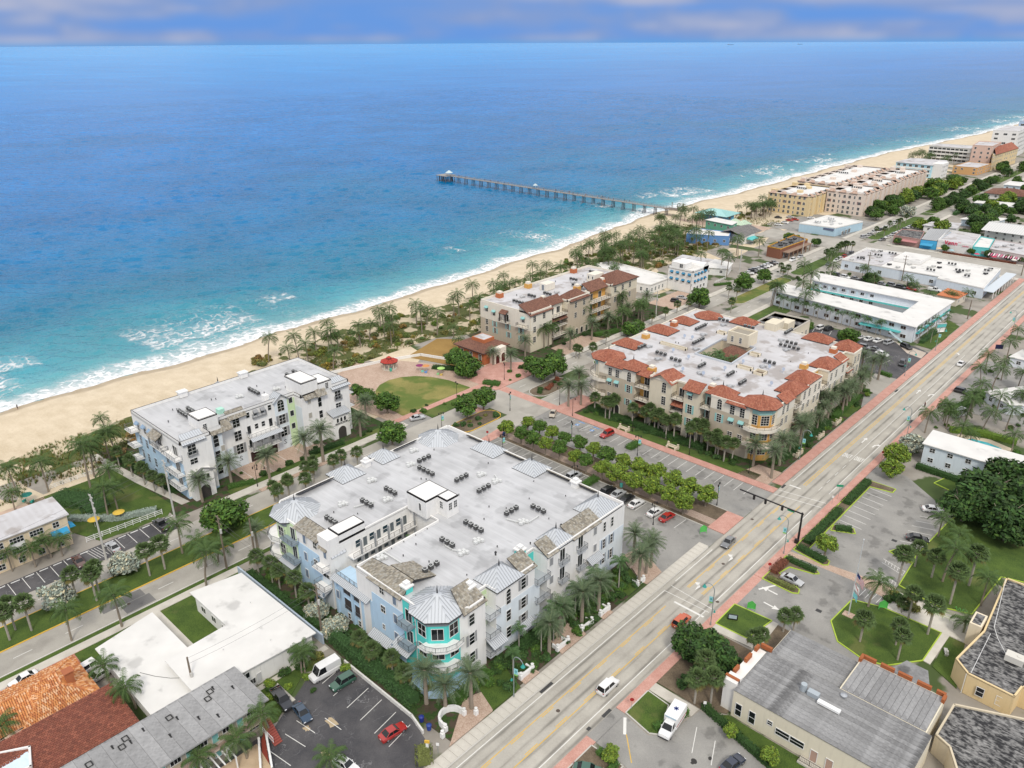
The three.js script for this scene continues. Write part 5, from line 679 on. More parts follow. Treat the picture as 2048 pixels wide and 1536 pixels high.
{
const b=thing('apartment_block', 'cream and tan beachfront apartment block with brown tiled roofs and rust chimneys', 'apartment building', -189,0,-232);
const H=14.4,W=-201,E=-176,S=-198.5,N=-264;
const foot=[[W,S],[E,S],[E,-210.4],[E-2.4,-210.4],[E-2.4,-219],[E,-219],[E,-233],[E-2.6,-233],[E-2.6,-246],[E,-246],[E,N],[W,N]];
put(b, 'wall', gb().prism(foot,0,H,false),creamS);flatRoof(b,foot,H-0.1,stainedM,ivoryS,0.7,0.35,null);
const zs=(x0,x1,y0,y1,m,z=S)=>wallBox(b, 'painted_wall', x0,x1,y0,y1,z,z+0.06,m),xs=(z0,z1,y0,y1,m,x=E)=>wallBox(b, 'painted_wall', x,x+0.06,y0,y1,z0,z1,m);
zs(W,E-0.1,8.2,H,ivoryS);zs(W,E-0.1,0,8.1,tanS);xs(-210.3,S-0.1,8.2,H,ivoryS);xs(-218.9,-210.5,0,H,ivoryS,E-2.4);xs(-232.9,-219.1,0,13.6,tanS);xs(-245.9,-233.1,0,H,ochreS,E-2.6);xs(N+0.1,-246.1,0,10,tanS);
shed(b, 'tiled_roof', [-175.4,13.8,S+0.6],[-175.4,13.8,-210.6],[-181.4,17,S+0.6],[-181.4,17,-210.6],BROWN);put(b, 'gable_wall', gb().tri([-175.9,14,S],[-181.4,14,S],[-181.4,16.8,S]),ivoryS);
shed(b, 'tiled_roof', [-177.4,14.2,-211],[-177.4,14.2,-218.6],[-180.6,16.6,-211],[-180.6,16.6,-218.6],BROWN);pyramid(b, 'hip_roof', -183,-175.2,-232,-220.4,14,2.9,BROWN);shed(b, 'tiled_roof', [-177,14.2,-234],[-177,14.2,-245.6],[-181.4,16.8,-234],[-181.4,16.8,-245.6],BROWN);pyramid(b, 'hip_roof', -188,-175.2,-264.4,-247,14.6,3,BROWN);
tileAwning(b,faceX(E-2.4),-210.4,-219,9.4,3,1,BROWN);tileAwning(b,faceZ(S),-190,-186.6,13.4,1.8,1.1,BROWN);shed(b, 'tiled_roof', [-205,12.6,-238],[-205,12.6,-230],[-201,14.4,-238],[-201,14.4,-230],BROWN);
for (const [x,z,m] of [[-198.6,-206.4,rustS],[-199,-223,ochreS],[-199.6,-252,rustS],[-182.4,-212.6,rustS],[-182.6,-233,ochreS],[-181,-246.6,rustS]]){wallBox(b, 'chimney', x-1.1,x+1.1,H-0.1,16,z-1.1,z+1.1,m);wallBox(b, 'chimney_cap', x-0.8,x+0.8,16,16.8,z-0.8,z+0.8,ivoryS);}
const s=faceZ(S+0.06),e=faceX(E+0.06),aq={...creamWin,shut:aquaSh,sw:0.5};
for (const [u,y,o] of [[-197.6,12,{awn:aquaSh}],[-193.8,11.2,{awn:aquaSh}],[-186.9,7.4,aq],[-193.6,7,aq],[-186.5,4.4,aq],[-193.4,4.4,aq],[-179.3,11.8,{awn:aquaSh}],[-197.6,7,{}],[-197.6,4.2,{}],[-180.4,7.4,aq],[-180.4,4.4,aq]]) win(b,s,u,y,1.3,2,{...creamWin,ny:3,...o});
door(b,s,-187.6,9.4,2.2,2.6);balcony(b,s,-190.2,-186,9.3,1.6,ivoryS,ironM);balcony(b,s,-182,-177,9.3,1.3,ivoryS,ironM);put(b, 'canopy_post', gb().box(-189.9,-189.6,9.3,12.4,S+1.3,S+1.6).box(-187,-186.7,9.3,12.4,S+1.3,S+1.6),ironM);
for (const [u,y] of [[-200.6,12.3],[-200.6,8.4],[-205.8,12.4],[-206,8.4],[-200.6,4.6],[-224,12],[-229,12],[-224,8],[-229,8],[-249,12.4],[-254,12.4],[-259,12.4],[-249,8.4],[-254,8.4],[-259,8.4],[-254,4.6]]) win(b,e,u,y,1.3,2.1,{...creamWin,ny:3});
for (const [z0,z1,d] of [[-210.6,-218.8,2.4],[-233.2,-245.8,2.6]]) for (const y of [10.4,6.4,2.8]){for (const k of [0.28,0.72]) door(b,faceX(E-d+0.06),lerp(z0,z1,k),y,1.8,2.4);balcony(b,faceX(E),z0,z1,y,0.6,ivoryS,ironM,-d+0.1);}
for (let u=-222;u>-232;u -= 3){const d=onFace(b,e,mesh('garden_arch', frameG(1.4,2.4,1,1,true,0.2),ivoryS,b),u,1.3);mesh('painted_shade', paneG(1.4,2.4,true),plain([0.03,0.028,0.026],0.9),d,0,0,0.01);}  // inner shade of each garden arch painted as a dark flat pane
for (let z=-203;z>-262;z -= 4.6) for (const y of [12,8,4]) win(b,faceX(W,-1),z,y,1.5,2,creamWin);for (let x=-197;x<-178;x += 4.4) for (const y of [12,8,4]) win(b,faceZ(N,-1),x,y,1.3,2,creamWin);
wallBox(b, 'roof_house', -194,-190.4,H,17,-229,-224,ivoryS);wallBox(b, 'roof_house', -188,-184,H,17.4,-252,-246,ivoryS);door(b,faceZ(-224,1),-192.2,H,1.2,2.2,plain([0.2,0.22,0.24]),1);for (const x of [-187,-185]) win(b,faceZ(-246,1),x,16.1,0.5,1.2,{nx:1,ny:1,arch:1});
const L='black condenser unit on the roof of the cream beachfront block', G='condenser units on the brown tiled beachfront roof';for (const [x,z,n] of [[-190,-205,4],[-190.6,-214,3],[-188,-220,3],[-187,-236,4],[-193,-242,3],[-194,-256,3]]) acRow(x,H,z,n, 'x', L,G);for (const [x,z] of [[-187,-208],[-192,-212],[-186,-225],[-190,-240]]) plantBox(b,x,z,H,plain([0.5,0.5,0.5],0.7));vents(b,[[-195,-212],[-196,-236],[-187,-243],[-193,-250]],H);
}
{ // low clubhouse with a brown tile roof in front of it
const b=thing('clubhouse', 'small orange pavilion with brown tiled roof and arched entrance beside the red plaza', 'building', -186,0,-184);
wallBox(b, 'wall', -193,-180,0,4.6,-190,-179,rustS);pyramid(b, 'hip_roof', -194.6,-179.4,-191.4,-178.2,4.5,2.6,BROWN);wallBox(b, 'roof_house', -189.4,-183.4,5.2,7.4,-187.6,-182.4,rustS);put(b, 'roof', gb().poly(rect(-189,-183.8,-187.2,-182.8),7.42),stainedM);
wallBox(b, 'portal', -179.8,-177.6,0,5.4,-187.6,-181.6,ivoryS);for (const z of [-186,-183.2]){const d=onFace(b,faceX(-177.6),mesh('arch', frameG(1.8,3.2,1,1,true,0.25),ivoryS,b),z,1.7);mesh('painted_shade', paneG(1.8,3.2,true),plain([0.10,0.02,0.015],0.9),d,0,0,0);}for (const x of [-191,-186.5,-182]) win(b,faceZ(-179,1),x,2.4,1.4,2,creamWin);  // dark red flat panes paint the shaded inside of the portal arches
}

// ================= motels, houses, shops =================
function faceL(p,q){const dx=q[0]-p[0],dz=q[1]-p[1],l=Math.hypot(dx,dz);return {ax:'a', cx:(p[0]+q[0])/2,cz:(p[1]+q[1])/2,r:0,ang:Math.atan2(-dx/l,dz/l),len:l};}   // outward for points listed clockwise seen from above with x right, z down
function grow(pts,d){const n=pts.length,o=[];for (let i=0;i<n;i++){const a=pts[(i+n-1) % n],b=pts[i],c=pts[(i+1) % n];const N=(p,q)=>{const l=Math.hypot(q[0]-p[0],q[1]-p[1]);return [(q[1]-p[1])/l,-(q[0]-p[0])/l];};const u=N(a,b),v=N(b,c),k=1+u[0]*v[0]+u[1]*v[1];o.push([b[0]+d*(u[0]+v[0])/Math.max(k,0.3),b[1]+d*(u[1]+v[1])/Math.max(k,0.3)]);}return o;}
const cw=(pts)=>THREE.ShapeUtils.area(pts.map((p)=>new THREE.Vector2(...p)))<0?pts.slice().reverse() : pts;   // one winding for all footprints
function house(name,label,cat,pts,H,wm,rm,o={}){
pts=cw(pts);let cx=0,cz=0;for (const p of pts){cx += p[0]/pts.length;cz += p[1]/pts.length;}
const b=o.into||thing(name,label,cat,cx,0,cz,0,o.group);put(b, 'wall', gb().prism(pts,o.y0||0,H,false),wm);
if (o.roof !== false){if (o.par) flatRoof(b,pts,H-0.1,rm,o.pm||wm,o.par,0.3,o.cope ?? null);else {const e=grow(pts,o.over ?? 0.5);put(b, 'roof', gb().prism(e,H,H+0.22).poly(e.slice().reverse(),H),rm);}}
const rows=o.rows||[],skip=o.skip||[];
pts.forEach((p,i)=>{if (skip.includes(i)) return;const f=faceL(p,pts[(i+1) % pts.length]);const L=f.len,n=Math.floor((L-1.2)/(o.pitch||4));for (const [y,w,h,wo] of rows) for (let k=0;k<n;k++){if (hash(i*31+k,Math.round(y*10),5)<(o.gaps ?? 0.12)) continue;win(b,f,(k+0.5-n/2)*(L/n),y,w,h,{nx:2,ny:2,...wo});}});
return b;
}
const motelS=stucco([0.74,0.78,0.83]),bareWhite=stucco([0.78,0.77,0.74]),tealM=plain([0.10,0.47,0.46],0.7),brownGlass=plain([0.05,0.028,0.022],0.12);
{
const b=thing('motel', 'two storey white motel in a U round a courtyard, teal trim and long white roof', 'motel', -107,0,-322);
const sw=cw([[-138.2,-309.4],[-78.5,-300.6],[-79.6,-311.4],[-137.4,-320.2]]),ew=cw([[-86.2,-313],[-78.4,-301.4],[-77.8,-342.4],[-86.6,-342.6]]),nw=cw([[-134,-346.6],[-132,-335.2],[-86.6,-333.8],[-86.4,-343.4]]);
for (const [p,n] of [[sw, 'wall'],[ew, 'wall'],[nw, 'wall']]) put(b,n,gb().prism(p,0,6.3,false),motelS);
const g=gb();for (const [p,k] of [[sw,0],[ew,0.02],[nw,0.04]]){const e=grow(p,0.9);g.prism(e,6.3+k,6.55+k).poly(e.slice().reverse(),6.3+k);}put(b, 'roof', g,whiteRoofM);
const fs=faceL([-78.5,-300.6],[-138.2,-309.4]);fs.ang=Math.atan2(1,0.147);const S=fs.len/2;fs.cx=(-78.5-138.2)/2;fs.cz=(-300.6-309.4)/2;{const dx=59.7,dz=8.8,l=Math.hypot(dx,dz);fs.ang=Math.atan2(dx/l,-dz/l);}
for (let k=0;k<13;k++){const u=S-3-k*4.45;win(b,fs,u,4.9,k % 3===1?0.8 : 1.9,1.2,{nx:2,ny:1,glass:brownGlass});win(b,fs,u-0.4,1.7,k % 3===1?0.8 : 2,1.3,{nx:2,ny:1,glass:brownGlass});}
const fe=faceX(-78.05);for (let z=-305;z>-341;z -= 3.8){win(b,fe,z,4.9,1.7,1.2,{nx:2,ny:1,glass:brownGlass});win(b,fe,z,1.8,1.7,1.3,{nx:2,ny:1,glass:brownGlass});}put(b, 'trim', gb().box(-78.5,-77.3,3.0,3.25,-342,-303),tealM);
const fn=faceZ(-334.4,1);for (let x=-130;x<-88;x += 4){for (const y of [1.1,4.2]){win(b,fn,x,y+0.5,1.4,1.1,{nx:2,ny:1});door(b,fn,x+1.9,y-0.9,0.9,2.1,plain([0.55,0.66,0.72],0.6),1);}}put(b, 'gallery', gb().box(-131.6,-87,3.0,3.2,-334.4,-332.6),motelS);put(b, 'trim', gb().box(-131.6,-87,2.7,3.4,-332.62,-332.5),tealM);railing(b,[[-131.4,-332.7],[-87,-332.7]],3.2,plain([0.6,0.7,0.74],0.6));
put(b, 'courtyard_floor', gb().poly([[-131,-320],[-87,-313.5],[-87,-332.6],[-131,-332.6]],0.1),walkM);
put(b, 'canopy', gb().box(-98,-83,3.0,3.3,-302.6,-299.6),tealM);{const s=gb();for (let i=0;i<12;i++) s.box(-86.4+i*0.42,-85.9+i*0.42,3-i*0.25-0.12,3-i*0.25,-299.6,-298.4);s.bar([-86.4,3.9,-298.4],[-81.4,0.9,-298.4],0.08);put(b, 'stair', s,plain([0.55,0.66,0.7],0.7));}
}
{ // low white motel by the beach road: lower wing and taller wing
const b=thing('motel', 'low L shaped motel with bright white flat roofs by the beach road lawn', 'motel', -118,0,-45);
const lowP=[[-130.2,-30.6],[-106.6,-30.6],[-106.6,-37.4],[-117.6,-37.4],[-117.6,-41],[-132.2,-41]],hiP=[[-116.6,-37.4],[-105.6,-37.2],[-104.4,-58.1],[-129.4,-58.1],[-131,-49.2],[-117.2,-49.2]];
put(b, 'wall', gb().prism(lowP,0,3.3,false),bareWhite);put(b, 'wall', gb().prism(hiP,0,4.4,false),bareWhite);
{const e=grow(cw(lowP),0.5),h=grow(cw(hiP),0.6);put(b, 'roof', gb().prism(e,3.3,3.5).poly(e.slice().reverse(),3.3),whiteRoofM);put(b, 'roof', gb().prism(h,4.4,4.6).poly(h.slice().reverse(),4.4),whiteRoofM);}
const f=faceL([-104.4,-58.1],[-105.6,-37.2]);f.ang=0.057-0.11;f.ang=Math.atan2(-0.057,1);for (const [u,y,w] of [[-8.6,3.2,1.1],[-5,3.2,2.2],[-1.4,3.2,2.2],[3,3.2,2.2],[6.4,3.2,1.2],[8.6,3.1,1],[-6.6,1.2,0.8],[-3.4,1.3,2.2],[1.5,1.3,1],[5.2,1.2,1]]) win(b,f,u,y,w,1.1,{nx:w>2?3 : 2,ny:1});door(b,f,-5.4,0.1,0.9,2.1,plain([0.4,0.42,0.43]),1);door(b,f,0.2,0.1,0.9,2.1,plain([0.5,0.5,0.5]),1);
for (let x=-128;x<-119;x += 4) win(b,faceZ(-49.2,1),x,2,1.6,1.3,{nx:2,ny:1});for (let z=-43;z>-49;z -= 3) win(b,faceX(-117.2,-1),z,2,1.4,1.3,{nx:2,ny:1});
vents(b,[[-112,-45,0.5],[-108,-52,0.5],[-120,-55,0.5]],4.6,plain([0.6,0.6,0.58]));
mesh('crack', gb().tube([[-112.4,3.52,-37.2],[-113.6,3.52,-36],[-116,3.52,-34.4],[-118.8,3.52,-33]],0.05,4).mv(118,0,45).geo(),plain([0.05,0.05,0.05]),b,0,0,0);
}
{ // long grey roofed walk-up with galleries: rolled roofing laid strip by strip
const b=thing('walk_up_apartments', 'long two storey walk-up with streaked grey strip roof and brick red gallery railings', 'apartment building', -100,0,-28);
wallBox(b, 'wall', -104.2,-95.8,0,5.9,-43.4,20,stucco([0.50,0.46,0.36]));
const g=[0,1,2].map((i)=>gb().box(-5.4,5.4,0,0.05+0.012*i,-0.98,0.98).geo());for (let i=0;i<31;i++){const m=mat([1,1,1].map((v)=>0.98+0.34*hash(i,7,1)),0.95,{map:greyRoofM.map});const s=mesh('roof_strip', g[i % 3],m,b,0,6.05,-43.6+28+1+i*2.0);s.rotation.z=(hash(i,3,4)-0.5)*0.006;}
wallBox(b, 'roof_edge', -105.4,-94.6,5.85,6.05,-43.7,20,plain([0.32,0.32,0.31]));
const pm=plain([0.03,0.03,0.03],0.9);for (let i=0;i<16;i++){const x=-103.6+hash(i,1,1)*8,z=-41+i*2.3;put(b, 'roof_stack', gb().cyl([x,6.1,z],[x,6.5,z],0.12,0.12,6).box(x-0.5,x+0.5,6.1,6.14,z-0.12,z+0.12),pm);}
for (const [x,z] of [[-103,-38],[-101.8,-37],[-102.6,-31],[-103.6,-24.6],[-102.4,-23.6],[-102.8,-19]]) put(b, 'roof_curb', gb().tube([[x-0.5,6.2,z-0.4],[x+0.5,6.2,z-0.4],[x+0.5,6.2,z+0.4],[x-0.5,6.2,z+0.4],[x-0.5,6.2,z-0.4]],0.09,4),pm);
const f=faceX(-95.8);for (let z=-41;z>-200&&z<10;z += 4.2){for (const y of [1.2,4.1]){win(b,f,z,y+0.3,1.6,1.2,{nx:3,ny:1});door(b,f,z+2.1,y-1.1,0.95,2.1,plain([0.24,0.55,0.52],0.7),1);}}put(b, 'gallery_slab', gb().box(-95.8,-94.2,2.85,3.05,-43.2,20),stucco([0.5,0.42,0.34]));railing(b,[[-94.3,-43],[-94.3,18]],3.05,plain([0.45,0.38,0.36]),1, 'gallery_railing');put(b, 'railing_panel', gb().box(-94.42,-94.38,3.1,3.9,-43,18),brickM);
{const s=gb();for (let i=0;i<11;i++) s.box(-94.2+i*0.3,-93.8+i*0.3,2.85-i*0.26,3.0-i*0.26,-43,-41.6);put(b, 'stair', s,plain([0.32,0.08,0.06]));railing(b,[[-94,-41.5],[-90.8,-41.5]],1.2,whiteM,1);}
}
// ---- orange clay tile house; each of the larger tiles is its own piece
{
const b=thing('tile_roof_house', 'house under an uneven orange clay tile roof with a square clay chimney', 'house', -126,0,-20);
wallBox(b, 'wall', -131,-121,0,3.2,-25,-10,stucco([0.72,0.52,0.40]));wallBox(b, 'wall', -121.4,-119.4,0,3.2,-26.4,-10,stucco([0.72,0.52,0.40]));
const tone=[[0.58,0.235,0.075],[0.50,0.18,0.06],[0.66,0.34,0.16],[0.62,0.28,0.10],[0.44,0.16,0.06],[0.70,0.42,0.24]].map((c)=>paint(c,0.85)),bulk=gb();
const tile=cached('clay', ()=>{const g=gb(),S=5;for (let q=0;q<S;q++){const a=Math.PI*q/S,c=Math.PI*(q+1)/S,x0=-0.15*Math.cos(a),x1=-0.15*Math.cos(c),y0=0.11*Math.sin(a),y1=0.11*Math.sin(c);g.quad([x0,y0+0.03,0.28],[x1,y1+0.03,0.28],[x1*0.9,y1,-0.28],[x0*0.9,y0,-0.28]).tri([0,0,0.28],[x0,y0+0.03,0.28],[x1,y1+0.03,0.28]);}return g.geo();});
let n=0;const roof=mesh('roof', gb().poly(rect(-132,-119.2,-26.8,-9),3.2).mv(126,0,20).geo(),plain([0.25,0.10,0.05],0.9),b,0,0,0);
const lay=(e0,e1,r0,r1)=>{ // eave and ridge lines; tiles in columns from eave to ridge
const V=(a)=>new THREE.Vector3(...a),E0=V(e0),E1=V(e1),R0=V(r0),R1=V(r1),L=E0.distanceTo(E1),up=R0.clone().add(R1).sub(E0).sub(E1).multiplyScalar(0.5),Hh=up.length(),along=E1.clone().sub(E0).normalize(),nr=along.clone().cross(up).normalize();if (nr.y<0) nr.negate();const rows=Math.round(Hh/0.47);
bulk.col=[0.30,0.11,0.045];bulk.quad(e0,e1,r1,r0);const zdir=up.clone().addScaledVector(along,-up.dot(along)).normalize().negate(),M=new THREE.Matrix4().makeBasis(nr.clone().cross(zdir),nr,zdir),q=new THREE.Quaternion().setFromRotationMatrix(M);  // the clay bed is tinted darker, gap shade put into its colour
for (let j=0;j<rows;j++){const t=(j+0.5)/rows,A=E0.clone().lerp(R0,t),B=E1.clone().lerp(R1,t),w=A.distanceTo(B),c=Math.floor(w/0.34);for (let i=0;i<c;i++){const p=A.clone().lerp(B,(i+0.5)/c).addScaledVector(nr,0.03),k=Math.floor(hash(Math.round(p.x*7),Math.round(p.z*7),3)*6);if (n<300){const o=mesh('clay_tile', tile,tone[k],roof,p.x+126,p.y,p.z+20);o.quaternion.copy(q);n++;}else {bulk.col=tone[k].color.toArray();const v=tile.attributes.position;for (let a=0;a<v.count;a++){const u=new THREE.Vector3().fromBufferAttribute(v,a).applyQuaternion(q).add(p);bulk.p.push(u.x,u.y,u.z);bulk.c.push(...bulk.col);}}}}
};
lay([-119.2,3.2,-14],[-119.2,3.2,-26.8],[-123.6,5.4,-19.4],[-123.6,5.4,-22.4]);lay([-121.2,3.2,-8],[-121.2,3.2,-17.6],[-126,5.6,-8],[-126,5.6,-18]);
lay([-132,3.2,-17.2],[-132,3.2,-8],[-126,5.6,-18],[-126,5.6,-8]);lay([-132,3.2,-26.6],[-132,3.2,-17.2],[-127.2,5.4,-22.6],[-126,5.6,-18]);lay([-119.2,3.2,-26.8],[-132,3.2,-26.8],[-123.6,5.4,-22.4],[-127.2,5.4,-22.6]);lay([-121.2,3.4,-17.6],[-119.2,3.2,-14],[-123.6,5.4,-19.4],[-123.6,5.4,-19.3]);lay([-123.6,5.4,-19.4],[-123.6,5.4,-22.4],[-126,5.6,-18],[-127.2,5.4,-22.6]);lay([-121.2,3.4,-17.6],[-123.6,5.4,-19.4],[-126,5.6,-18],[-126,5.6,-18.05]);
const ridge=gb();for (const [p,q] of [[[-126,5.65,-8],[-126,5.65,-18]],[[-126,5.65,-18],[-127.2,5.45,-22.6]],[[-127.2,5.45,-22.6],[-123.6,5.45,-22.4]],[[-123.6,5.45,-22.4],[-123.6,5.45,-19.4]],[[-132,3.25,-17.2],[-126,5.65,-18]],[[-132,3.25,-26.7],[-127.2,5.45,-22.6]],[[-119.2,3.25,-26.8],[-123.6,5.45,-22.4]],[[-121.2,3.4,-17.6],[-123.6,5.45,-19.4]],[[-121.2,3.3,-17.6],[-126,5.6,-18]]]) for (let i=0,k=Math.ceil(Math.hypot(q[0]-p[0],q[2]-p[2])/0.45);i<k;i++){const P=(t)=>[lerp(p[0],q[0],t),lerp(p[1],q[1],t)+0.06,lerp(p[2],q[2],t)];bulk.col=tone[Math.floor(R()*6)].color.toArray();bulk.cyl(P(i/k),P((i+1.1)/k),0.17,0.14,6,false);}
put(b, 'roof_tiles', bulk,roofVC).userData.kind='stuff';
wallBox(b, 'chimney', -124.6,-123.4,4.4,6.9,-24.4,-23.2,paint([0.44,0.15,0.06]));wallBox(b, 'chimney_cap', -124.8,-123.2,6.9,7.1,-24.6,-23,paint([0.40,0.13,0.055]));
}
{ // brown red shingle house
const b=thing('shingle_roof_house', 'white walled house under a plain brick red shingle roof beside the orange tiles', 'house', -113,0,-20);
wallBox(b, 'wall', -117.6,-109,0,3.4,-27.6,-6,bareWhite);const t=tones([[0.20,0.062,0.036],[0.17,0.052,0.032],[0.225,0.075,0.045]],0.2);
shed(b, 'shingle_roof', [-108.2,3.4,-6],[-108.2,3.4,-28.3],[-118.6,4.6,-6],[-118.6,4.6,-28.3],{colour:t,under:[0.12,0.04,0.025],flat:true,tw:0.5,th:0.4});for (const z of [-26,-22,-18,-14,-10]) win(b,faceX(-109),z,2.3,1.3,0.9,{nx:2,ny:1});
}
house('flat_roof_house', 'small pale blue flat roof with white edge by the red shingle house', 'house', [[-121,-4],[-114.6,-14.6],[-110.4,-13.4],[-112,0]],4.4,bareWhite,mat([0.62,0.74,0.84],0.9,{map:grainT}),{par:0.4});
{ // cream apartments by the beach
const b=house('cream_apartments', 'cream three storey apartments with flat grey roof and bright blue awnings by the dune', 'apartment building', [[-183,-41.6],[-173.4,-41.4],[-173.4,12],[-183,12]],7.6,stucco([0.74,0.61,0.42]),stainedM,{over:0.5});
const f=faceX(-173.4);for (let z=-39;z<8;z += 3.9) for (const y of [6.2,3.7,1.3]) win(b,f,z,y,hash(Math.round(z),Math.round(y),2)>0.6?2.6 : 1.2,1.3,{nx:hash(Math.round(z),Math.round(y),2)>0.6?4 : 2,ny:2});
awningBox(b,f,-41,-37.6,4.9,1.4,0.9,plain([0.03,0.30,0.55],0.8));awningBox(b,faceZ(-41.6,-1),-176,-173.6,4.9,1.2,0.9,plain([0.03,0.30,0.55],0.8));wallBox(b, 'name_board', -173.4,-173.3,4.4,5.4,-32.6,-29.6,whiteM);for (let x=-181;x<-174;x += 3) for (const y of [6,3.6,1.4]) win(b,faceZ(-41.6,-1),x,y,1.2,1.3);
acRow(-178,7.85,-24,3, 'z', 'pale condenser unit on the grey roof of the cream apartments', 'condenser units on the cream apartments', acPale);
}
{ // town hall / fire station
const b=thing('fire_station', 'white walled town building with streaked grey strip roofs and rust tiled parapet caps', 'civic building', -28,0,-107);
const wS=stucco([0.72,0.66,0.52]),capM=paint([0.36,0.11,0.035]);
wallBox(b, 'wall', -40.8,-14,0,5.6,-108.4,-96.6,wS);wallBox(b, 'wall', -28.2,-14.8,0,5.7,-117.8,-108.4,wS);wallBox(b, 'wall', -40.6,-28.3,0,4.9,-117.2,-108.4,wS);wallBox(b, 'wall', -43,-40.8,0,6.2,-99.4,-97.2,stucco([0.78,0.76,0.72]));wallBox(b, 'wall', -42.8,-40.9,0,5.6,-108.2,-99.4,stucco([0.78,0.76,0.72]));
{const e=[[-24.6,-118],[-17,-118.2],[-19.1,-123.8],[-22.6,-123.9]];put(b, 'porch_roof', gb().prism(e,4.2,4.5).poly(e.slice().reverse(),4.2),greyRoofM);put(b, 'porch_post', gb().box(-22.6,-22.3,0,4.2,-123.6,-123.3).box(-19.5,-19.2,0,4.2,-123.6,-123.3),wS);}
const strips=(x0,x1,z0,z1,y,dir,w,k)=>{const len=dir==='x'?Math.abs(x1-x0) : Math.abs(z1-z0),cross=dir==='x'?Math.abs(z1-z0) : Math.abs(x1-x0),n=Math.round(cross/w),q=cross/n;const g=gb().box(dir==='x'?-len/2 : -q/2+0.02,dir==='x'?len/2 : q/2-0.02,0,0.05,dir==='x'?-q/2+0.02 : -len/2,dir==='x'?q/2-0.02 : len/2).geo();put(b, 'roof_deck', gb().poly(rect(x0,x1,z0,z1),y+0.01),blackM);for (let i=0;i<n;i++){const s=mesh('roof_strip', g,mat(grey(0.88+0.28*hash(i,k,6)),0.95,{map:greyRoofM.map}),b,(dir==='x'?(x0+x1)/2 : Math.min(x0,x1)+(i+0.5)*q)+28,y+0.015+0.012*hash(i,k,8),(dir==='x'?Math.min(z0,z1)+(i+0.5)*q : (z0+z1)/2)+107);s.rotation.y=(hash(i,k,9)-0.5)*0.002;}};
strips(-40.8,-14,-108.4,-96.4,5.6, 'x', 0.95,1);strips(-28,-15,-117.6,-108.5,5.7, 'z', 0.95,2);strips(-40.5,-28.5,-117.2,-108.5,4.9, 'x', 0.95,3);
for (const [x,z,w,d] of [[-42,-98.2,2.4,0.5],[-42.6,-100.6,0.5,1.6],[-42.4,-104.4,0.5,2],[-42.4,-107.6,0.5,1.2],[-41.2,-108.8,2,0.5],[-28.1,-117.4,0.5,1.6],[-26.9,-118,2,0.5],[-24,-118,2.2,0.5],[-21.2,-118,2.2,0.5],[-18.2,-118,2.2,0.5],[-15.6,-118,1.4,0.5],[-14.9,-117,0.5,1.4]]) wallBox(b, 'cap_tile', x-w/2,x+w/2,5.6,6.4,z-d/2,z+d/2,capM);
const f=faceZ(-96.6,1);for (const [x,y,w,h] of [[-39.6,2,1,2.4],[-37.2,2,1,2.4],[-34.2,3,0.8,0.8],[-32,2.2,2.2,1.2],[-29.6,2.2,2.2,1.2]]) win(b,f,x,y,w,h,{nx:1,ny:2});for (const x of [-26.8,-24.4]) door(b,f,x,0.3,1,2.2,plain([0.42,0.28,0.22],0.7),1);railing(b,[[-28.4,-95.2],[-22,-95.2]],0.5,ironM,1);wallBox(b, 'ramp', -28.6,-20,0,0.4,-96.5,-95,walkM);
put(b, 'roof_unit', gb().box(-31.6,-29.8,5.7,6.5,-104.4,-103.4).cyl([-32.4,5.7,-104],[-32.4,7,-104],0.55,0.5,10),plain([0.42,0.47,0.5],0.5,0.3));put(b, 'roof_unit', gb().box(-29.6,-26,5.9,6.3,-103.4,-102.6),whiteM);put(b, 'roof_fan', gb().cyl([-27,5.6,-107],[-27,6.1,-107],0.4,0.55,10).cyl([-27,6.1,-107],[-27,6.3,-107],0.55,0.1,10),steelM);
}
{const b=house('town_hall', 'cream town hall with blackened streaky flat roof beside the palm lawn', 'civic building', [[-16,-161.5],[-15,-141.4],[-16.6,-130.4],[-14,-127.9],[-6.8,-127.4],[-6.4,-130.8],[2,-131],[2,-161.5]],4.2,stucco([0.74,0.58,0.33]),agedRoofM,{par:0.25,skip:[0,1,2,3,4,5,6,7]});
for (const x of [-11.6,-8.6]) win(b,faceZ(-127.6,1),x,2,1.1,1.7,{nx:1,ny:2});win(b,faceZ(-130.8,1),-4,2,1.4,1.7,{nx:1,ny:2,frame:plain([0.6,0.35,0.05])});wallBox(b, 'porch', -17.4,-15.4,0,4.9,-145.4,-141.2,stucco([0.76,0.66,0.50]));put(b, 'porch_well', gb().poly(rect(-17.1,-15.7,-145,-141.6),4.92),agedRoofM);
put(b, 'roof_unit', gb().box(-10.4,-7.6,4.3,5.5,-137.4,-135.6).cyl([-8.4,5.5,-136.6],[-8.4,5.6,-136.6],0.4,0.4,10),plain([0.62,0.60,0.54],0.7));put(b, 'roof_unit', gb().box(-8,-6,4.3,5.3,-150,-148),plain([0.2,0.3,0.42],0.6));put(b, 'conduit', gb().tube([[-15.8,4.6,-160],[-14.6,4.6,-150],[-13.8,4.6,-143.4],[-12.6,4.6,-140.6],[-10.4,4.6,-137]],0.05,5).tube([[-13.8,4.6,-141],[-13.6,4.6,-128]],0.04,5),whiteM);wallBox(b, 'drain_pipe', -14.2,-14.1,0,4.2,-127.8,-127.7,whiteM);}
house('store_shed', 'low shed with blackened streaked flat roof next to the town building', 'shed', [[-13.8,-119.6],[-14,-111],[-11.7,-109.9],[-4,-96],[8,-104],[0,-126]],3.8,stucco([0.62,0.54,0.40]),agedRoofM,{par:0.3,skip:[0,1,2,3,4,5]});
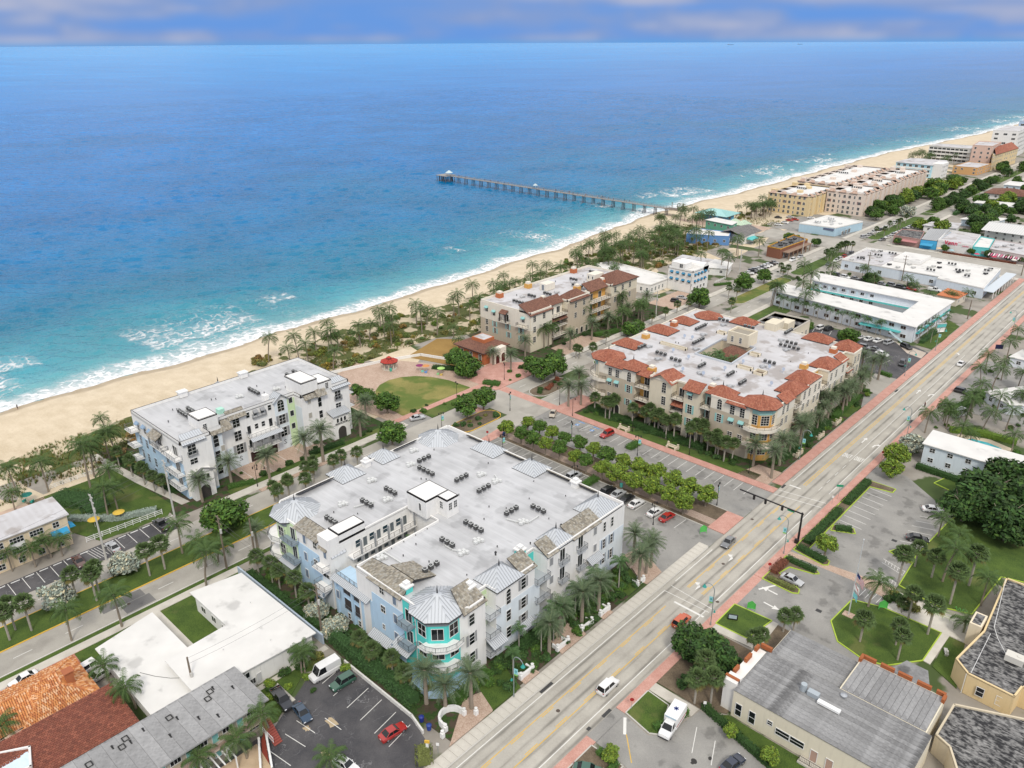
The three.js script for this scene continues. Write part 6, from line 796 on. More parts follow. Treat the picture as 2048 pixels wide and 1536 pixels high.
{const b=house('motel', 'two storey pale blue motel wing with white roof beside the kidney pool', 'motel', [[-46.2,-216],[-45.8,-206.8],[-16,-206.8],[-16,-216]],6.1,stucco([0.70,0.78,0.84]),whiteRoofM,{over:0.5,rows:[[4.9,1.2,1.1],[2.1,1.2,1.1]],pitch:3.6});}
house('white_cottage', 'white cottage with flat bright roof behind coconut palms across the road', 'house', [[-44.4,-261.6],[-37,-256],[-26,-262],[-26,-276],[-37,-273.6]],3.2,motelS,whiteRoofM,{over:0.4,rows:[[1.8,1.2,1.1]]});
house('white_cottage', 'tiny white flat roofed hut by the far roadside tables', 'house', [[-46.4,-299.3],[-44.8,-309.3],[-30,-309],[-30,-299.3]],3.2,motelS,whiteRoofM,{over:0.4,rows:[[1.8,1.2,1.1]]});
house('gatehouse', 'small building with plain orange roof between motel and white shops', 'building', [[-87,-358],[-86.6,-370.6],[-78.8,-368.4],[-79.6,-358]],3.5,stucco([0.66,0.60,0.5]),paint([0.55,0.185,0.075]),{over:0.5,rows:[[1.9,1.1,1.2]]});
{const b=house('beach_hotel', 'white three storey hotel with blue window awnings and rounded roof parapets', 'hotel', [[-184,-300.6],[-171.4,-300.6],[-171.4,-314],[-184,-314]],9.6,bareWhite,whiteRoofM,{par:0.8,skip:[0,1,2,3]});
const bl=plain([0.04,0.20,0.34],0.8);for (let z=-302.4;z>-313;z -= 2.8) for (const y of [8,5,2]) win(b,faceX(-171.4),z,y,1.2,1.3,{nx:2,ny:1,awn:y>3?bl : undefined});for (let x=-182;x<-172;x += 3) for (const y of [8,5]) win(b,faceZ(-300.6,1),x,y,1.2,1.3,{nx:2,ny:1,awn:bl});put(b, 'curved_parapet', gb().cyl([-184,9.6,-311.6],[-171.4,9.6,-311.6],2.2,2.2,16),bareWhite);wallBox(b, 'roof_house', -183,-176,9.6,12.4,-307,-301.4,bareWhite);win(b,faceZ(-301.4,1),-178,11.2,1.6,1.6);for (let z=-303;z>-313;z -= 3) win(b,faceX(-171.4),z-1.2,8.2,0.5,0.5,{nx:1,ny:1});}
house('low_roof_wing', 'low white roof deck with picket parapet stretching behind the brown tiled block', 'building', [[-224,-300],[-221,-308.6],[-184.2,-304],[-184.2,-287],[-196,-286],[-205,-276]],4,bareWhite,whiteRoofM,{par:0.7,rows:[[2,0.9,1.6,{glass:glassBlueM}]],pitch:2.4});
house('white_bungalow', 'white bungalow with pale flat roof behind the beach hotel lawn', 'house', [[-187,-348.4],[-177.4,-347.4],[-173.8,-336.8],[-184.6,-331.4]],3.4,bareWhite,whiteRoofM,{rows:[[1.9,1.2,1.2]]});
house('grey_bungalow', 'grey flat roofed bungalow under the coconut palms', 'house', [[-204,-346],[-188.4,-348],[-185.4,-331.6],[-202,-333.6]],3.2,bareWhite,stainedM,{rows:[[1.9,1.2,1.2]]});
{const b=house('brick_restaurant', 'brown brick restaurant with dark cluttered roof and orange yellow parapet', 'restaurant', [[-177.4,-384],[-169.6,-383],[-168.6,-413],[-178.8,-418]],5,paint([0.24,0.10,0.06]),agedRoofM,{par:0.5,pm:paint([0.58,0.30,0.04]),skip:[0,1,2,3]});put(b, 'arcade', gb().box(-169.4,-166,3.2,3.5,-413,-385),paint([0.3,0.2,0.14]));for (let z=-386;z>-412;z -= 5) wallBox(b, 'arcade_post', -166.4,-166,0,3.2,z,z-0.4,paint([0.3,0.2,0.14]));for (let z=-387;z>-411;z -= 4) win(b,faceX(-169.2),z,1.7,2.2,2.2);acRow(-176,5,-394,4, 'x', 'black condenser unit on the brick restaurant roof', 'condenser units on the brick restaurant');acRow(-176.6,5,-404,3, 'x', 'black condenser unit on the brick restaurant roof', 'condenser units on the brick restaurant');for (const [x,z] of [[-173,-390],[-172,-400],[-174,-409]]) plantBox(b,x,z,5,darkM);}
house('blue_beach_house', 'blue walled beach building with white flat roof crowded with units', 'building', [[-224,-382],[-212,-387],[-203.4,-392],[-208,-402],[-229,-398]],5,stucco([0.13,0.28,0.55]),whiteRoofM,{par:0.3,rows:[[2.4,1.2,1.2]]});
house('green_beach_house', 'green clad beach house with white roof near the pier', 'house', [[-232.6,-417.4],[-214.6,-414.8],[-216,-423.6],[-231,-426]],6,stucco([0.15,0.42,0.29]),whiteRoofM,{rows:[[4.2,1.4,1.2]]});
{const b=house('gable_shop', 'grey gabled shop with teal awning next to the green beach house', 'shop', [[-214,-405],[-199,-398],[-197.6,-410],[-211,-420]],4.4,bareWhite,whiteRoofM,{roof:false});gable(b, 'gable_roof', -214.6,-198,-419.6,-398.4,4.3,2.6,{colour:tones([[0.20,0.19,0.18],[0.16,0.155,0.15]]),under:[0.1,0.1,0.1],flat:true,tw:0.8,th:0.8}, 'z');awningBox(b,faceX(-198),-410,-402,3.4,3,1,tealM);}
{const b=house('pier_house', 'pier entrance building with pale turquoise roof', 'building', [[-253,-447],[-238.4,-440.6],[-232.8,-452],[-246,-460]],4,stucco([0.12,0.34,0.5]),whiteRoofM,{roof:false,rows:[[2,1.4,1.4]]});pyramid(b, 'hip_roof', -254,-232,-459,-441,4,2.4,{colour:()=>[0.42,0.70,0.68],seam:0.9});}
{const b=house('kiosk', 'small kiosk with pale green tent roofs near the pier building', 'kiosk', rect(-226,-214,-438,-430),3,stucco([0.6,0.66,0.56]),whiteRoofM,{roof:false,rows:[[1.6,1,1]]});for (const x of [-223,-217]) pyramid(b, 'tent_roof', x-3.4,x+3.4,-438.4,-429.6,3,2.6,{colour:()=>[0.55,0.68,0.52],seam:1.2});}
{const b=house('corner_restaurant', 'wide white corner restaurant with pale blue fascia by the beach road', 'restaurant', [[-190,-449.8],[-169.4,-451.2],[-164.2,-478.4],[-187,-482.4]],4.6,stucco([0.42,0.58,0.68]),whiteRoofM,{par:0.7,pm:bareWhite,skip:[0,1,2,3]});for (const [x,z,n] of [[-184,-458,3],[-178,-464,2],[-182,-472,3]]) acRow(x,4.6,z,n, 'x', 'pale condenser unit on the white corner restaurant', 'condenser units on the corner restaurant', acPale);for (let i=0;i<5;i++) plantBox(b,-184+i*3,-460-(i % 3)*5,4.6);for (let z=-455;z>-476;z -= 5) win(b,faceX(-166.5),z,1.7,2.6,2.2,{nx:3,ny:1});put(b, 'fascia_sign', gb().box(-176,-170,3.2,4.2,-450.9,-450.6),plain([0.10,0.12,0.2]));}
// cream townhouse complex by the beach: rows of gables with white flat decks
const blushS=stucco([0.74,0.63,0.54]),yellowS=stucco([0.72,0.57,0.33]);
for (const [x0,x1,z0,z1,label,wm] of [[-203,-179,-517,-552, 'blush pink four storey townhouse with maroon shutters facing the white corner restaurant', blushS],[-203,-180.5,-553,-588, 'blush townhouse block with white roof deck behind the maroon shuttered one', blushS],[-204,-182,-589,-646, 'long blush townhouse block at the far end of the row beside the blue motel', blushS],[-232,-204,-494,-540, 'yellow cream townhouse with tile gables closest to the dune palms', yellowS],[-234,-206,-541,-640, 'sprawling cream townhouse row with many small roof terraces by the beach', blushS]]){
const b=thing('townhouse', label, 'townhouse', (x0+x1)/2,0,(z0+z1)/2,0, 'cream townhouses by the beach'),H=wm===yellowS?12 : 13.4;wallBox(b, 'wall', x0,x1,0,H,z0,z1,wm);flatRoof(b,rect(x0,x1,z0,z1),H,mat([1,0.93,0.86],0.9,{map:stainedM.map}),wm,0.5,0.4,null);put(b, 'roof_deck', gb().box(x0+6,x1-4,H+0.02,H+0.5,Math.min(z0,z1)+6,Math.max(z0,z1)-5),whiteRoofM);
const maroon=plain([0.16,0.02,0.03],0.8);for (let x=x0+2,i=0;x<x1-1;x += 3.2,i++) for (const [y,k] of [[11.2,0],[7.8,1],[4.4,0],[1.6,1]]) win(b,faceZ(z0,1),x,y,i % 3===2?0.8 : 1.4,1.7,{nx:2,ny:2,arch:k&&i % 2,shut:y===7.8&&i % 3===0?maroon : undefined,sw:0.4});
for (let z=z0-3,i=0;z>z1+2;z -= 4.4,i++) for (const y of [11.2,7.8,4.4,1.6]) win(b,faceX(x1),z,y,i % 2?0.9 : 1.5,1.8,{nx:2,ny:2,arch:i % 3===0});for (let x=x0+3;x<x1-2;x += 7) shed(b, 'tiled_roof', [x-2.6,H,z0+0.5],[x+2.6,H,z0+0.5],[x-1,H+1.5,z0-2.2],[x+1,H+1.5,z0-2.2],{colour:tones([[0.5,0.36,0.28],[0.44,0.3,0.23]]),under:[0.3,0.2,0.16],tw:0.6,th:0.7});
for (let z=z0-4;z>z1+3;z -= 8){shed(b, 'tiled_roof', [x1+0.5,H,z+2.6],[x1+0.5,H,z-2.6],[x1-2.2,H+1.5,z+1],[x1-2.2,H+1.5,z-1],{colour:tones([[0.5,0.36,0.28],[0.44,0.3,0.23]]),under:[0.3,0.2,0.16],tw:0.6,th:0.7});wallBox(b, 'bay', x1,x1+1.1,0,H-0.6,z+1.4,z-1.4,wm);}for (let i=0;i<5;i++){const x=lerp(x0,x1,hash(i,3,1)),z=lerp(z0-4,z1+4,hash(i,5,2));wallBox(b, 'roof_house', x-1.5,x+1.5,H,H+2,z-1.6,z+1.6,wm);}acRow(x0+9,H+0.5,(z0+z1)/2,5, 'x', 'black condenser unit on a townhouse deck', 'condenser units on the townhouses');
}
{const b=house('motel', 'light blue three storey beach motel with open galleries beyond the townhouses', 'motel', [[-224,-706],[-196,-704.6],[-190,-724],[-196,-741],[-222,-738]],10,stucco([0.42,0.66,0.76]),stainedM,{over:0.8,rows:[[8.4,2.2,1.6],[5,2.2,1.6],[1.8,2.2,1.6]],pitch:4.4});for (const y of [3.4,6.7]) put(b, 'gallery', gb().box(-225,-196,y,y+0.9,-703.6,-703.2),bareWhite);wallBox(b, 'stair_tower', -196.4,-188.6,0,11.4,-722,-706,bareWhite);for (let z=-708;z>-721;z -= 4) for (const y of [9,5.6,2.4]) win(b,faceX(-188.6),z,y,1.4,1.4);}
{const b=house('grey_apartments', 'long four storey grey white beach block with dark window bands', 'apartment building', [[-231,-811],[-196,-811],[-200,-837],[-231,-835]],12.8,stucco([0.62,0.62,0.58]),stainedM,{par:0.5,skip:[0,1,2,3]});for (const y of [2,5.2,8.4,11.4]) for (let x=-229;x<-198;x += 3.6) win(b,faceZ(-811,1),x,y,2.8,1.5,{nx:2,ny:1});for (const y of [3.4,6.6,9.8]) put(b, 'balcony_band', gb().box(-231,-196,y-0.4,y+0.5,-811,-809.8),bareWhite);}
{const b=house('pink_tower', 'pink five storey block behind the grey beach apartments', 'apartment building', [[-189,-784],[-174,-786],[-176,-822],[-193,-818]],19,stucco([0.66,0.47,0.38]),stainedM,{par:0.6,rows:[[17,1.4,1.6],[13.4,1.4,1.6],[9.8,1.4,1.6],[6.2,1.4,1.6],[2.6,1.4,1.6]],pitch:4.6});}
{const b=house('hotel', 'cream hotel with sloping red tile roof and arched windows', 'hotel', [[-184,-822],[-170,-777],[-166,-842],[-177,-858]],13,yellowS,stainedM,{par:0.4,rows:[[11,1.4,1.8,{arch:1}],[7.4,1.4,1.8,{arch:1}],[3.8,1.4,1.8,{arch:1}]],pitch:4.6});shed(b, 'tiled_roof', [-169,13,-780],[-165.6,13,-842],[-176,17,-800],[-174,17,-850],{...TERRA,tw:0.8,th:0.9});}
house('hotel', 'tall white hotel slab at the far bend of the beach', 'hotel', [[-196,-873],[-176,-880],[-178,-930],[-198,-930]],24,bareWhite,stainedM,{par:0.5,rows:[[21,3,1.5],[17,3,1.5],[13,3,1.5],[9,3,1.5],[5,3,1.5]],pitch:5});
house('hotel', 'blue grey high block behind the tall white hotel slab', 'hotel', [[-192,-950],[-172,-952],[-172,-990],[-192,-990]],27,stucco([0.42,0.55,0.70]),stainedM,{par:0.5,rows:[[24,3,1.6],[20,3,1.6],[16,3,1.6],[12,3,1.6],[8,3,1.6]],pitch:5});
house('beach_motel', 'low motel with orange front wall on the beach road past the blue motel', 'motel', [[-190,-742],[-172,-744],[-170,-776],[-188,-778]],6,stucco([0.62,0.36,0.16]),stainedM,{par:0.4,rows:[[4.4,1.4,1.3],[1.8,1.4,1.3]]});
// white shops block and the restaurants across the cross street
{const b=house('shop_row', 'sprawling white roofed shop block crowded with rooftop units beside the motel', 'shops', [[-139,-385],[-139,-417],[-119,-418],[-77.4,-417],[-74.6,-377],[-94.4,-380.4],[-94.4,-384],[-112.4,-384]],4.4,stucco([0.66,0.73,0.80]),whiteRoofM,{par:0.6,pm:bareWhite,rows:[[2,1.6,1.4]],pitch:5,gaps:0.4});wallBox(b, 'raised_roof', -120,-108,4.4,6,-416,-400,bareWhite);put(b, 'raised_roof', gb().poly(rect(-119.7,-108.3,-415.7,-400.3),6.02),whiteRoofM);put(b, 'stained_roof', gb().poly([[-138.4,-386],[-138.4,-416],[-121,-416],[-121,-386]],4.34),stainedM);put(b, 'arcade_roof', gb().box(-75,-70.8,3.2,3.5,-417,-378),plain([0.55,0.6,0.64]));for (let z=-380;z>-417;z -= 5) wallBox(b, 'arcade_post', -71.3,-71,0,3.2,z,z-0.3,bareWhite);for (let i=0;i<26;i++){const x=-136+hash(i,1,3)*58,z=-387-hash(i,2,3)*28;if (x>-121&&x<-107&&z<-399) continue;plantBox(b,x,z,4.4,i % 3?plain([0.5,0.5,0.48]) : darkM);}for (const [x,z,n] of [[-134,-392,3],[-130,-404,3],[-126,-412,3],[-102,-392,3],[-92,-400,3],[-86,-392,2],[-98,-410,3],[-82,-408,2]]) acRow(x,4.4,z,n, 'x', 'black condenser unit on the sprawling white shop roof', 'condenser units on the shop roofs');}
{const b=house('cafe', 'cafe with dark flat roof and dusty pink awning across the cross street', 'restaurant', [[-139,-456],[-141,-475],[-129.6,-477],[-124.8,-455]],4.4,stucco([0.44,0.27,0.24]),agedRoofM,{par:0.4});awningBox(b,faceZ(-455.6,1),-138,-126,3.4,2,0.7,plain([0.45,0.2,0.2]));}
{const b=house('cafe', 'bright blue cafe with ribbed metal roof beside the dark roofed one', 'restaurant', [[-124.4,-454],[-128,-478],[-118,-484],[-116.8,-456]],4.6,stucco([0.06,0.36,0.62]),whiteRoofM,{roof:false});shed(b, 'ribbed_roof', [-124.6,4.6,-455],[-117,4.6,-456],[-127.6,6,-478],[-118.4,6,-484],{colour:()=>[0.4,0.41,0.41],seam:1});awningBox(b,faceZ(-454.6,1),-124,-118,3.2,2.4,0.8,plain([0.05,0.3,0.5]));}
globalThis.signHost=house('restaurant', 'white restaurant with red script sign on its high parapet', 'restaurant', [[-116.6,-456],[-119.6,-485],[-103,-483],[-99.4,-454]],4.6,bareWhite,stainedM,{par:1.2,pm:bareWhite});
{const b=house('restaurant', 'restaurant with turquoise front and white roof next to the red script sign', 'restaurant', [[-99.2,-454],[-102.6,-482],[-95.4,-480],[-92,-456]],4.8,stucco([0.13,0.56,0.56]),whiteRoofM,{par:0.4});for (const x of [-97.6,-94.4]) win(b,faceZ(-454.9,1),x,2.6,1.2,1.2);}
{const b=house('restaurant', 'long restaurant with pink striped awning and grey cluttered roof', 'restaurant', [[-91.8,-456],[-95,-480],[-76,-478],[-74,-452]],4.6,stucco([0.55,0.48,0.46]),stainedM,{par:0.4});for (let i=0;i<14;i++) awningBox(b,faceZ(-453.6,1),-91+i*1.1,-90.5+i*1.1,3.4,2.6,0.8,i % 2?plain([0.6,0.16,0.28]) : plain([0.75,0.62,0.66]));for (let i=0;i<6;i++) plantBox(b,-90+i*2.4,-462-(i % 3)*5,4.6,plain([0.4,0.4,0.4]));}
{const b=house('gable_hall', 'white two storey building with pale gable roof behind the restaurants', 'building', [[-105,-500],[-101.6,-522],[-80,-514],[-84,-494]],6.4,bareWhite,whiteRoofM,{roof:false,rows:[[4.8,1.1,1.1],[2,1.1,1.1]]});gable(b, 'gable_roof', -105.6,-79.6,-522,-493,6.3,2.2,{colour:()=>[0.68,0.68,0.66],seam:1.2}, 'x');}
[[[-136,-497],[-135,-512],[-122,-516],[-120,-500], 'stained', 'grey flat roofed shop with teal side wall behind the cafes'],[[-125,-530],[-122,-546],[-106,-548],[-108,-532], 'white', 'white flat roofed house among the trees behind the gable hall'],[[-92,-560],[-92,-578],[-72,-578],[-72,-560], 'stained', 'pale cottage roof screened by dense trees past the gable hall'],[[-139,-637],[-139,-660],[-112,-660],[-112,-637], 'tile', 'sprawling house with brown red tile roof by the tree lined beach road'],[[-138,-683],[-138,-702],[-120,-702],[-120,-683], 'white', 'pale blue house with white flat roof far up the beach road'],[[-134,-592],[-134,-606],[-112,-606],[-112,-592], 'white', 'grey white hipped house in thick trees by the beach road'],[[-112,-622],[-112,-634],[-94,-634],[-94,-622], 'stained', 'small house deep in the trees inland of the tile roofed one']].forEach(([a,c,d,e,k,label])=>{const b=house('bungalow', label, 'house', [a,c,d,e],3.8,k==='white'?stucco([0.60,0.72,0.80]) : bareWhite,k==='white'?whiteRoofM : stainedM,{roof:k !== 'tile', rows:[[2,1.3,1.2]],over:0.8});if (k==='tile') pyramid(b, 'hip_roof', a[0]-1,d[0]+1,d[1]-1,a[1]+1,3.8,3,{...BROWN,tw:0.6,th:0.7});});

// ================= vegetation =================
const leafVC=vc(0.85),trunkM=paint([0.27,0.225,0.175]),paleTrunkM=paint([0.36,0.33,0.28]);
// pinnate frond: arching rib with two combs of leaflets; starts at the origin, leans out along +x
function frondG(len,e0,droop,pairs,lw,ll,c,vee,s0){
const g=gb(),pts=[];let x=0,y=0,a=e0;const n=9;for (let i=0;i <= n;i++){pts.push([x,y,a]);x += Math.cos(a)*len/n;y += Math.sin(a)*len/n;a -= droop/n*(0.5+i/n);}
const at=(t)=>{const k=Math.min(n-1,Math.floor(t*n)),f=t*n-k;return [lerp(pts[k][0],pts[k+1][0],f),lerp(pts[k][1],pts[k+1][1],f),lerp(pts[k][2],pts[k+1][2],f)];};
g.col=[c[0]*1.3,c[1]*1.15,c[2]*1.1];for (let i=0;i<n;i++){const w=0.06*(1-i/n)+0.015,p=pts[i],q=pts[i+1];g.quad([p[0],p[1],-w],[q[0],q[1],-w*0.85],[q[0],q[1],w*0.85],[p[0],p[1],w]);}
for (let i=0;i<pairs;i++) for (const s of [-1,1]){const t=s0+(0.99-s0)*(i+0.5*R())/pairs,[px,py,pa]=at(t),L=ll*(0.55+0.75*Math.sin(Math.PI*clamp(t*0.9+0.12)))*rr(0.85,1.1),k=rr(0.75,1.25);g.col=[c[0]*k*rr(0.9,1.15),c[1]*k,c[2]*k];const fx=Math.cos(pa)*0.62*L,fy=Math.sin(pa)*0.62*L+vee*L-0.10*L,tip=[px+fx,py+fy-L*rr(0.05,0.32),s*L*0.74],m=[px+fx*0.5,py+fy*0.5+0.02,s*L*0.4],b0=[px-Math.cos(pa)*lw*0.3,py,0],b1=[px+Math.cos(pa)*lw,py+Math.sin(pa)*lw,0];g.quad(b0,b1,[m[0]+lw*0.8,m[1],m[2]],[m[0]-lw*0.3,m[1]-0.02,m[2]]).tri([m[0]-lw*0.3,m[1]-0.02,m[2]],[m[0]+lw*0.8,m[1],m[2]],tip);}
return g;
}
function merged(list){const g=gb();for (const [b,ry,y,k,dx=0,dz=0] of list){const c=Math.cos(ry),s=Math.sin(ry);for (let i=0;i<b.p.length;i += 3){const x=b.p[i]*k,z=b.p[i+2]*k;g.p.push(x*c+z*s+dx,b.p[i+1]*k+y,-x*s+z*c+dz);}g.c.push(...b.c);}return g.geo();}
const palmKinds={
date_palm:{h:7,rings:[[1.25,1.0,9],[0.85,1.3,10],[0.38,1.35,10],[-0.1,1.0,8],[-0.55,0.5,5]],len:3.1,pairs:17,lw:0.05,ll:0.62,c:[0.095,0.140,0.070],vee:0.18,tr:[0.33,0.25],s0: 0.14},
coconut_palm:{h:8,rings:[[1.15,1.5,5],[0.75,2.0,7],[0.3,1.9,7],[-0.25,1.1,4]],len:3.4,pairs:17,lw:0.065,ll:0.82,c:[0.055,0.105,0.024],vee:-0.12,tr:[0.22,0.13],s0: 0.2,bend:1},
royal_palm:{h:5,rings:[[1.1,1.7,4],[0.55,1.9,6],[0.05,1.3,3]],len:1.7,pairs:12,lw:0.06,ll:0.6,c:[0.055,0.12,0.035],vee:0,tr:[0.11,0.08],s0: 0.15},
};
const palms={};
for (const [name,k] of Object.entries(palmKinds)){
const fr=k.rings.map(([e,d])=>[0,1].map(()=>frondG(k.len*rr(0.92,1.06),e,d,k.pairs,k.lw,k.ll,k.c,k.vee,k.s0))),frG=fr.map((p)=>p.map((q)=>q.geo()));
palms[name]=[0,1,2].map((v)=>{
const bend=k.bend?rr(0.2,1.1) : 0,tp=(t)=>[bend*t*t,k.h*t,0],near=new THREE.Group(),far=new THREE.Group(),t=gb(),n=name==='date_palm'?16 : 9;near.name=far.name=name;
for (let i=0;i<n;i++){const r=lerp(k.tr[0],k.tr[1],i/n)*(name==='date_palm'?1.12 : 1.03),r2=lerp(k.tr[0],k.tr[1],(i+1)/n)*(name==='date_palm'?0.86 : 0.99);t.cyl(tp(i/n),tp((i+1)/n),r,r2,7,i===n-1);}if (name !== 'royal_palm') t.ball(bend,k.h,0,k.tr[1]*1.5,0.5,k.tr[1]*1.5,7,4);
const tg=t.geo(),tm=name==='royal_palm'?paleTrunkM : trunkM;mesh('trunk', tg,tm,near);mesh('trunk', tg,tm,far);const list=[];
k.rings.forEach(([e,d,c],i)=>{for (let q=0;q<c;q++){const ry=(q+0.5*(i % 2))/c*2*Math.PI+rr(-0.2,0.2),w=q % 2,sc=rr(0.88,1.1);const f=mesh('frond', frG[i][w],leafVC,near,bend,k.h+0.15,0,ry);f.scale.setScalar(sc);f.rotation.order='YXZ';f.rotation.x=rr(-0.2,0.2);list.push([fr[i][w],ry,k.h+0.15,sc,bend,0]);}});
mesh('crown', merged(list),leafVC,far);
if (name==='coconut_palm'){const g=gb();for (let i=0;i<5;i++) g.ball(bend+0.3*Math.cos(i*1.26),k.h-0.15,0.3*Math.sin(i*1.26),0.13,0.16,0.13,6,4);mesh('coconuts', g.geo(),paint([0.16,0.16,0.04]),near);}
return {near,far,h:k.h};
});
}
{ // fan palm: a ball of split fans
palms.sabal_palm=[0,1,2].map(()=>{
const far=new THREE.Group(),g=gb(),t=gb(),h=6;far.name='sabal_palm';
for (let i=0;i<8;i++) t.cyl([0,h*i/8,0],[0,h*(i+1)/8,0],0.19,0.17,7,false);for (let i=0;i<14;i++){const a=i*2.4,y=h-1.3+1.1*i/14;t.bar([0.1*Math.cos(a),y,0.1*Math.sin(a)],[0.34*Math.cos(a),y+0.42,0.34*Math.sin(a)],0.07);}
for (let i=0;i<46;i++){const el=-0.75+2.2*Math.pow(i/46,0.8),az=i*2.39996+rr(-0.2,0.2),d=new THREE.Vector3(Math.cos(az)*Math.cos(el),Math.sin(el),Math.sin(az)*Math.cos(el)),side=new THREE.Vector3(-Math.sin(az),0,Math.cos(az)),up=new THREE.Vector3().crossVectors(side,d),c0=new THREE.Vector3(0,h,0),c=c0.clone().addScaledVector(d,rr(0.75,1.15)),k=rr(0.7,1.3);g.col=[0.10*k,0.13*k,0.045*k];g.tri(c0.toArray(),c.clone().addScaledVector(side,0.03).toArray(),c.clone().addScaledVector(side,-0.03).toArray());for (let q=-5;q <= 5;q++){const a=q*0.27,w=0.1,L=rr(0.75,1.12)*(1-0.03*q*q*0.3),v=d.clone().multiplyScalar(Math.cos(a)).addScaledVector(side,Math.sin(a)),n=side.clone().multiplyScalar(Math.cos(a)).addScaledVector(d,-Math.sin(a)),k2=k*rr(0.85,1.15);g.col=[(el<-0.4?0.13 : 0.068)*k2,0.112*k2,0.030*k2];const m=c.clone().addScaledVector(v,L*0.6).addScaledVector(up,0.03),tip=c.clone().addScaledVector(v,L).addScaledVector(new THREE.Vector3(0,-1,0),L*rr(0.12,0.4));g.tri(c.toArray(),m.clone().addScaledVector(n,w).toArray(),m.clone().addScaledVector(n,-w).toArray()).tri(m.clone().addScaledVector(n,w).toArray(),tip.toArray(),m.clone().addScaledVector(n,-w).toArray());}}
mesh('trunk', t.geo(),paleTrunkM,far);mesh('crown', g.geo(),leafVC,far);return {near:far,far,h};
});
}
function plantPalm(kind,x,z,h,label,group,cat='palm tree'){const v=pick(palms[kind]),d=Math.hypot(x,90,z),src=d<200?v.near : v.far,o=src.clone();o.name=numbered(kind);o.position.set(x,0,z);o.rotation.y=R()*6.28;const s=h/v.h,w=clamp(lerp(1,s,0.45),0.8,1.2)*rr(1.0,1.2);o.scale.set(w,s,w);const c=o.children;if (s !== w) for (const m of c) if (m.name !== 'trunk'){const q=w/s;if (m.name==='crown'||m.name==='coconuts'){m.scale.y=q;m.position.y=v.h*(1-q);}else m.scale.y *= q;}scene.add(o);tag(o,label,cat,group);return o;}
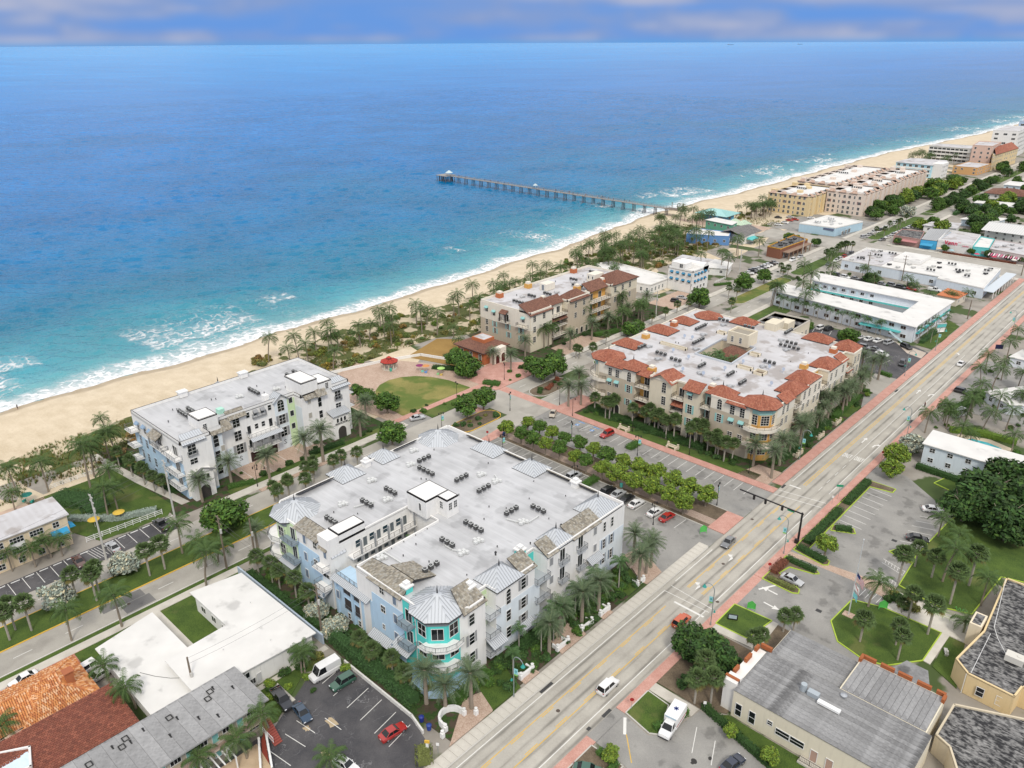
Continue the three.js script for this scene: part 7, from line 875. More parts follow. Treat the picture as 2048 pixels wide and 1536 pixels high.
const palmSpots={sabal_road:[[-149.3,-21.2,6.5],[-151.6,-22.9,6.3],[-149.1,-24.9,6.6],[-149.0,-36.9,6.6],[-151.3,-38.3,6.2],[-149.1,-47.8,6.4],[-149.0,-51.0,6.6],[-153.8,-34.7,5.4]],coco_road:[[-140.7,-29.1,6.6],[-137.5,-37.1,7.6],[-136.9,-54.1,8.2],[-151.7,-56.2,7.2],[-143.4,-57.4,6]],date_blue:[[-79.9,-64.0,7],[-76.2,-65.0,5.6],[-73.5,-68.4,7.4],[-72.3,-87.1,6.6],[-73.7,-91.9,6.8],[-73.0,-97.6,7],[-72.4,-102.1,7.4],[-71.6,-114.7,7.2],[-77.0,-120.5,7],[-72.7,-119.0,6.4],[-73.1,-121.4,6.6],[-141.2,-68.4,5]],sabal_south:[[-96.9,-63.2,4.6],[-92.8,-62.9,4.6],[-88.4,-63.7,5],[-84.5,-63.2,4.6],[-128.1,-64.1,5],[-120.2,-64.7,5],[-115.1,-64.4,4.6],[-125.1,-64.0,4.5],[-132.2,-63.4,5]],date_b:[[-168.6,-69.6,6],[-170.6,-78.5,6.4],[-164.9,-86.0,7.4],[-165.4,-97.3,7.6],[-163.6,-101.3,9],[-168.0,-117.0,5.6],[-176.3,-125.3,5.5]],coco_dune:[[-206.7,-40.1,7],[-201.7,-45.8,8],[-195.5,-53.6,11.5],[-200.9,-56.6,9],[-200.7,-57.9,7],[-207.0,-63.0,7.5],[-205.5,-64.4,8],[-198.5,-37.2,4.5],[-185.3,-55.4,8],[-180.2,-54.0,6],[-178.1,-51.0,8],[-223.9,-69.0,4.5]],sabal_b:[[-200.4,-62.9,5],[-193.5,-63.3,5],[-186.9,-63.6,5],[-181.9,-63.9,4.6],[-178.6,-64.7,4.4],[-155.5,-81.6,4.6],[-155.6,-85.7,4.4],[-157.9,-92.3,4.6],[-159.4,-95.6,4.4],[-155.4,-99.1,4.5],[-156.2,-102.0,4.5],[-154.6,-105.9,4.5],[-152.9,-88.9,4.5],[-156.5,-93.5,4.5],[-153.1,-81.3,4.5],[-155.4,-85.5,4.5]],coco_hotel:[[-171.4,-36.1,4.5],[-170.4,-32.6,4.2],[-172.5,-28.7,4.5],[-143.0,-60.0,4],[-170.3,-38.0,4]],coco_motel:[[-123.8,-29.3,4.6],[-115.2,-30.1,5.4],[-101.6,-53.7,4.4],[-101.4,-54.2,3.8],[-93.1,-42.3,5.6],[-92.2,-37.5,4.2],[-123.7,-13.2,4],[-79.8,-45.0,3.4],[-94.2,-30.8,4]],sabal_hall:[[-31.7,-128.6,5.4],[-26.5,-132.2,4.6],[-24.9,-128.4,5.6],[-27.3,-141.4,6],[-23.1,-139.2,7],[-22.7,-151.4,8],[-21.6,-160.2,8],[-28.1,-157.9,5.4],[-32.5,-151.2,7.4],[-31.9,-159.4,5],[-46.5,-94.7,5.6],[-44.5,-96.5,5.8],[-47.6,-99.3,6],[-44.9,-112.4,4],[-44.2,-113.6,4],[-28.9,-142.3,2.6],[-43.4,-121.5,3.8],[-42.2,-123.2,3.8]],coco_hall:[[-26.0,-158.0,8.5],[-18.1,-155.2,6.4],[-34.3,-139.7,6],[-31.8,-174.6,5],[-27.8,-172.5,4],[-18.3,-144.3,2.4]],date_plaza:[[-137.1,-172.3,6.6],[-135.0,-175.8,6.2],[-140.2,-181.2,7],[-177.8,-181.2,4.6],[-170.2,-182.0,5.6],[-175.0,-194.6,6],[-180.2,-200.2,7],[-167.2,-210.3,6],[-167.8,-223.9,6.4],[-168.9,-235.4,6],[-171.3,-251.9,5.4],[-173.2,-267.8,6],[-160.0,-239.7,2.6]],coco_d:[[-175.3,-205.3,7.6],[-175.3,-207.7,7.4],[-176.4,-211.3,7],[-177.5,-230.8,9],[-179.9,-237.0,9],[-177.4,-252.4,8],[-177.5,-252.0,6],[-176.1,-252.2,9],[-218.3,-209.5,6],[-202.7,-202.3,5.4],[-201.3,-203.6,5.2],[-196.0,-182.8,4],[-208.3,-191.1,4]],sabal_c:[[-123.8,-173.3,5.6],[-128.8,-174.6,5],[-122.6,-173.7,5.6],[-122.6,-180.1,5.6],[-111.7,-176.8,5],[-108.2,-175.7,5],[-93.7,-176.5,5.6],[-93.6,-179.5,5.6],[-84.7,-173.2,5.8],[-83.1,-174.7,5.6],[-87.8,-174.2,5.4]],date_c:[[-77.7,-176.0,6.4],[-71.4,-173.6,7.6],[-73.0,-181.5,7],[-76.9,-215.0,7],[-76.3,-221.9,7],[-76.3,-229.9,6],[-80.4,-256.3,7],[-76.3,-254.0,7],[-74.9,-257.3,7],[-77.6,-212.5,6]],sabal_n:[[-160.5,-205.3,4],[-159.7,-206.1,3.6],[-156.2,-209.3,4.4],[-160.7,-223.2,4.2],[-160.7,-253.3,4],[-160.1,-262.0,4],[-161.2,-272.4,4],[-158.8,-277.5,4]],coco_mid:[[-50.9,-227.0,5.4],[-49.4,-238.5,5],[-44.1,-240.4,7.6],[-45.2,-249.7,5.5],[-48.6,-272.9,6.4],[-45.2,-274.1,6.6],[-45.7,-260.7,5.4],[-50.6,-286.7,6],[-39.0,-252.2,6.6],[-39.0,-238.6,6],[-34.2,-243.0,6.4],[-39.5,-228.0,3],[-48.6,-306.7,5.6],[-44.9,-283.8,6],[-45.9,-240.7,3.4],[-29.8,-230.2,5],[-34.9,-260.6,5],[-50.7,-329.3,4]],coco_far:[[-136.8,-306.5,9],[-136.6,-307.5,9],[-128.1,-315.3,9.5],[-122.4,-305.5,8],[-122.5,-312.8,9],[-141.4,-348.4,9],[-131.3,-331.7,10],[-133.7,-360.2,7.5],[-142.5,-379.5,7.5],[-189.8,-375.4,9],[-180.0,-380.6,8],[-188.9,-338.0,7.5],[-179.3,-340.2,9.5],[-172.7,-334.2,9.5],[-185.9,-369.7,9],[-239.7,-469.2,5.5],[-241.6,-437.0,6],[-240.1,-438.3,6]],sabal_med:[[-152.5,-350.6,4],[-152.6,-355.9,4],[-157.0,-357.6,4],[-155.5,-304.6,5],[-151.8,-304.8,5],[-145.1,-287.7,5],[-149.6,-394.9,4.4],[-151.1,-396.3,4.4],[-150.4,-400.7,4.4],[-149.9,-405.5,4.4],[-151.0,-410.7,4.4],[-151.4,-415.9,4.4],[-152.0,-417.0,4.4],[-150.8,-419.8,4.4],[-149.2,-418.1,5],[-147.3,-419.7,5],[-150.2,-417.7,5],[-152.2,-467.2,4.4],[-151.9,-487.5,4.4],[-150.1,-495.6,4.4],[-149.8,-499.4,4.4],[-148.6,-470.3,4.4],[-151.4,-514.3,4.4]]};
const treeSpots={green:[[-152.4,-67.0,5.4,8.6],[-188.7,-131.5,2.6,5.6],[-183.4,-131.3,3,5.8],[-174.3,-131.8,4.4,7.3],[-157.6,-120.1,4.6,7.4],[-154.5,-146.0,4.2,7.4],[-155.0,-153.5,3.8,7.0],[-177.1,-167.9,5.2,8.1],[-185.5,-171.2,4.4,7.3],[-155.7,-182.1,4.6,8.0],[-155.7,-188.0,4.8,8.2],[-160.7,-182.8,3.6,6.9],[-159.9,-237.2,3.6,5.7],[-160.1,-243.0,3,5.0],[-158.7,-285.7,5.6,8.6],[-156.4,-319.4,5.2,8.3],[-155.0,-336.4,4,7.0],[-96.1,-284.9,4,5.6],[-112.0,-286.4,2.6,4.3],[-111.8,-283.0,2,3.5]],dark:[[-49.7,-104.6,4.6,6.4],[-53.0,-104.5,4,6.0],[-46.8,-105.0,3.4,5.2],[-27.0,-191.5,8,11.5],[-25.0,-202.5,7.5,11.1],[-29.7,-185.2,6,9.0],[-20.8,-196.1,6.5,10.4],[-20.4,-182.9,6.5,9.9],[-119.2,-370.2,4,5.4],[-83.1,-339.0,2.6,4.0]],light:[[-47.7,-150.7,2.6,5.3],[-50.0,-200.5,3.6,6.7],[-48.9,-194.4,3,5.2],[-38.6,-92.1,1.4,2.8],[-31.6,-91.7,1.8,3.4],[-50.1,-75.6,1.5,2.7],[-139.9,-502.7,4.4,6.3]],silver:[[-154.4,-44.7,3.4,4.8],[-153.6,-31.4,3.6,4.9],[-112.0,-63.8,2.6,3.6],[-105.6,-63.5,2.8,3.9],[-158.6,-537.9,5.4,7.1],[-49.5,-212.3,3.4,5.5]]};
const palmSets=[['sabal_road', 'sabal_palm', 'round headed sabal palm on the beach road median facing the cream apartments', 'sabal palms on the south median'],['coco_road', 'coconut_palm', 'leaning coconut palm on the verge of the beach road', 'coconut palms on the beach road verge'],['date_blue', 'date_palm', 'silvery date palm around the turquoise cornered apartment block', 'date palms round the turquoise cornered block'],['sabal_south', 'sabal_palm', 'short sabal palm in the hedge along the blue apartment wall', 'sabal palms in the south hedge'],['date_b', 'date_palm', 'date palm in front of the white beach apartments', 'date palms before the white beach apartments'],['coco_dune', 'coconut_palm', 'coconut palm in the dune garden beside the white beach apartments', 'coconut palms in the dune garden'],['sabal_b', 'sabal_palm', 'small sabal palm beside the white beach apartments or on the kerb opposite', 'sabal palms round the white beach apartments'],['coco_hotel', 'coconut_palm', 'short coconut palm against the cream apartments', 'palms at the cream apartments'],['coco_motel', 'coconut_palm', 'bushy young palm between the low white motel and the walk-up', 'palms between motel and walk-up'],['sabal_hall', 'sabal_palm', 'sabal palm on the town hall lawns', 'sabal palms on the town hall lawns'],['coco_hall', 'coconut_palm', 'coconut palm on the town hall lawn', 'coconut palms on the town hall lawn'],['date_plaza', 'date_palm', 'date palm beside the red plaza or brick forecourt of the brown tiled block', 'date palms round the plaza'],['coco_d', 'coconut_palm', 'slender coconut palm against the cream beachfront block', 'coconut palms at the cream beachfront block'],['sabal_c', 'sabal_palm', 'sabal palm in the garden strip under the terracotta roofs', 'sabal palms below the terracotta roofs'],['date_c', 'date_palm', 'date palm at the roadside corner or flank of the terracotta roofed block', 'date palms by the terracotta roofed block'],['sabal_n', 'sabal_palm', 'small sabal palm along the kerb opposite the brick forecourt', 'sabal palms on the forecourt kerb'],['coco_mid', 'coconut_palm', 'coconut palm among the cottages across the coast road', 'coconut palms across the coast road'],['coco_far', 'coconut_palm', 'tall coconut palm near the U shaped motel or the brick restaurant', 'tall coconut palms on the beach road'],['sabal_med', 'sabal_palm', 'sabal palm on the northern median of the beach road', 'sabal palms on the north median']];
for (const [k,kind,label,group] of palmSets) for (const [x,z,h] of palmSpots[k]) plantPalm(kind,x,z,h,label,group);
for (const [n,kind,x0,x1,z0,z1,l,g] of [[9, 'royal_palm', -76.6,-73,-76,-112, 'slender young palm among the road front shrubs of the blue white block', 'slender palms on the road front'],[14, 'sabal_palm', -130,-84,-173.6,-177, 'bushy sabal palm against the south front of the terracotta block', 'bushy sabals at the terracotta south front'],[12, 'date_palm', -75.6,-73,-186,-244, 'date palm in the roadside bed of the terracotta block', 'roadside bed date palms'],[16, 'coconut_palm', -50,-26,-224,-310, 'tall palm crowding the cottages', 'palms crowding the cottages'],[10, 'coconut_palm', -176,-165,-232,-262, 'palm in the garden before the cream beachfront block', 'palms in the cream block garden']]) for (let i=0;i<n;i++) plantPalm(kind,rr(x0,x1),lerp(z0,z1,(i+R())/n),rr(4.6,7),l,g);
for (let i=0;i<9;i++) for (const d of [0,1.7]){const x=-133+i*5.2+d;plantPalm('royal_palm', x,-308.2+(x+133)*0.147+1.9,rr(4.4,5.6), 'slim pale stemmed palm along the white wall of the U shaped motel', 'slim palms along the motel wall');}
for (const [x,z] of [[-77,-304],[-76.6,-312],[-76.2,-320],[-75,-328],[-76,-336],[-73.4,-305.6]]) plantPalm('royal_palm', x,z,rr(3.4,5), 'small palm on the lawn at the road end of the motel', 'small palms on the motel lawn');
for (const [x,z] of [[-110,-205],[-107,-207],[-104.6,-205.4],[-108.6,-210],[-103,-209]]) plantPalm('royal_palm', x,z,14, 'palm rising out of the roof courtyard between terracotta roofs', 'courtyard palms');
for (const [x,z] of [[-105.6,-80],[-106.6,-84]]) plantPalm('royal_palm', x,z,9.4, 'palm growing in the blue apartment courtyard', 'palms in the blue courtyard');
for (const [n,x0,x1,z0,z1,label,group] of [[22,-240,-214,-128,-196, 'coconut palm on the dune behind the promenade lawn', 'coconut palms behind the promenade'],[36,-236,-206,-206,-300, 'coconut palm on the dune behind the brown tiled block', 'coconut palms behind the brown tiled block'],[70,-250,-206,-302,-386, 'coconut palm in the grove between beach and bungalows', 'coconut palm grove south of the pier'],[14,-256,-234,-398,-436, 'coconut palm beside the pier entrance', 'coconut palms at the pier'],[16,-238,-222,-462,-492, 'coconut palm on the dune below the yellow townhouse', 'coconut palms by the townhouses'],[16,-236,-200,-766,-806, 'dark palm in front of the grey beach block', 'palms at the grey beach block'],[12,-138,-78,-352,-380, 'small palm in the service yard behind the motel', 'palms in the motel service yard'],[26,-153,-149,-560,-900, 'small round headed palm on the far median', 'palms on the far median']]) for (let i=0;i<n;i++){const t=(i+R())/n,far=x0===-153;plantPalm(far?'sabal_palm' : 'coconut_palm', rr(x0,x1),lerp(z0,z1,t),far?rr(4,5) : x0===-138?rr(3,5) : rr(5.5,9),label,group);}

// broadleaf crowns: lobes of leaf clumps with gaps between them, unit radius
function leafCloud(lobes,count,size,flat=1){
const g=gb();for (let i=0;i<count;i++){
const [lx,ly,lz,lr]=lobes[i % lobes.length];let d=new THREE.Vector3(rr(-1,1),rr(-1,1),rr(-1,1));while (d.lengthSq()>1||d.lengthSq()<0.01) d.set(rr(-1,1),rr(-1,1),rr(-1,1));d.normalize();const q=Math.pow(R(),0.28),n=vnoise(d.x*2.6+lx*5+20,d.y*2.6+d.z*2.1+20,0,7);if (n<0.33) continue;const r=lr*q*(0.72+0.5*n),p=new THREE.Vector3(lx+d.x*r,ly+d.y*r*flat,lz+d.z*r);
const nr=d.clone().multiplyScalar(0.8).add(new THREE.Vector3(rr(-1,1),rr(-0.2,1.3),rr(-1,1))).normalize(),u=new THREE.Vector3(rr(-1,1),rr(-1,1),rr(-1,1)).cross(nr).normalize(),v=u.clone().cross(nr),s=size*rr(0.6,1.35),k=rr(0.42,1.6),y=Math.pow(R(),3);g.col=[k*(1+0.9*y),k*(1+0.35*y),k];const P=(a,b)=>[p.x+u.x*a*s+v.x*b*s,p.y+u.y*a*s+v.y*b*s,p.z+u.z*a*s+v.z*b*s];g.quad(P(-1,0),P(0,-0.55),P(1.1,0),P(0,0.55));
}return g.geo();
}
const crowns=[0,1,2,3].map((v)=>{const L=[[0,0.12,0,0.72]];for (let i=0;i<9;i++){const a=i/9*6.28+rr(-0.3,0.3),r=rr(0.42,0.68);L.push([r*Math.cos(a),rr(-0.28,0.42),r*Math.sin(a),rr(0.30,0.44)]);}for (let i=0;i<4;i++) L.push([rr(-0.35,0.35),rr(0.35,0.62),rr(-0.35,0.35),rr(0.28,0.4)]);return leafCloud(L,4400,0.092,0.92);});
const shrubs=[0,1,2].map(()=>{const L=[[0,0.35,0,0.75]];for (let i=0;i<5;i++) L.push([rr(-0.5,0.5),rr(0.2,0.6),rr(-0.5,0.5),rr(0.35,0.5)]);return leafCloud(L,1100,0.13,0.8);});
const leafTone={green:[0.050,0.118,0.016],dark:[0.026,0.070,0.012],light:[0.115,0.195,0.022],silver:[0.30,0.36,0.31],sea:[0.036,0.090,0.022],olive:[0.13,0.15,0.04],red:[0.16,0.055,0.03]};
const leafMat=(t)=>mat(leafTone[t],0.85,{vertexColors:true});
const limbs=[0,1].map(()=>{const g=gb();g.cyl([0,0,0],[0.02,0.42,0],0.045,0.035,7).ball(0,0.01,0,0.06,0.03,0.06,7,3);for (let i=0;i<6;i++){const a=i*1.05+R(),r=rr(0.16,0.32);g.cyl([0.02,rr(0.36,0.42),0],[r*Math.cos(a),rr(0.6,0.74),r*Math.sin(a)],0.024,0.012,5);g.cyl([r*Math.cos(a),0.66,r*Math.sin(a)],[1.5*r*Math.cos(a+0.3),0.82,1.5*r*Math.sin(a+0.3)],0.013,0.006,4);}return g.geo();});
function plantTree(name,tone,x,z,r,h,label,group){const o=thing(name,label, 'tree', x,0,z,R()*6.28,group),t=mesh('trunk', pick(limbs),trunkM,o,0,0,0);t.scale.set(h*0.95,h,h*0.95);const c=mesh('crown', pick(crowns),leafMat(tone),o,0,h-r*0.82,0,R()*6.28);c.scale.set(r*rr(0.95,1.08),r*rr(0.82,0.95),r*rr(0.95,1.08));return o;}
const treeNames={green:['round_tree', 'leafy green street tree with round crown by the beach road and plaza', 'green street trees by the beach road'],dark:['spreading_tree', 'dense dark spreading tree', 'dense dark trees'],light:['young_tree', 'airy light green young tree beside a car park', 'young light green trees'],silver:['buttonwood', 'silvery grey buttonwood with low rounded crown', 'silvery buttonwoods']};
for (const [k,list] of Object.entries(treeSpots)) for (const [x,z,r,h] of list) plantTree(treeNames[k][0],k,x,z,r,h,treeNames[k][1]+(k==='dark'?(x<-44?' at the roadside by the ambulance yard' : x<-80?' behind the motel' : ' on the town hall lawn edge') : ''),treeNames[k][2]);
for (let i=0;i<13;i++) for (const [dz,k] of [[-144.0,0],[-150.4,1]]){const x=-136.2+i*4.75+k*1.9+rr(-0.4,0.4),big=i>7?rr(2.7,3.2) : rr(2.1,2.7);plantTree('plaza_tree', i>6||R()<0.35?'light' : 'green', x,dz+rr(-0.3,0.3),big,big+rr(3.0,3.5), 'slim plaza tree in the double row along the brick footpath', 'trees along the brick footpath');}
for (const [n,x0,x1,z0,z1,r0,r1,label,group] of [[26,-177,-165,-512,-690,4,6.5, 'leafy tree crowding the beach road below the townhouses', 'trees below the townhouses'],[22,-154,-148,-560,-720,3,4.6, 'tree on the planted far median', 'trees on the far median'],[70,-137,-70,-500,-720,3.4,6, 'tree among the inland houses past the restaurants', 'trees among the inland houses'],[30,-170,-100,-720,-1000,4,7, 'far tree in the green belt along the beach road', 'far green belt trees'],[20,-48,20,-320,-520,3,5, 'garden tree east of the coast road', 'garden trees east of the coast road'],[10,-137,-72,-452.6,-455,1.8,2.4, 'clipped pavement tree in front of the restaurants', 'pavement trees at the restaurants'],[9,-186,-166,-420,-423,2.2,3, 'street tree beside the brick restaurant', 'street trees at the brick restaurant']]) for (let i=0;i<n;i++){const r=rr(r0,r1);plantTree('leafy_tree', pick(['green', 'green', 'dark', 'light', 'sea']),rr(x0,x1),lerp(z0,z1,(i+R())/n),r,r*1.25+1.4,label,group);}

// hedges: leaf skin over a clipped body
function hedge(label,tone,pts,w,h,group,density=36){
const g=gb(),core=gb();let cx=0,cz=0;for (const p of pts){cx += p[0]/pts.length;cz += p[1]/pts.length;}const k0=0.5;
for (let i=0;i<pts.length-1;i++){const a=pts[i],b=pts[i+1],L=Math.hypot(b[0]-a[0],b[1]-a[1]),tx=(b[0]-a[0])/L,tz=(b[1]-a[1])/L,nx=-tz,nz=tx;core.bar([a[0]-cx,h*0.45,a[1]-cz],[b[0]-cx,h*0.45,b[1]-cz],w*0.72,h*0.82);const n=Math.round(L*(w+2*h)*density);for (let q=0;q<n;q++){const t=rr(-0.02,1.02)*L,c=rr(0,w+2*h);let o,y,N;const bump=0.16*(vnoise(t*0.9+i*9,c*0.9,0,4)-0.4)*Math.min(w,1.6);if (c<h){o=-w/2-bump;y=c;N=[-nx,0.35,-nz];}else if (c<h+w){o=c-h-w/2;y=h+bump;N=[0,1,0];}else {o=w/2+bump;y=w+2*h-c;N=[nx,0.35,nz];}const p=[a[0]+tx*t+nx*o-cx,y,a[1]+tz*t+nz*o-cz],nr=new THREE.Vector3(N[0]+rr(-0.7,0.7),N[1]+rr(-0.5,0.7),N[2]+rr(-0.7,0.7)).normalize(),u=new THREE.Vector3(rr(-1,1),rr(-1,1),rr(-1,1)).cross(nr).normalize(),v=u.clone().cross(nr),s=rr(0.09,0.2),k=rr(0.6,1.4);g.col=[k,k,k];const P=(e,f)=>[p[0]+u.x*e*s+v.x*f*s,p[1]+u.y*e*s+v.y*f*s,p[2]+u.z*e*s+v.z*f*s];g.quad(P(-1,0),P(0,-0.6),P(1,0),P(0,0.6));}}
const o=thing('hedge', label, 'hedge', cx,0,cz,0,group);mesh('foliage', g.geo(),leafMat(tone),o,0,0,0);mesh('branches', core.geo(),plain(leafTone[tone],1),o,0,0,0);return o;
}
[['tall sea grape hedge along the blue apartment wall above the dark car park', 'sea', [[-104,-62.6],[-96,-62.4],[-88,-62.6],[-81,-62.4]],2.6,2.6],['narrow green hedge between the low white motel and the blue apartments', 'dark', [[-133.4,-62],[-120,-62],[-108,-62.2]],1.5,1.9],['clipped hedge below the date palm on the roadside corner', 'green', [[-76.4,-66.4],[-77,-76]],2,1.4],['clipped hedge strip under the road front of the turquoise cornered block', 'dark', [[-77,-82],[-76.8,-90]],2.2,1.6],['hedge strip beside the road front brick court', 'dark', [[-77,-97.6],[-76.6,-110]],2.4,1.7],['round cut hedge beside the parking sign at the dark car park entrance', 'olive', [[-73.4,-57.6],[-70.6,-55.4]],2.6,0.9],['box hedge island between the near parking bays', 'green', [[-104.2,-138.2],[-104.2,-143]],2.2,1.1],['box hedge island between the far parking bays', 'green', [[-107.4,-161.8],[-107.4,-166.4]],2.2,1.1],['hedge ribbon along the far red pavement garden', 'dark', [[-131,-175],[-118,-175],[-104,-175],[-92,-175.4]],2.2,1.5],['garden hedge beneath the road front of the terracotta block', 'dark', [[-74,-184],[-73.6,-200],[-73.6,-214]],2.6,1.6],['hedge by the northern lawn of the terracotta block', 'green', [[-73.6,-218],[-74,-238]],2,1.6],['long roadside hedge of the lime kerbed car park', 'dark', [[-52.4,-152],[-52.4,-170]],1.9,1.2],['northern roadside hedge of the lime kerbed car park', 'dark', [[-52.4,-174],[-52.4,-188]],1.9,1.2],['short hedge bed with lime kerb beside the bays', 'dark', [[-50,-162],[-47,-163.6]],1.7,1.1],['hedge strip with lime kerb north of the paved crosswalk', 'dark', [[-53,-149.2],[-46.6,-148]],1.7,1.1],['hedge strip with lime kerb south of the paved crosswalk', 'dark', [[-53,-143.6],[-46.6,-143.4]],1.4,1],['low yellow green hedge with lime kerb by the silver car', 'olive', [[-53,-134.6],[-47.2,-134.6]],1,0.9],['brown red shrub mass by the stop sign', 'red', [[-53,-137],[-53,-142]],1.8,1.1],['lime kerbed hedge tip by the marked bays', 'dark', [[-36.8,-162.2],[-33.6,-161.2]],1.5,1],['straight hedge beside the ambulance', 'green', [[-48.4,-85.4],[-46.2,-92]],0.9,1.1],['hedge along the footpath below the fire station wall', 'dark', [[-45,-95],[-38,-93.2],[-31,-91.4]],1.3,1.1],['hedge round the small entrance bed at the yard gate', 'green', [[-52.4,-75.6],[-49,-75.6],[-48.4,-70]],1.2,0.9],['dark hedge along the garden path by the white beach apartments', 'dark', [[-206,-64.6],[-192,-66],[-178,-67]],1.6,1.5],['clipped hedge by the forecourt of the white beach apartments', 'green', [[-169.6,-77],[-167.6,-83]],1.6,1],['clipped hedge under the tall date palms by the arched portal', 'dark', [[-169.4,-101],[-168.2,-111]],1.8,1.1],['sea grape bank in the dune garden', 'sea', [[-196,-45.6],[-188,-51],[-182,-50]],6,1.8],['low silver hedge beside the white picket fence', 'silver', [[-184,-44.6],[-176,-52],[-172.6,-60]],1.6,1.2],['clipped hedge beside the oval lawn path', 'green', [[-169,-167.6],[-164,-170]],2.6,1.1],['dark hedge curving behind the oval lawn', 'dark', [[-191,-165],[-183,-170],[-175,-169.6]],2.2,1.2],['clipped hedge in the brick forecourt of the cream beachfront block', 'green', [[-168.6,-206.4],[-164.6,-199]],2.2,1.3],['second clipped hedge in the brick forecourt', 'green', [[-169.6,-228],[-166,-238]],2.2,1.4],['clipped garden hedge by the white hotel lawn', 'green', [[-170,-318],[-166,-326]],1.6,1],['hedge screening the motel service yard', 'dark', [[-128,-353],[-108,-355],[-92,-356]],3,1.9],['hedge patch at the motel car park entrance', 'green', [[-76.4,-263],[-72.4,-262]],1.6,1.2],['planting under the window of the motel road end', 'sea', [[-75.6,-302],[-75.4,-318]],1.8,1.3],['shrub line in front of the pale blue motel wing', 'dark', [[-46,-204.4],[-34,-203.6],[-20,-203.6]],2,1.5],['soft hedge across the garden of the white cottage', 'light', [[-46,-232.6],[-40,-236],[-30,-236.6]],2.4,1.6],['thicket along the cottage car park', 'green', [[-50,-244],[-47,-256],[-46,-268]],3,1.8],['hedge along the far front of the shop block', 'dark', [[-136,-421.4],[-110,-421.6],[-90,-421.4]],2,1.3],['flowering terrace hedge before the restaurants', 'red', [[-112,-451.4],[-92,-451.4],[-78,-451]],1.6,1.1],['planted border of the far median by the tile roofed house', 'sea', [[-137,-560],[-136.4,-600],[-136.4,-632]],3,2],['low garden bank by the clubhouse', 'sea', [[-196,-176],[-184,-176]],3,1.2]].forEach(([l,t,p,w,h])=>hedge(l,t,p,w,h,undefined,p[0][1]<-200?12 : 30));
// loose shrubs
function shrub(tone,x,z,r,label,group){const o=mesh('shrub', pick(shrubs),leafMat(tone),null,x,0.05,z,R()*6.28);o.scale.set(r,r*rr(0.8,1.1),r);return tag(o,label, 'shrub', group);}
for (const [n,x0,x1,z0,z1,tone,label,group] of [[90,-236,-206,-198,-298,['olive', 'sea', 'dark'], 'dune scrub behind the brown tiled block', 'dune scrub behind the brown tiled block'],[190,-250,-206,-300,-422,['olive', 'sea', 'dark'], 'dune scrub under the coconut grove', 'dune scrub under the coconut grove'],[80,-244,-213,-126,-196,['olive', 'sea'], 'dune scrub behind the oval lawn', 'dune scrub behind the oval lawn'],[16,-240,-226,-456,-496,['olive', 'sea'], 'dune scrub below the yellow townhouse', 'dune scrub below the townhouse'],[50,-228,-204,-60,-124,['olive', 'sea'], 'dune scrub beside the white beach apartments', 'dune scrub beside the white beach apartments'],[110,-78,-71.2,-74,-116,['dark', 'green', 'sea'], 'leafy garden shrub in the road front beds of the turquoise cornered block', 'shrubs on the road front'],[26,-104,-81,-61.6,-66.6,['sea', 'dark', 'olive'], 'shrub at the foot of the blue apartment wall', 'shrubs along the blue wall'],[16,-133,-106,-61.6,-66.8,['dark', 'green'], 'shrub in the shade strip beside the motel fence', 'shrubs beside the motel fence'],[70,-131,-80,-172.6,-178,['dark', 'green', 'sea'], 'garden shrub under the terracotta block front', 'shrubs below the terracotta block'],[44,-75.8,-71.4,-180,-246,['dark', 'green', 'light'], 'roadside shrub beside the terracotta block', 'roadside shrubs at the terracotta block'],[14,-176,-168,-70,-124,['dark', 'green'], 'shrub in the beds of the white beach apartments', 'shrubs at the white beach apartments'],[16,-176,-165,-196,-262,['dark', 'green', 'sea'], 'shrub in the beds of the cream beachfront block', 'shrubs at the cream beachfront block'],[10,-52,-44,-96,-111,['dark', 'sea'], 'shrub beneath the roadside tree by the fire station', 'shrubs by the fire station'],[10,-32,-26,-143.6,-147,['olive', 'dark'], 'low shrub in the entrance walk planter', 'shrubs in the entrance planter'],[12,-104,-96,-46,-60,['dark', 'olive', 'light'], 'shrub on the small lawn beside the dark car park', 'shrubs beside the dark car park'],[40,-50,-20,-226,-320,['green', 'light', 'dark'], 'garden shrub among the cottages', 'shrubs among the cottages'],[16,-170,-164,-136,-190,['dark', 'green'], 'shrub round the promenade and plaza', 'shrubs round the promenade'],[10,-153,-148.4,-139,-154,['olive', 'sea'], 'low planting on the south plaza island', 'planting on the south plaza island'],[10,-153,-148.4,-173,-188,['dark', 'red'], 'low planting on the north plaza island', 'planting on the north plaza island'],[30,-160,-100,-352,-378,['dark', 'green'], 'shrub in the yards behind the U shaped motel', 'shrubs behind the U shaped motel'],[30,-135,-70,-500,-660,['dark', 'green', 'olive'], 'garden shrub in the far inland blocks', 'shrubs in the far inland blocks']]) if (/^dune|among|behind the U|far inland/.test(label)){const m=new THREE.InstancedMesh(pick(shrubs),leafMat(tone[0]),n),M=new THREE.Matrix4(),q=new THREE.Quaternion(),c=new THREE.Color();for (let i=0;i<n;i++){const s=rr(0.6,label.startsWith('dune')?2.3 : 1.4);M.compose(new THREE.Vector3(rr(x0,x1),0,lerp(z0,z1,(i+R())/n)),q.setFromAxisAngle(new THREE.Vector3(0,1,0),R()*6.28),new THREE.Vector3(s,s*rr(0.7,1),s));m.setMatrixAt(i,M);m.setColorAt(i,c.setRGB(rr(0.6,1.4),rr(0.7,1.2),rr(0.6,1.3)));}m.name=numbered('undergrowth');scene.add(m);tag(m,label, 'undergrowth', null, 'stuff');}else for (let i=0;i<n;i++) shrub(pick(tone),rr(x0,x1),lerp(z0,z1,(i+R())/n),rr(0.6,label.startsWith('dune')?2.3 : 1.35),label,group);
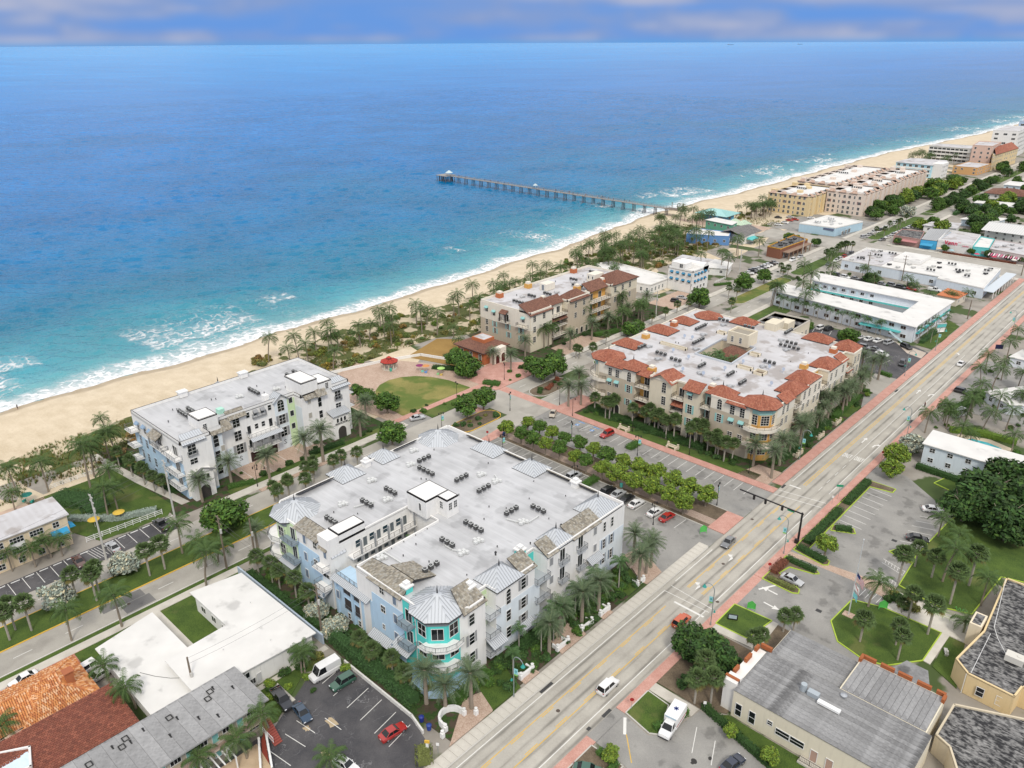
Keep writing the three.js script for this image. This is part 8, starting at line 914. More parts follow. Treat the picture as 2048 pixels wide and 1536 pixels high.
shrub('light', -100.4,-46.4,1.1, 'yellow green bush beside the small motel lawn', undefined);shrub('light', -77.4,-72.6,1.5, 'bright yellow green shrub behind the roadside date palm', undefined).scale.y=2;
// dune grass
{const g=gb();for (let i=0;i<10;i++){const a=i*2.4,l=rr(0.25,0.6),k=rr(0.7,1.3);g.col=[k,k,k];g.tri([0.05*Math.cos(a+1),0,0.05*Math.sin(a+1)],[0.05*Math.cos(a-1),0,0.05*Math.sin(a-1)],[l*Math.cos(a)*0.6,rr(0.5,0.95),l*Math.sin(a)*0.6]);}
const N=9000,m=new THREE.InstancedMesh(g.geo(),leafMat('olive'),N),M=new THREE.Matrix4(),q=new THREE.Quaternion(),col=new THREE.Color();let k=0,tries=0;
while (k<N&&tries++<200000){const z=-20-500*Math.pow(R(),1.25),sx=shoreX(z),edge=z>-130?-229 : z>-200?-236 : lerp(-238,-250,clamp((-z-200)/200)),x=rr(edge,z>-60?-203 : z>-126?-201 : -206);if (fbm(x*0.09,z*0.09,0,3,501)<0.47+0.05*smooth(-210,-232,x)) continue;if (z<-128&&z>-196&&x>-214) continue;if (z<-424&&z>-450) continue;const s=rr(0.6,1.5);M.compose(new THREE.Vector3(x,-0.06,z),q.setFromAxisAngle(new THREE.Vector3(0,1,0),R()*6.28),new THREE.Vector3(s,s*rr(0.6,1.1),s));m.setMatrixAt(k,M);m.setColorAt(k,col.setRGB(rr(0.5,1.5),rr(0.7,1.2),rr(0.5,1)));k++;}
m.count=k;m.name='dune_grass';scene.add(m);tag(m, 'olive dune grass and sea oats scattered over the back of the beach', 'dune grass', null, 'stuff');}

// ================= vehicles =================
const carSpec={sedan:{L:4.7,W:0.9,H:1.45,b:0.93,c:[-1.0,-0.3,0.95,1.75]}, suv:{L:4.65,W:0.94,H:1.72,b:1.03,c:[-1.05,-0.5,1.85,2.2]}, pickup:{L:5.6,W:0.97,H:1.85,b:1.08,c:[-1.2,-0.65,0.6,0.85],bed:1}, van:{L:5.7,W:1.0,H:2.55,b:1.25,c:[-1.95,-1.3,2.72,2.8]}, ambulance:{L:6.6,W:1.02,H:2.0,b:1.2,c:[-2.2,-1.6,-0.7,-0.6]}};
const wheelG=gb().cyl([-0.11,0,0],[0.11,0,0],0.33,0.33,14).geo(),rimG=gb().cyl([-0.12,0,0],[0.12,0,0],0.2,0.2,10).geo(),tyreM=plain([0.015,0.015,0.016],0.85),rimM=plain([0.42,0.43,0.44],0.35,0.7),lampW=plain([0.75,0.76,0.78],0.15),lampR=plain([0.32,0.01,0.01],0.25),carGlass=plain([0.012,0.014,0.016],0.05);
const carGeo={};for (const [k,s] of Object.entries(carSpec)){
const g=gb(),h=s.L/2,W=s.W,st=[[-h,0.62,0.80],[-h+0.12,s.b-0.22,0.92],[-h+0.45,s.b-0.13,0.98],[s.c[0],s.b-0.02,1],[0,s.b,1],[h-0.9,s.b+0.02,1],[h-0.3,s.b,0.97],[h-0.06,s.b-0.1,0.92],[h,0.6,0.86]],sec=st.map(([z,y,w])=>[[W*w*0.95,0.27],[W*w,0.5],[W*w,y-0.16],[W*w*0.9,y]].map(([x,yy])=>[x,Math.max(yy,0.27),z]));
for (let i=0;i<st.length-1;i++){const a=sec[i],b=sec[i+1];for (let j=0;j<3;j++) for (const m of [1,-1]){const f=(p)=>[p[0]*m,p[1],p[2]];m>0?g.quad(f(a[j]),f(a[j+1]),f(b[j+1]),f(b[j])) : g.quad(f(b[j]),f(b[j+1]),f(a[j+1]),f(a[j]));}g.quad([-a[3][0],a[3][1],a[3][2]],[-b[3][0],b[3][1],b[3][2]],b[3],a[3]).quad([-a[0][0],0.27,a[0][2]],a[0],b[0],[-b[0][0],0.27,b[0][2]]);}for (const a of [sec[0],sec[st.length-1]]) for (let j=0;j<3;j++) g.quad([-a[j][0],a[j][1],a[j][2]],a[j],a[j+1],[-a[j+1][0],a[j+1][1],a[j+1][2]]);
const [z0,z1,z2,z3]=s.c,wb=W*0.9,wr=W*(k==='van'?0.88 : 0.72),y0=s.b-0.04,y1=s.H,gl=gb(),B=[[-wb,y0,z0],[wb,y0,z0],[wb,y0,z3],[-wb,y0,z3]],T=[[-wr,y1,z1],[wr,y1,z1],[wr,y1,z2],[-wr,y1,z2]];for (let i=0;i<4;i++) gl.quad(B[i],T[i],T[(i+1) % 4],B[(i+1) % 4]); 
g.box(-wr-0.02,wr+0.02,y1-0.03,y1+0.04,z1-0.02,z2+0.04);for (let i=0;i<4;i++) g.bar(B[i],T[i],0.09,0.09);for (const m of [-1,1]){const zm=(z1+z2)/2;g.bar([m*wb,y0,zm+0.05],[m*wr,y1,zm],0.1,0.06);g.box(m*W-0.12*(m>0?0 : 1),m*W+0.12*(m>0?1 : 0),y0,y0+0.14,z0+0.35,z0+0.55);if (k==='van') g.quad([m*(wb+0.02),y0,z0+1.9],[m*(wr+0.03),y1,z0+1.7],[m*(wr+0.03),y1,z2],[m*(wb+0.02),y0,z3]);}
if (s.bed) g.box(-W,-W+0.1,s.b,s.b+0.28,0.9,h).box(W-0.1,W,s.b,s.b+0.28,0.9,h).box(-W,W,s.b,s.b+0.28,h-0.1,h);
const wh=gb();for (const m of [-1,1]) for (const z of [-h+0.85,h-0.9]) wh.cyl([m*(W-0.12)-0.11,0.33,z],[m*(W-0.12)+0.11,0.33,z],0.33,0.33,10);carGeo[k]={body:g.geo(),glass:gl.geo(),wheels:wh.geo(),head:gb().box(-0.17,0.17,-0.07,0.07,-0.06,0.05).geo(),h};
}
const carCol={white:[0.74,0.74,0.73],silver:[0.42,0.43,0.44],grey:[0.16,0.165,0.17],black:[0.014,0.014,0.016],red:[0.38,0.018,0.012],orange:[0.50,0.085,0.02],green:[0.03,0.10,0.065],blue:[0.018,0.045,0.085],navy:[0.012,0.02,0.045],beige:[0.42,0.36,0.27],brown:[0.09,0.04,0.03]};
const carMat=(c)=>mat(carCol[c],0.35,{clearcoat:1,clearcoatRoughness:0.06});
function car(kind,c,x,z,deg,label,group){ // deg 0 faces -z
const s=carSpec[kind],g=carGeo[kind],o=thing(kind==='suv'?'suv_car' : kind,label,kind==='sedan'||kind==='suv'?'car' : kind,x,0.006,z,-deg*Math.PI/180,group);mesh('body', g.body,carMat(c),o,0,0,0);mesh('windows', g.glass,carGlass,o,0,0,0);
if (Math.hypot(x,z)>260){mesh('wheels', g.wheels,tyreM,o,0,0,0);return o;}
for (const m of [-1,1]){for (const zz of [-g.h+0.85,g.h-0.9]) mesh('rim', rimG,rimM,mesh('wheel', wheelG,tyreM,o,m*(s.W-0.12),0.33,zz),0,0,0);mesh('headlight', g.head,lampW,o,m*s.W*0.66,s.b-0.3,-g.h+0.08);mesh('taillight', g.head,lampR,o,m*s.W*0.72,s.b-0.16,g.h-0.06);}
mesh('number_plate', boxG(0.4,0.14,0.03),whiteM,o,0,0.55,g.h+0.005);mesh('bumper', boxG(s.W*1.7,0.16,0.14),darkM,o,0,0.3,-g.h+0.03);return o;
}
for (const a of [['suv', 'silver', -109,-139.9,6, 'silver crossover alone in the near parking bays'],['suv', 'black', -98,-139.9,4, 'black crossover first in the row of bays past the hedge island'],['sedan', 'silver', -95.3,-140.3,4, 'silver sedan between two dark cars in the near bays'],['sedan', 'black', -92.5,-140,4, 'black sedan beside the white coupe in the near bays'],['sedan', 'white', -89.5,-139.6,5, 'white coupe with dark sunroof in the near bays'],['sedan', 'white', -84.1,-139.5,5, 'white sedan next to the red one in the near bays'],['sedan', 'red', -80.8,-139.7,5, 'red sedan closest to the coast road in the near bays'],['suv', 'red', -116.6,-164.4,186, 'dark red hatchback in the far bays under the terracotta block'],['sedan', 'beige', -136.7,-164.5,150, 'beige sedan in the end bay near the junction'],['suv', 'white', -59.3,-87.5,0, 'white crossover driving on the coast road'],['suv', 'orange', -58.9,-110.6,0, 'orange red crossover waiting near the stop line'],['sedan', 'grey', -65.2,-140.2,176, 'grey sedan crossing the junction towards the turn arrow'],['sedan', 'white', -58.6,-289.4,0, 'white sedan driving off along the coast road'],['sedan', 'silver', -164.6,-135.2,20, 'silver sedan parked beside the oval lawn'],['sedan', 'silver', -48.9,-137,92, 'silver roofed dark sedan in the lime kerbed pocket bay'],['sedan', 'white', -36.1,-184.9,60, 'white sedan under the big dark trees by the lime kerb'],['sedan', 'black', -34.8,-170,66, 'black sedan in the inner bays of the lime kerbed car park'],['sedan', 'navy', -35.6,-87.6,10, 'dark sedan on the ambulance yard'],['sedan', 'green', -51.3,-71.6,60, 'pale green sedan behind the shrubs at the yard gate'],['van', 'white', -98.2,-56.3,184, 'white panel van in the dark car park corner'],['suv', 'green', -93.9,-57,184, 'dark green estate car beside the white van'],['pickup', 'black', -98.2,-47.6,96, 'black jeep like pickup by the small lawn of the dark car park'],['sedan', 'blue', -93.2,-48.3,98, 'dark blue sedan beside the black pickup'],['sedan', 'red', -79,-56,6, 'red sedan parked nose to the white wall'],['sedan', 'white', -79.4,-47,80, 'white sedan cut by the picture edge of the dark car park'],['suv', 'white', -130.3,-27.6,172, 'white crossover on the red brick driveway'],['sedan', 'white', -127,-28.6,172, 'white sedan squeezed against the motel wall'],['sedan', 'white', -135.8,-19.4,178, 'white sedan beside the orange tile house'],['sedan', 'silver', -134,-15.4,178, 'silver blue sedan at the end of the brick driveway'],['sedan', 'silver', -164.8,-46.6,268, 'silver sedan in the bays beside the hatched strip'],['pickup', 'black', -165.4,-57.8,270, 'black pickup at the end of the bays below the picket fence'],['sedan', 'brown', -164.6,-39.4,92, 'brown sedan in the bays by the cream apartments'],['suv', 'black', -51.4,-264,90, 'black off-roader by the cottage car park'],['van', 'silver', -46.9,-245.6,20, 'silver minivan under the coconut palms'],['suv', 'white', -109.6,-293.2,10, 'white car in the first motel bay'],['suv', 'black', -106.8,-294,10, 'black car beside the first white one at the motel'],['sedan', 'white', -94.3,-292.6,14, 'white sedan half hidden by the motel car park tree'],['sedan', 'white', -91.2,-293,14, 'white sedan second from the tree in the motel bays'],['sedan', 'white', -88,-293.6,14, 'white sedan in the middle motel bays'],['suv', 'silver', -84.4,-294,14, 'silver crossover in the last motel bay'],['suv', 'black', -78,-293.4,120, 'black crossover on the pink motel forecourt'],['suv', 'grey', -89,-283,90, 'grey car in the southern motel bays'],['sedan', 'grey', -85.4,-283.6,100, 'grey sedan beside the white one in the southern motel bays'],['sedan', 'white', -82,-280.6,100, 'white sedan at the end of the southern motel bays'],['suv', 'black', -73.6,-276,170, 'black car by the hedge patch at the motel entrance'],['sedan', 'silver', -170.4,-291,80, 'silver car on the beach hotel forecourt'],['suv', 'black', -169.6,-285,80, 'black car on the beach hotel forecourt'],['pickup', 'white', -93.2,-376,90, 'white pickup with dark bed cover in the shop yard'],['suv', 'black', -102.9,-376.6,92, 'black car beside the white pickup in the shop yard'],['sedan', 'brown', -72.4,-395,0, 'dark sedan under the shop arcade edge'],['sedan', 'white', -151.8,-659,0, 'white car on the beach road near the tile roofed house']]) car(...a);
for (let i=0;i<9;i++) car(pick(['sedan', 'suv']),['white', 'black', 'silver', 'white', 'grey', 'white', 'white', 'black', 'silver'][i],-167.8,-347-i*3.3,68, 'car in the angled row beside the brick restaurant', 'cars beside the brick restaurant');
for (let i=0;i<8;i++) car(pick(['sedan', 'suv']),pick(['white', 'silver', 'red', 'grey', 'black']),pick([-163.2,-146.3]),-384-i*4.6,pick([0,180]), 'car on the beach road near the cross street', 'cars near the cross street');
for (let i=0;i<14;i++) car(pick(['sedan', 'suv']),pick(['white', 'white', 'silver', 'black', 'grey']),i<7?-155.6 : -145.6,-459-(i % 7)*8.6,i<7?24 : 200, 'car parked along the median past the cross street', 'cars along the northern median');
for (const [x,z,c] of [[-206.3,-458, 'white'],[-206,-466, 'white'],[-207,-474.6, 'red'],[-205.4,-479, 'red'],[-216,-478, 'black'],[-211,-484, 'silver'],[-200,-490, 'white'],[-193,-494, 'blue']]) car('sedan', c,x,z,rr(60,120), 'car in the sandy car park by the pier restaurant', 'cars in the pier car park');
for (let i=0;i<9;i++) car(pick(['sedan', 'suv']),pick(['black', 'red', 'grey', 'white', 'black']),-135+i*4.2,-371+(i % 2),100, 'car in the shaded yard behind the shop block', 'cars behind the shop block');
{ // ambulance: cab plus square box
const o=car('ambulance', 'white', -46.7,-87.9,172, 'white box ambulance with blue star on its roof', undefined);mesh('box_body', gb().box(-1.12,1.12,0.55,2.75,-0.75,3.3).geo(),plain([0.78,0.78,0.77],0.5),o,0,0,0);mesh('stripe', gb().box(-1.135,1.135,1.0,1.2,-0.74,3.29).geo(),plain([0.4,0.05,0.03],0.6),o,0,0,0);const s=gb(),bl=plain([0.02,0.05,0.22],0.6);for (let i=0;i<3;i++){const a=i*Math.PI/3,c=Math.cos(a)*0.42,e=Math.sin(a)*0.42;s.bar([-c,2.765,1.4-e],[c,2.765,1.4+e],0.2,0.03);}mesh('star_of_life', s.geo(),bl,o,0,0,0);mesh('rear_door', gb().box(-0.95,0.95,0.7,2.5,3.3,3.34).geo(),plain([0.16,0.10,0.30],0.6),o,0,0,0);mesh('light_bar', gb().box(-0.9,0.9,2.5,2.66,-0.85,-0.74).geo(),plain([0.3,0.42,0.5],0.3),o,0,0,0);mesh('side_window', gb().box(1.12,1.14,1.7,2.3,0.6,1.5).geo(),glassBlueM,o,0,0,0);
}

// ================= street furniture, walls, pier, people =================
const teal2=plain([0.03,0.30,0.26],0.5),poleM=plain([0.30,0.34,0.34],0.5,0.4),concM=paint([0.52,0.51,0.48]),woodM=paint([0.20,0.16,0.12]);
const bannerT=tex(64,0,(u,v)=>{const d=Math.hypot(u-0.5,(v-0.62)*1.6);return v<0.2?[0.25,0.5,0.12] : d<0.28&&Math.abs(Math.sin(Math.atan2(v-0.62,u-0.5)*4))>0.5||Math.abs(u-0.5)<0.05&&v<0.6?[0.02,0.2,0.22] : [0.30,0.62,0.66];});
const bannerM=mat([1,1,1],0.8,{map:bannerT});
function banner(o,x,y,z,ry){const b=new THREE.Mesh(new THREE.BoxGeometry(0.72,1.5,0.03),bannerM);b.name='banner';b.position.set(x,y,z);b.rotation.y=ry;o.add(b);}
function tealLamp(x,z,dir,label){const o=thing('street_lamp', label, 'street lamp', x,0,z),g=gb().cyl([0,0,0],[0,0.8,0],0.17,0.13,8),p=[[0,0.8,0]];for (let i=0;i <= 8;i++){const a=i/8*2.7;p.push([dir*(1.1-1.1*Math.cos(a)),8.1+1.15*Math.sin(a),0]);}g.tube(p,0.08,6);mesh('pole', g.geo(),poleM,o);const e=p[9];mesh('lamp_head', gb().cyl([e[0],e[1]-0.6,0],[e[0],e[1]-0.15,0],0.42,0.14,10).cyl([e[0],e[1]-0.15,0],[e[0],e[1]+0.1,0],0.14,0.08,8).geo(),teal2,o);mesh('small_lamp', gb().bar([0,3.8,0],[-dir*0.5,3.9,0],0.05).cyl([-dir*0.5,3.4,0],[-dir*0.5,3.8,0],0.22,0.08,8).geo(),teal2,o);banner(o,dir*0.5,5.8,0,Math.PI*0.1);}
[[-70,-75.1,1, 'teal bell street lamp by the brick seating bay at the blue block'],[-54.5,-113.9,-1, 'teal bell street lamp beside the sign lawn'],[-53.7,-220.3,-1, 'teal bell street lamp by the pale blue motel wing'],[-70.3,-187.7,1, 'teal bell street lamp at the corner of the terracotta block'],[-53.6,-335.7,-1, 'teal bell street lamp beyond the roadside hut'],[-54.5,-145.1,-1, 'teal bell street lamp beside the traffic signal mast'],[-69.4,-297.7,1, 'teal bell street lamp by the motel lawn sign'],[-69.5,-266.3,1, 'teal bell street lamp by the motel drive']].forEach((a)=>tealLamp(...a));
for (const [x,z] of [[-106,-136.4],[-131,-136.6],[-122,-155.2],[-81.8,-135.4],[-148.3,-158.1],[-131.9,-167.9],[-103.6,-160.6],[-75.2,-152.9],[-153.3,-134.7],[-165,-82.5],[-139.9,-171.5],[-165.9,-174.2],[-112.8,-171.5],[-93.4,-170.3],[-166,-152.7],[-76.8,-172]]){const o=thing('lantern_post', 'black lantern post round the plaza car parks', 'street lamp', x,0,z,R()*3, 'black lantern posts');mesh('pole', gb().cyl([0,0,0],[0,0.9,0],0.14,0.1,8).cyl([0,0.9,0],[0,6.4,0],0.07,0.055,7).bar([-0.7,6.1,0],[0.7,6.1,0],0.06).geo(),blackM,o);for (const s of [-0.7,0.7]) mesh('lantern', gb().cyl([s,5.5,0],[s,5.95,0],0.13,0.17,7).cyl([s,5.95,0],[s,6.15,0],0.18,0.03,7).geo(),blackM,o);if (R()<0.5) banner(o,0.45,4.2,0,0);}
function pole(x,z,h,m,label,arms=2){const o=thing('utility_pole', label, 'utility pole', x,0,z);mesh('pole', gb().cyl([0,0,0],[0,h,0],0.24,0.15,8).geo(),m,o);const g=gb();for (let i=0;i<arms;i++){g.bar([-1.1,h-0.5-i*1.3,0],[1.1,h-0.5-i*1.3,0],0.12);for (const s of [-1,0,1]) g.cyl([s,h-0.45-i*1.3,0],[s,h-0.2-i*1.3,0],0.06,0.05,5);}if (arms) mesh('cross_arm', g.geo(),m,o);mesh('transformer', gb().cyl([0.35,h-4.2,0],[0.35,h-3.2,0],0.25,0.25,8).geo(),concM,o);}
const UP=[[-161.8,-43.9,16.5,concM, 'white concrete utility pole beside the parked silver sedan'],[-165.9,-61.4,16,concM, 'white concrete utility pole by the black pickup'],[-139.4,-60,13.4,woodM, 'wooden pole on the beach road verge by the motel lawn'],[-139.3,-66.6,9.5,woodM, 'slim dark pole with blue banner at the beach road kerb', 0],[-106.8,-61.6,12,woodM, 'leaning wooden pole in front of the blue apartment wall'],[-110.4,-38.2,8.6,woodM, 'bare wooden pole between the motel roofs', 0],[-165.2,-263,11,concM, 'pale utility pole by the cream beachfront block'],[-166,-290,11,concM, 'pale utility pole by the beach hotel forecourt'],[-171.4,-344,12,concM, 'pale utility pole at the white bungalow'],[-166,-402,11,concM, 'pale utility pole at the brick restaurant'],[-125.6,-383,11,woodM, 'wooden utility pole behind the shop block'],[-109.6,-383,12,woodM, 'second wooden utility pole behind the shop block'],[-71.2,-344,8,woodM, 'wooden pole by the motel road end', 0],[-71,-430,9,woodM, 'wooden pole at the cross street corner']];UP.forEach((a)=>pole(...a));
function wire(a,b,sag,label){const p=[];for (let i=0;i <= 10;i++){const t=i/10;p.push([lerp(a[0],b[0],t),lerp(a[1],b[1],t)-sag*4*t*(1-t),lerp(a[2],b[2],t)]);}tag(mesh('overhead_wire', gb().tube(p,0.022,4).geo(),plain([0.10,0.10,0.10],0.6)),label, 'cable', 'overhead wires');}
for (const y of [16,14.8,12.6]){wire([-161.8,y,-43.9],[-165.9,y-0.4,-61.4],0.5, 'overhead wire between the two concrete poles');wire([-161.8,y,-43.9],[-158,y,10],1.2, 'overhead wire leaving the concrete pole over the car park');wire([-165.9,y-0.5,-61.4],[-177,y-2,-69],0.4, 'service wire to the white beach apartments');}for (const y of [11.4,10.2]){wire([-106.8,y,-61.6],[-110.4,y-3,-38.2],0.6, 'overhead wire across the motel roof');wire([-106.8,y,-61.6],[-139.4,y+1,-60],0.8, 'overhead wire along the motel fence');}
{ // traffic signal mast over the coast road
const o=thing('traffic_signal', 'black traffic signal mast arm reaching over the coast road', 'traffic light', -54.2,0,-151.5);mesh('mast', gb().cyl([0,0,0],[0,7.6,0],0.26,0.2,10).bar([0.3,7.3,0],[-15,7.5,0],0.24).geo(),blackM,o);for (const x of [-4.6,-8.6,-11.4]){const s=mesh('signal_head', gb().box(x-0.22,x+0.22,6.3,7.5,-0.2,0.2).geo(),blackM,o);mesh('lens', gb().ball(x,7.2,-0.2,0.13,0.13,0.06,8,4).geo(),plain([0.25,0.02,0.02],0.4),s);}mesh('street_sign', gb().box(-3.4,-1.8,6.8,7.2,-0.04,0.04).geo(),plain([0.02,0.25,0.13],0.6),o);mesh('control_box', gb().box(-0.4,0.4,0,1.1,0.5,1.1).geo(),blackM,o);
}
{ // flagpole
const o=thing('flagpole', 'tall white flagpole with striped flag on the round lawn', 'flagpole', -36.2,0.1,-134.6);mesh('base', gb().box(-1,1,0,0.12,-0.8,0.8).geo(),brickM,o);mesh('pole', gb().cyl([0,0,0],[0,17.4,0],0.13,0.06,8).ball(0,17.5,0,0.14).geo(),plain([0.65,0.67,0.68],0.4,0.3),o);
const cloth=(w,h,y,fn)=>{const n=14,m=13,g=gb();for (let i=0;i<n;i++) for (let j=0;j<m;j++){const P=(a,b)=>{const u=a/n,v=b/m;return [0.1+u*w*0.55,y-v*h-u*w*0.62,0.22*u*Math.sin(u*7+v*2)];};g.col=fn(i/n,j);g.quad(P(i,j),P(i+1,j),P(i+1,j+1),P(i,j+1));}return g.geo();};
mesh('flag', cloth(2.9,1.6,10.2,(u,j)=>u<0.42&&j<7?[0.015,0.03,0.12] : j % 2?[0.7,0.7,0.7] : [0.36,0.02,0.03]),vc(0.9),o);mesh('flag', cloth(1.9,1.3,7.6,(u,j)=>Math.abs(u-j/13)<0.12?[0.4,0.03,0.03] : [0.72,0.72,0.7]),vc(0.9),o);mesh('flag', cloth(1.7,1.2,5.8,()=>[0.2,0.55,0.58]),vc(0.9),o);
}
// walls and fences
function fence(name,label,pts,h,m,cat='fence', solid){const o=thing(name,label,cat,pts[0][0],0,pts[0][1]);for (let i=0;i<pts.length-1;i++){const a=pts[i],b=pts[i+1],L=Math.hypot(b[0]-a[0],b[1]-a[1]),X=(t)=>lerp(a[0],b[0],t)-pts[0][0],Z=(t)=>lerp(a[1],b[1],t)-pts[0][1];if (solid){mesh('wall', gb().bar([X(0),h/2,Z(0)],[X(1),h/2,Z(1)],0.22,h).geo(),m,o);mesh('coping', gb().bar([X(0),h+0.04,Z(0)],[X(1),h+0.04,Z(1)],0.3,0.1).geo(),m,o);const n=Math.ceil(L/3);for (let k=0;k <= n;k++) mesh('pier', boxG(0.3,h+0.12,0.3),m,o,X(k/n),0,Z(k/n));}else {const n=Math.ceil(L/1.8);for (let k=0;k <= n;k++) mesh('post', boxG(0.12,h+0.1,0.12),m,o,X(k/n),0,Z(k/n));for (const y of [0.3,0.62,0.94].map((q)=>q*h)) mesh('rail', gb().bar([X(0),y,Z(0)],[X(1),y,Z(1)],0.05,0.12).geo(),m,o);}}return o;}
fence('boundary_wall', 'pale blue grey boundary wall between the white motel and the blue apartments', [[-135.4,-60.7],[-105,-60.6]],2.1,paint([0.45,0.53,0.62]), 'wall', 1);fence('kerb_wall', 'low white wall along the hedge side of the dark car park', [[-97.8,-60.3],[-79.4,-60.3],[-75.6,-59.4]],0.7,paint([0.72,0.71,0.67]), 'wall', 1);fence('ranch_fence', 'white rail fence between sand and dune garden', [[-202.6,-46],[-202.6,-62]],1.2,whiteM);fence('ranch_fence', 'white rail fence above the bays by the cream apartments', [[-171.6,-43.6],[-170.4,-60.4]],1.4,whiteM);fence('vinyl_fence', 'white vinyl fence beside the brick red ramp of the dark car park', [[-95.4,-42.6],[-86.4,-38.6],[-84,-20]],1.5,whiteM, 'fence', 1);fence('ramp_wall', 'low white wall of the brick red ramp by the pool deck', [[-93.4,-40.4],[-87.8,-37.4],[-86,-20]],1.1,whiteM, 'fence', 1);slabOf('ramp', [[-95,-42.2],[-93.6,-40.8],[-87.6,-37.6],[-85.6,-20],[-84.4,-20],[-86.8,-38.4]],0.05,plain([0.26,0.05,0.03],0.9));fence('seawall', 'long white dune wall behind the promenade', [[-214,-134],[-208,-158],[-203,-170],[-186,-176]],0.9,whiteM, 'wall', 1);fence('garden_rail', 'white rail fence on the hotel lawn', [[-172,-322],[-172,-332]],1,whiteM);
const pergolaS=gb();for (let i=0;i<9;i++) pergolaS.box(-94.6,-91.2,2.6,2.75,-35.6+i*0.9,-35.4+i*0.9);{const o=thing('pergola', 'white slatted pergola below the walk-up gallery', 'pergola', -93,0,-32);mesh('slats', pergolaS.mv(93,0,32).geo(),whiteM,o);mesh('posts', gb().box(-1.6,-1.4,0,2.6,-3.6,-3.4).box(1.5,1.7,0,2.6,-3.6,-3.4).box(-1.6,-1.4,0,2.6,3.6,3.8).box(1.5,1.7,0,2.6,3.6,3.8).geo(),whiteM,o);}
// white seating walls with urns along the pavement
for (const [x,z,w,label] of [[-71.6,-103,2.6, 'white seat wall with urns by the two street date palms'],[-71.6,-97.4,3, 'white seat wall with urns north of the brick court'],[-71.6,-90.2,3, 'white seat wall with urns south of the brick court'],[-71.8,-80.4,3, 'white seat wall with urns beside the teal lamp'],[-71.6,-115.4,2, 'white seat wall with urns at the corner forecourt'],[-71.4,-190,3, 'cream seat wall by the corner lamp of the terracotta block'],[-71.4,-204,3, 'cream seat wall halfway along the terracotta block'],[-71.4,-216,3, 'cream seat wall before the small roadside lawn'],[-115.2,-170.9,3, 'cream bench wall opposite the dark red hatchback'],[-98.9,-170.9,3, 'cream bench wall opposite the far bays']]){const o=thing('seat_wall', label, 'bench', x,0.08,z,x<-90?Math.PI/2 : 0),m=z<-150?paint([0.62,0.55,0.42]) : whiteM;mesh('wall', gb().box(-0.2,0.2,0,0.9,-w/2,w/2).box(-1.4,-0.2,0,0.75,-w/2,-w/2+0.35).box(-1.4,-0.2,0,0.75,w/2-0.35,w/2).geo(),m,o);for (const s of [-1,1]) mesh('urn', gb().box(-0.3,0.3,0,1.0,s*w/2-0.3,s*w/2+0.3).cyl([0,1,s*w/2],[0,1.45,s*w/2],0.16,0.32,8).geo(),m,o);mesh('seat', gb().box(-0.6,-0.2,0.35,0.45,-w/2+0.4,w/2-0.4).geo(),m,o);}
{const o=thing('curved_wall', 'curved white garden wall round the brick corner bay', 'wall', -74,0.08,-64.4),g=gb(),u=gb();for (let i=0;i<10;i++){const P=(k)=>{const a=1.2+k/10*3.6;return [2.1*Math.cos(a),0.6,2.1*Math.sin(a)];};g.bar(P(i),P(i+1),0.4,1.2);}mesh('wall', g.geo(),whiteM,o);for (const [x,z] of [[0.8,2.2],[1.4,3.4],[0.6,-2.2],[2,-3.6]]) u.box(x-0.3,x+0.3,0,1,z-0.3,z+0.3).cyl([x,1,z],[x,1.45,z],0.15,0.3,8);mesh('urns', u.geo(),whiteM,o);}
// gazebo, parasols, beach chairs
{const o=thing('gazebo', 'open octagonal gazebo with bright red roof at the end of the promenade', 'gazebo', -202,0.07,-155);mesh('post', gb().cyl([0,0,0],[0,0.15,0],2.6,2.6,8).geo(),walkM,o);for (let i=0;i<8;i++) mesh('post', boxG(0.32,2.7,0.32),paint([0.68,0.6,0.48]),o,2.1*Math.cos(i*0.785),0,2.1*Math.sin(i*0.785));o.updateMatrix();coneRoof(o, 'roof', -202,-155,3.1,2.8,1.1,8,{colour:tones([[0.42,0.045,0.03],[0.36,0.04,0.028]]),under:[0.3,0.03,0.02]});coneRoof(o, 'roof_lantern', -202,-155,0.9,4,0.6,8,{colour:tones([[0.42,0.045,0.03]]),under:[0.3,0.03,0.02]});}
function parasol(x,z,c,label,seats){const o=thing('parasol', label, 'parasol', x,0.07,z);mesh('pole', gb().cyl([0,0,0],[0,2.5,0],0.04,0.04,6).geo(),whiteM,o);mesh('canopy', gb().cyl([0,2.1,0],[0,2.6,0],1.35,0.05,10,false).geo(),plain(c,0.8),o);(seats||[]).forEach(([dx,dz,sc,sl],i)=>{const s=thing('lounge_chair', sl, 'chair', x+dx,0.07,z+dz,rr(-0.4,0.4)-0.8),m=plain(sc,0.7);mesh('seat', gb().bar([0,0.35,0.4],[0,0.28,-0.3],0.55,0.06).geo(),m,s);mesh('backrest', gb().bar([0,0.28,-0.3],[0,0.95,-0.6],0.55,0.06).geo(),m,s);mesh('leg', gb().box(-0.3,-0.24,0,0.5,-0.4,0.4).box(0.24,0.3,0,0.5,-0.4,0.4).geo(),m,s);});}
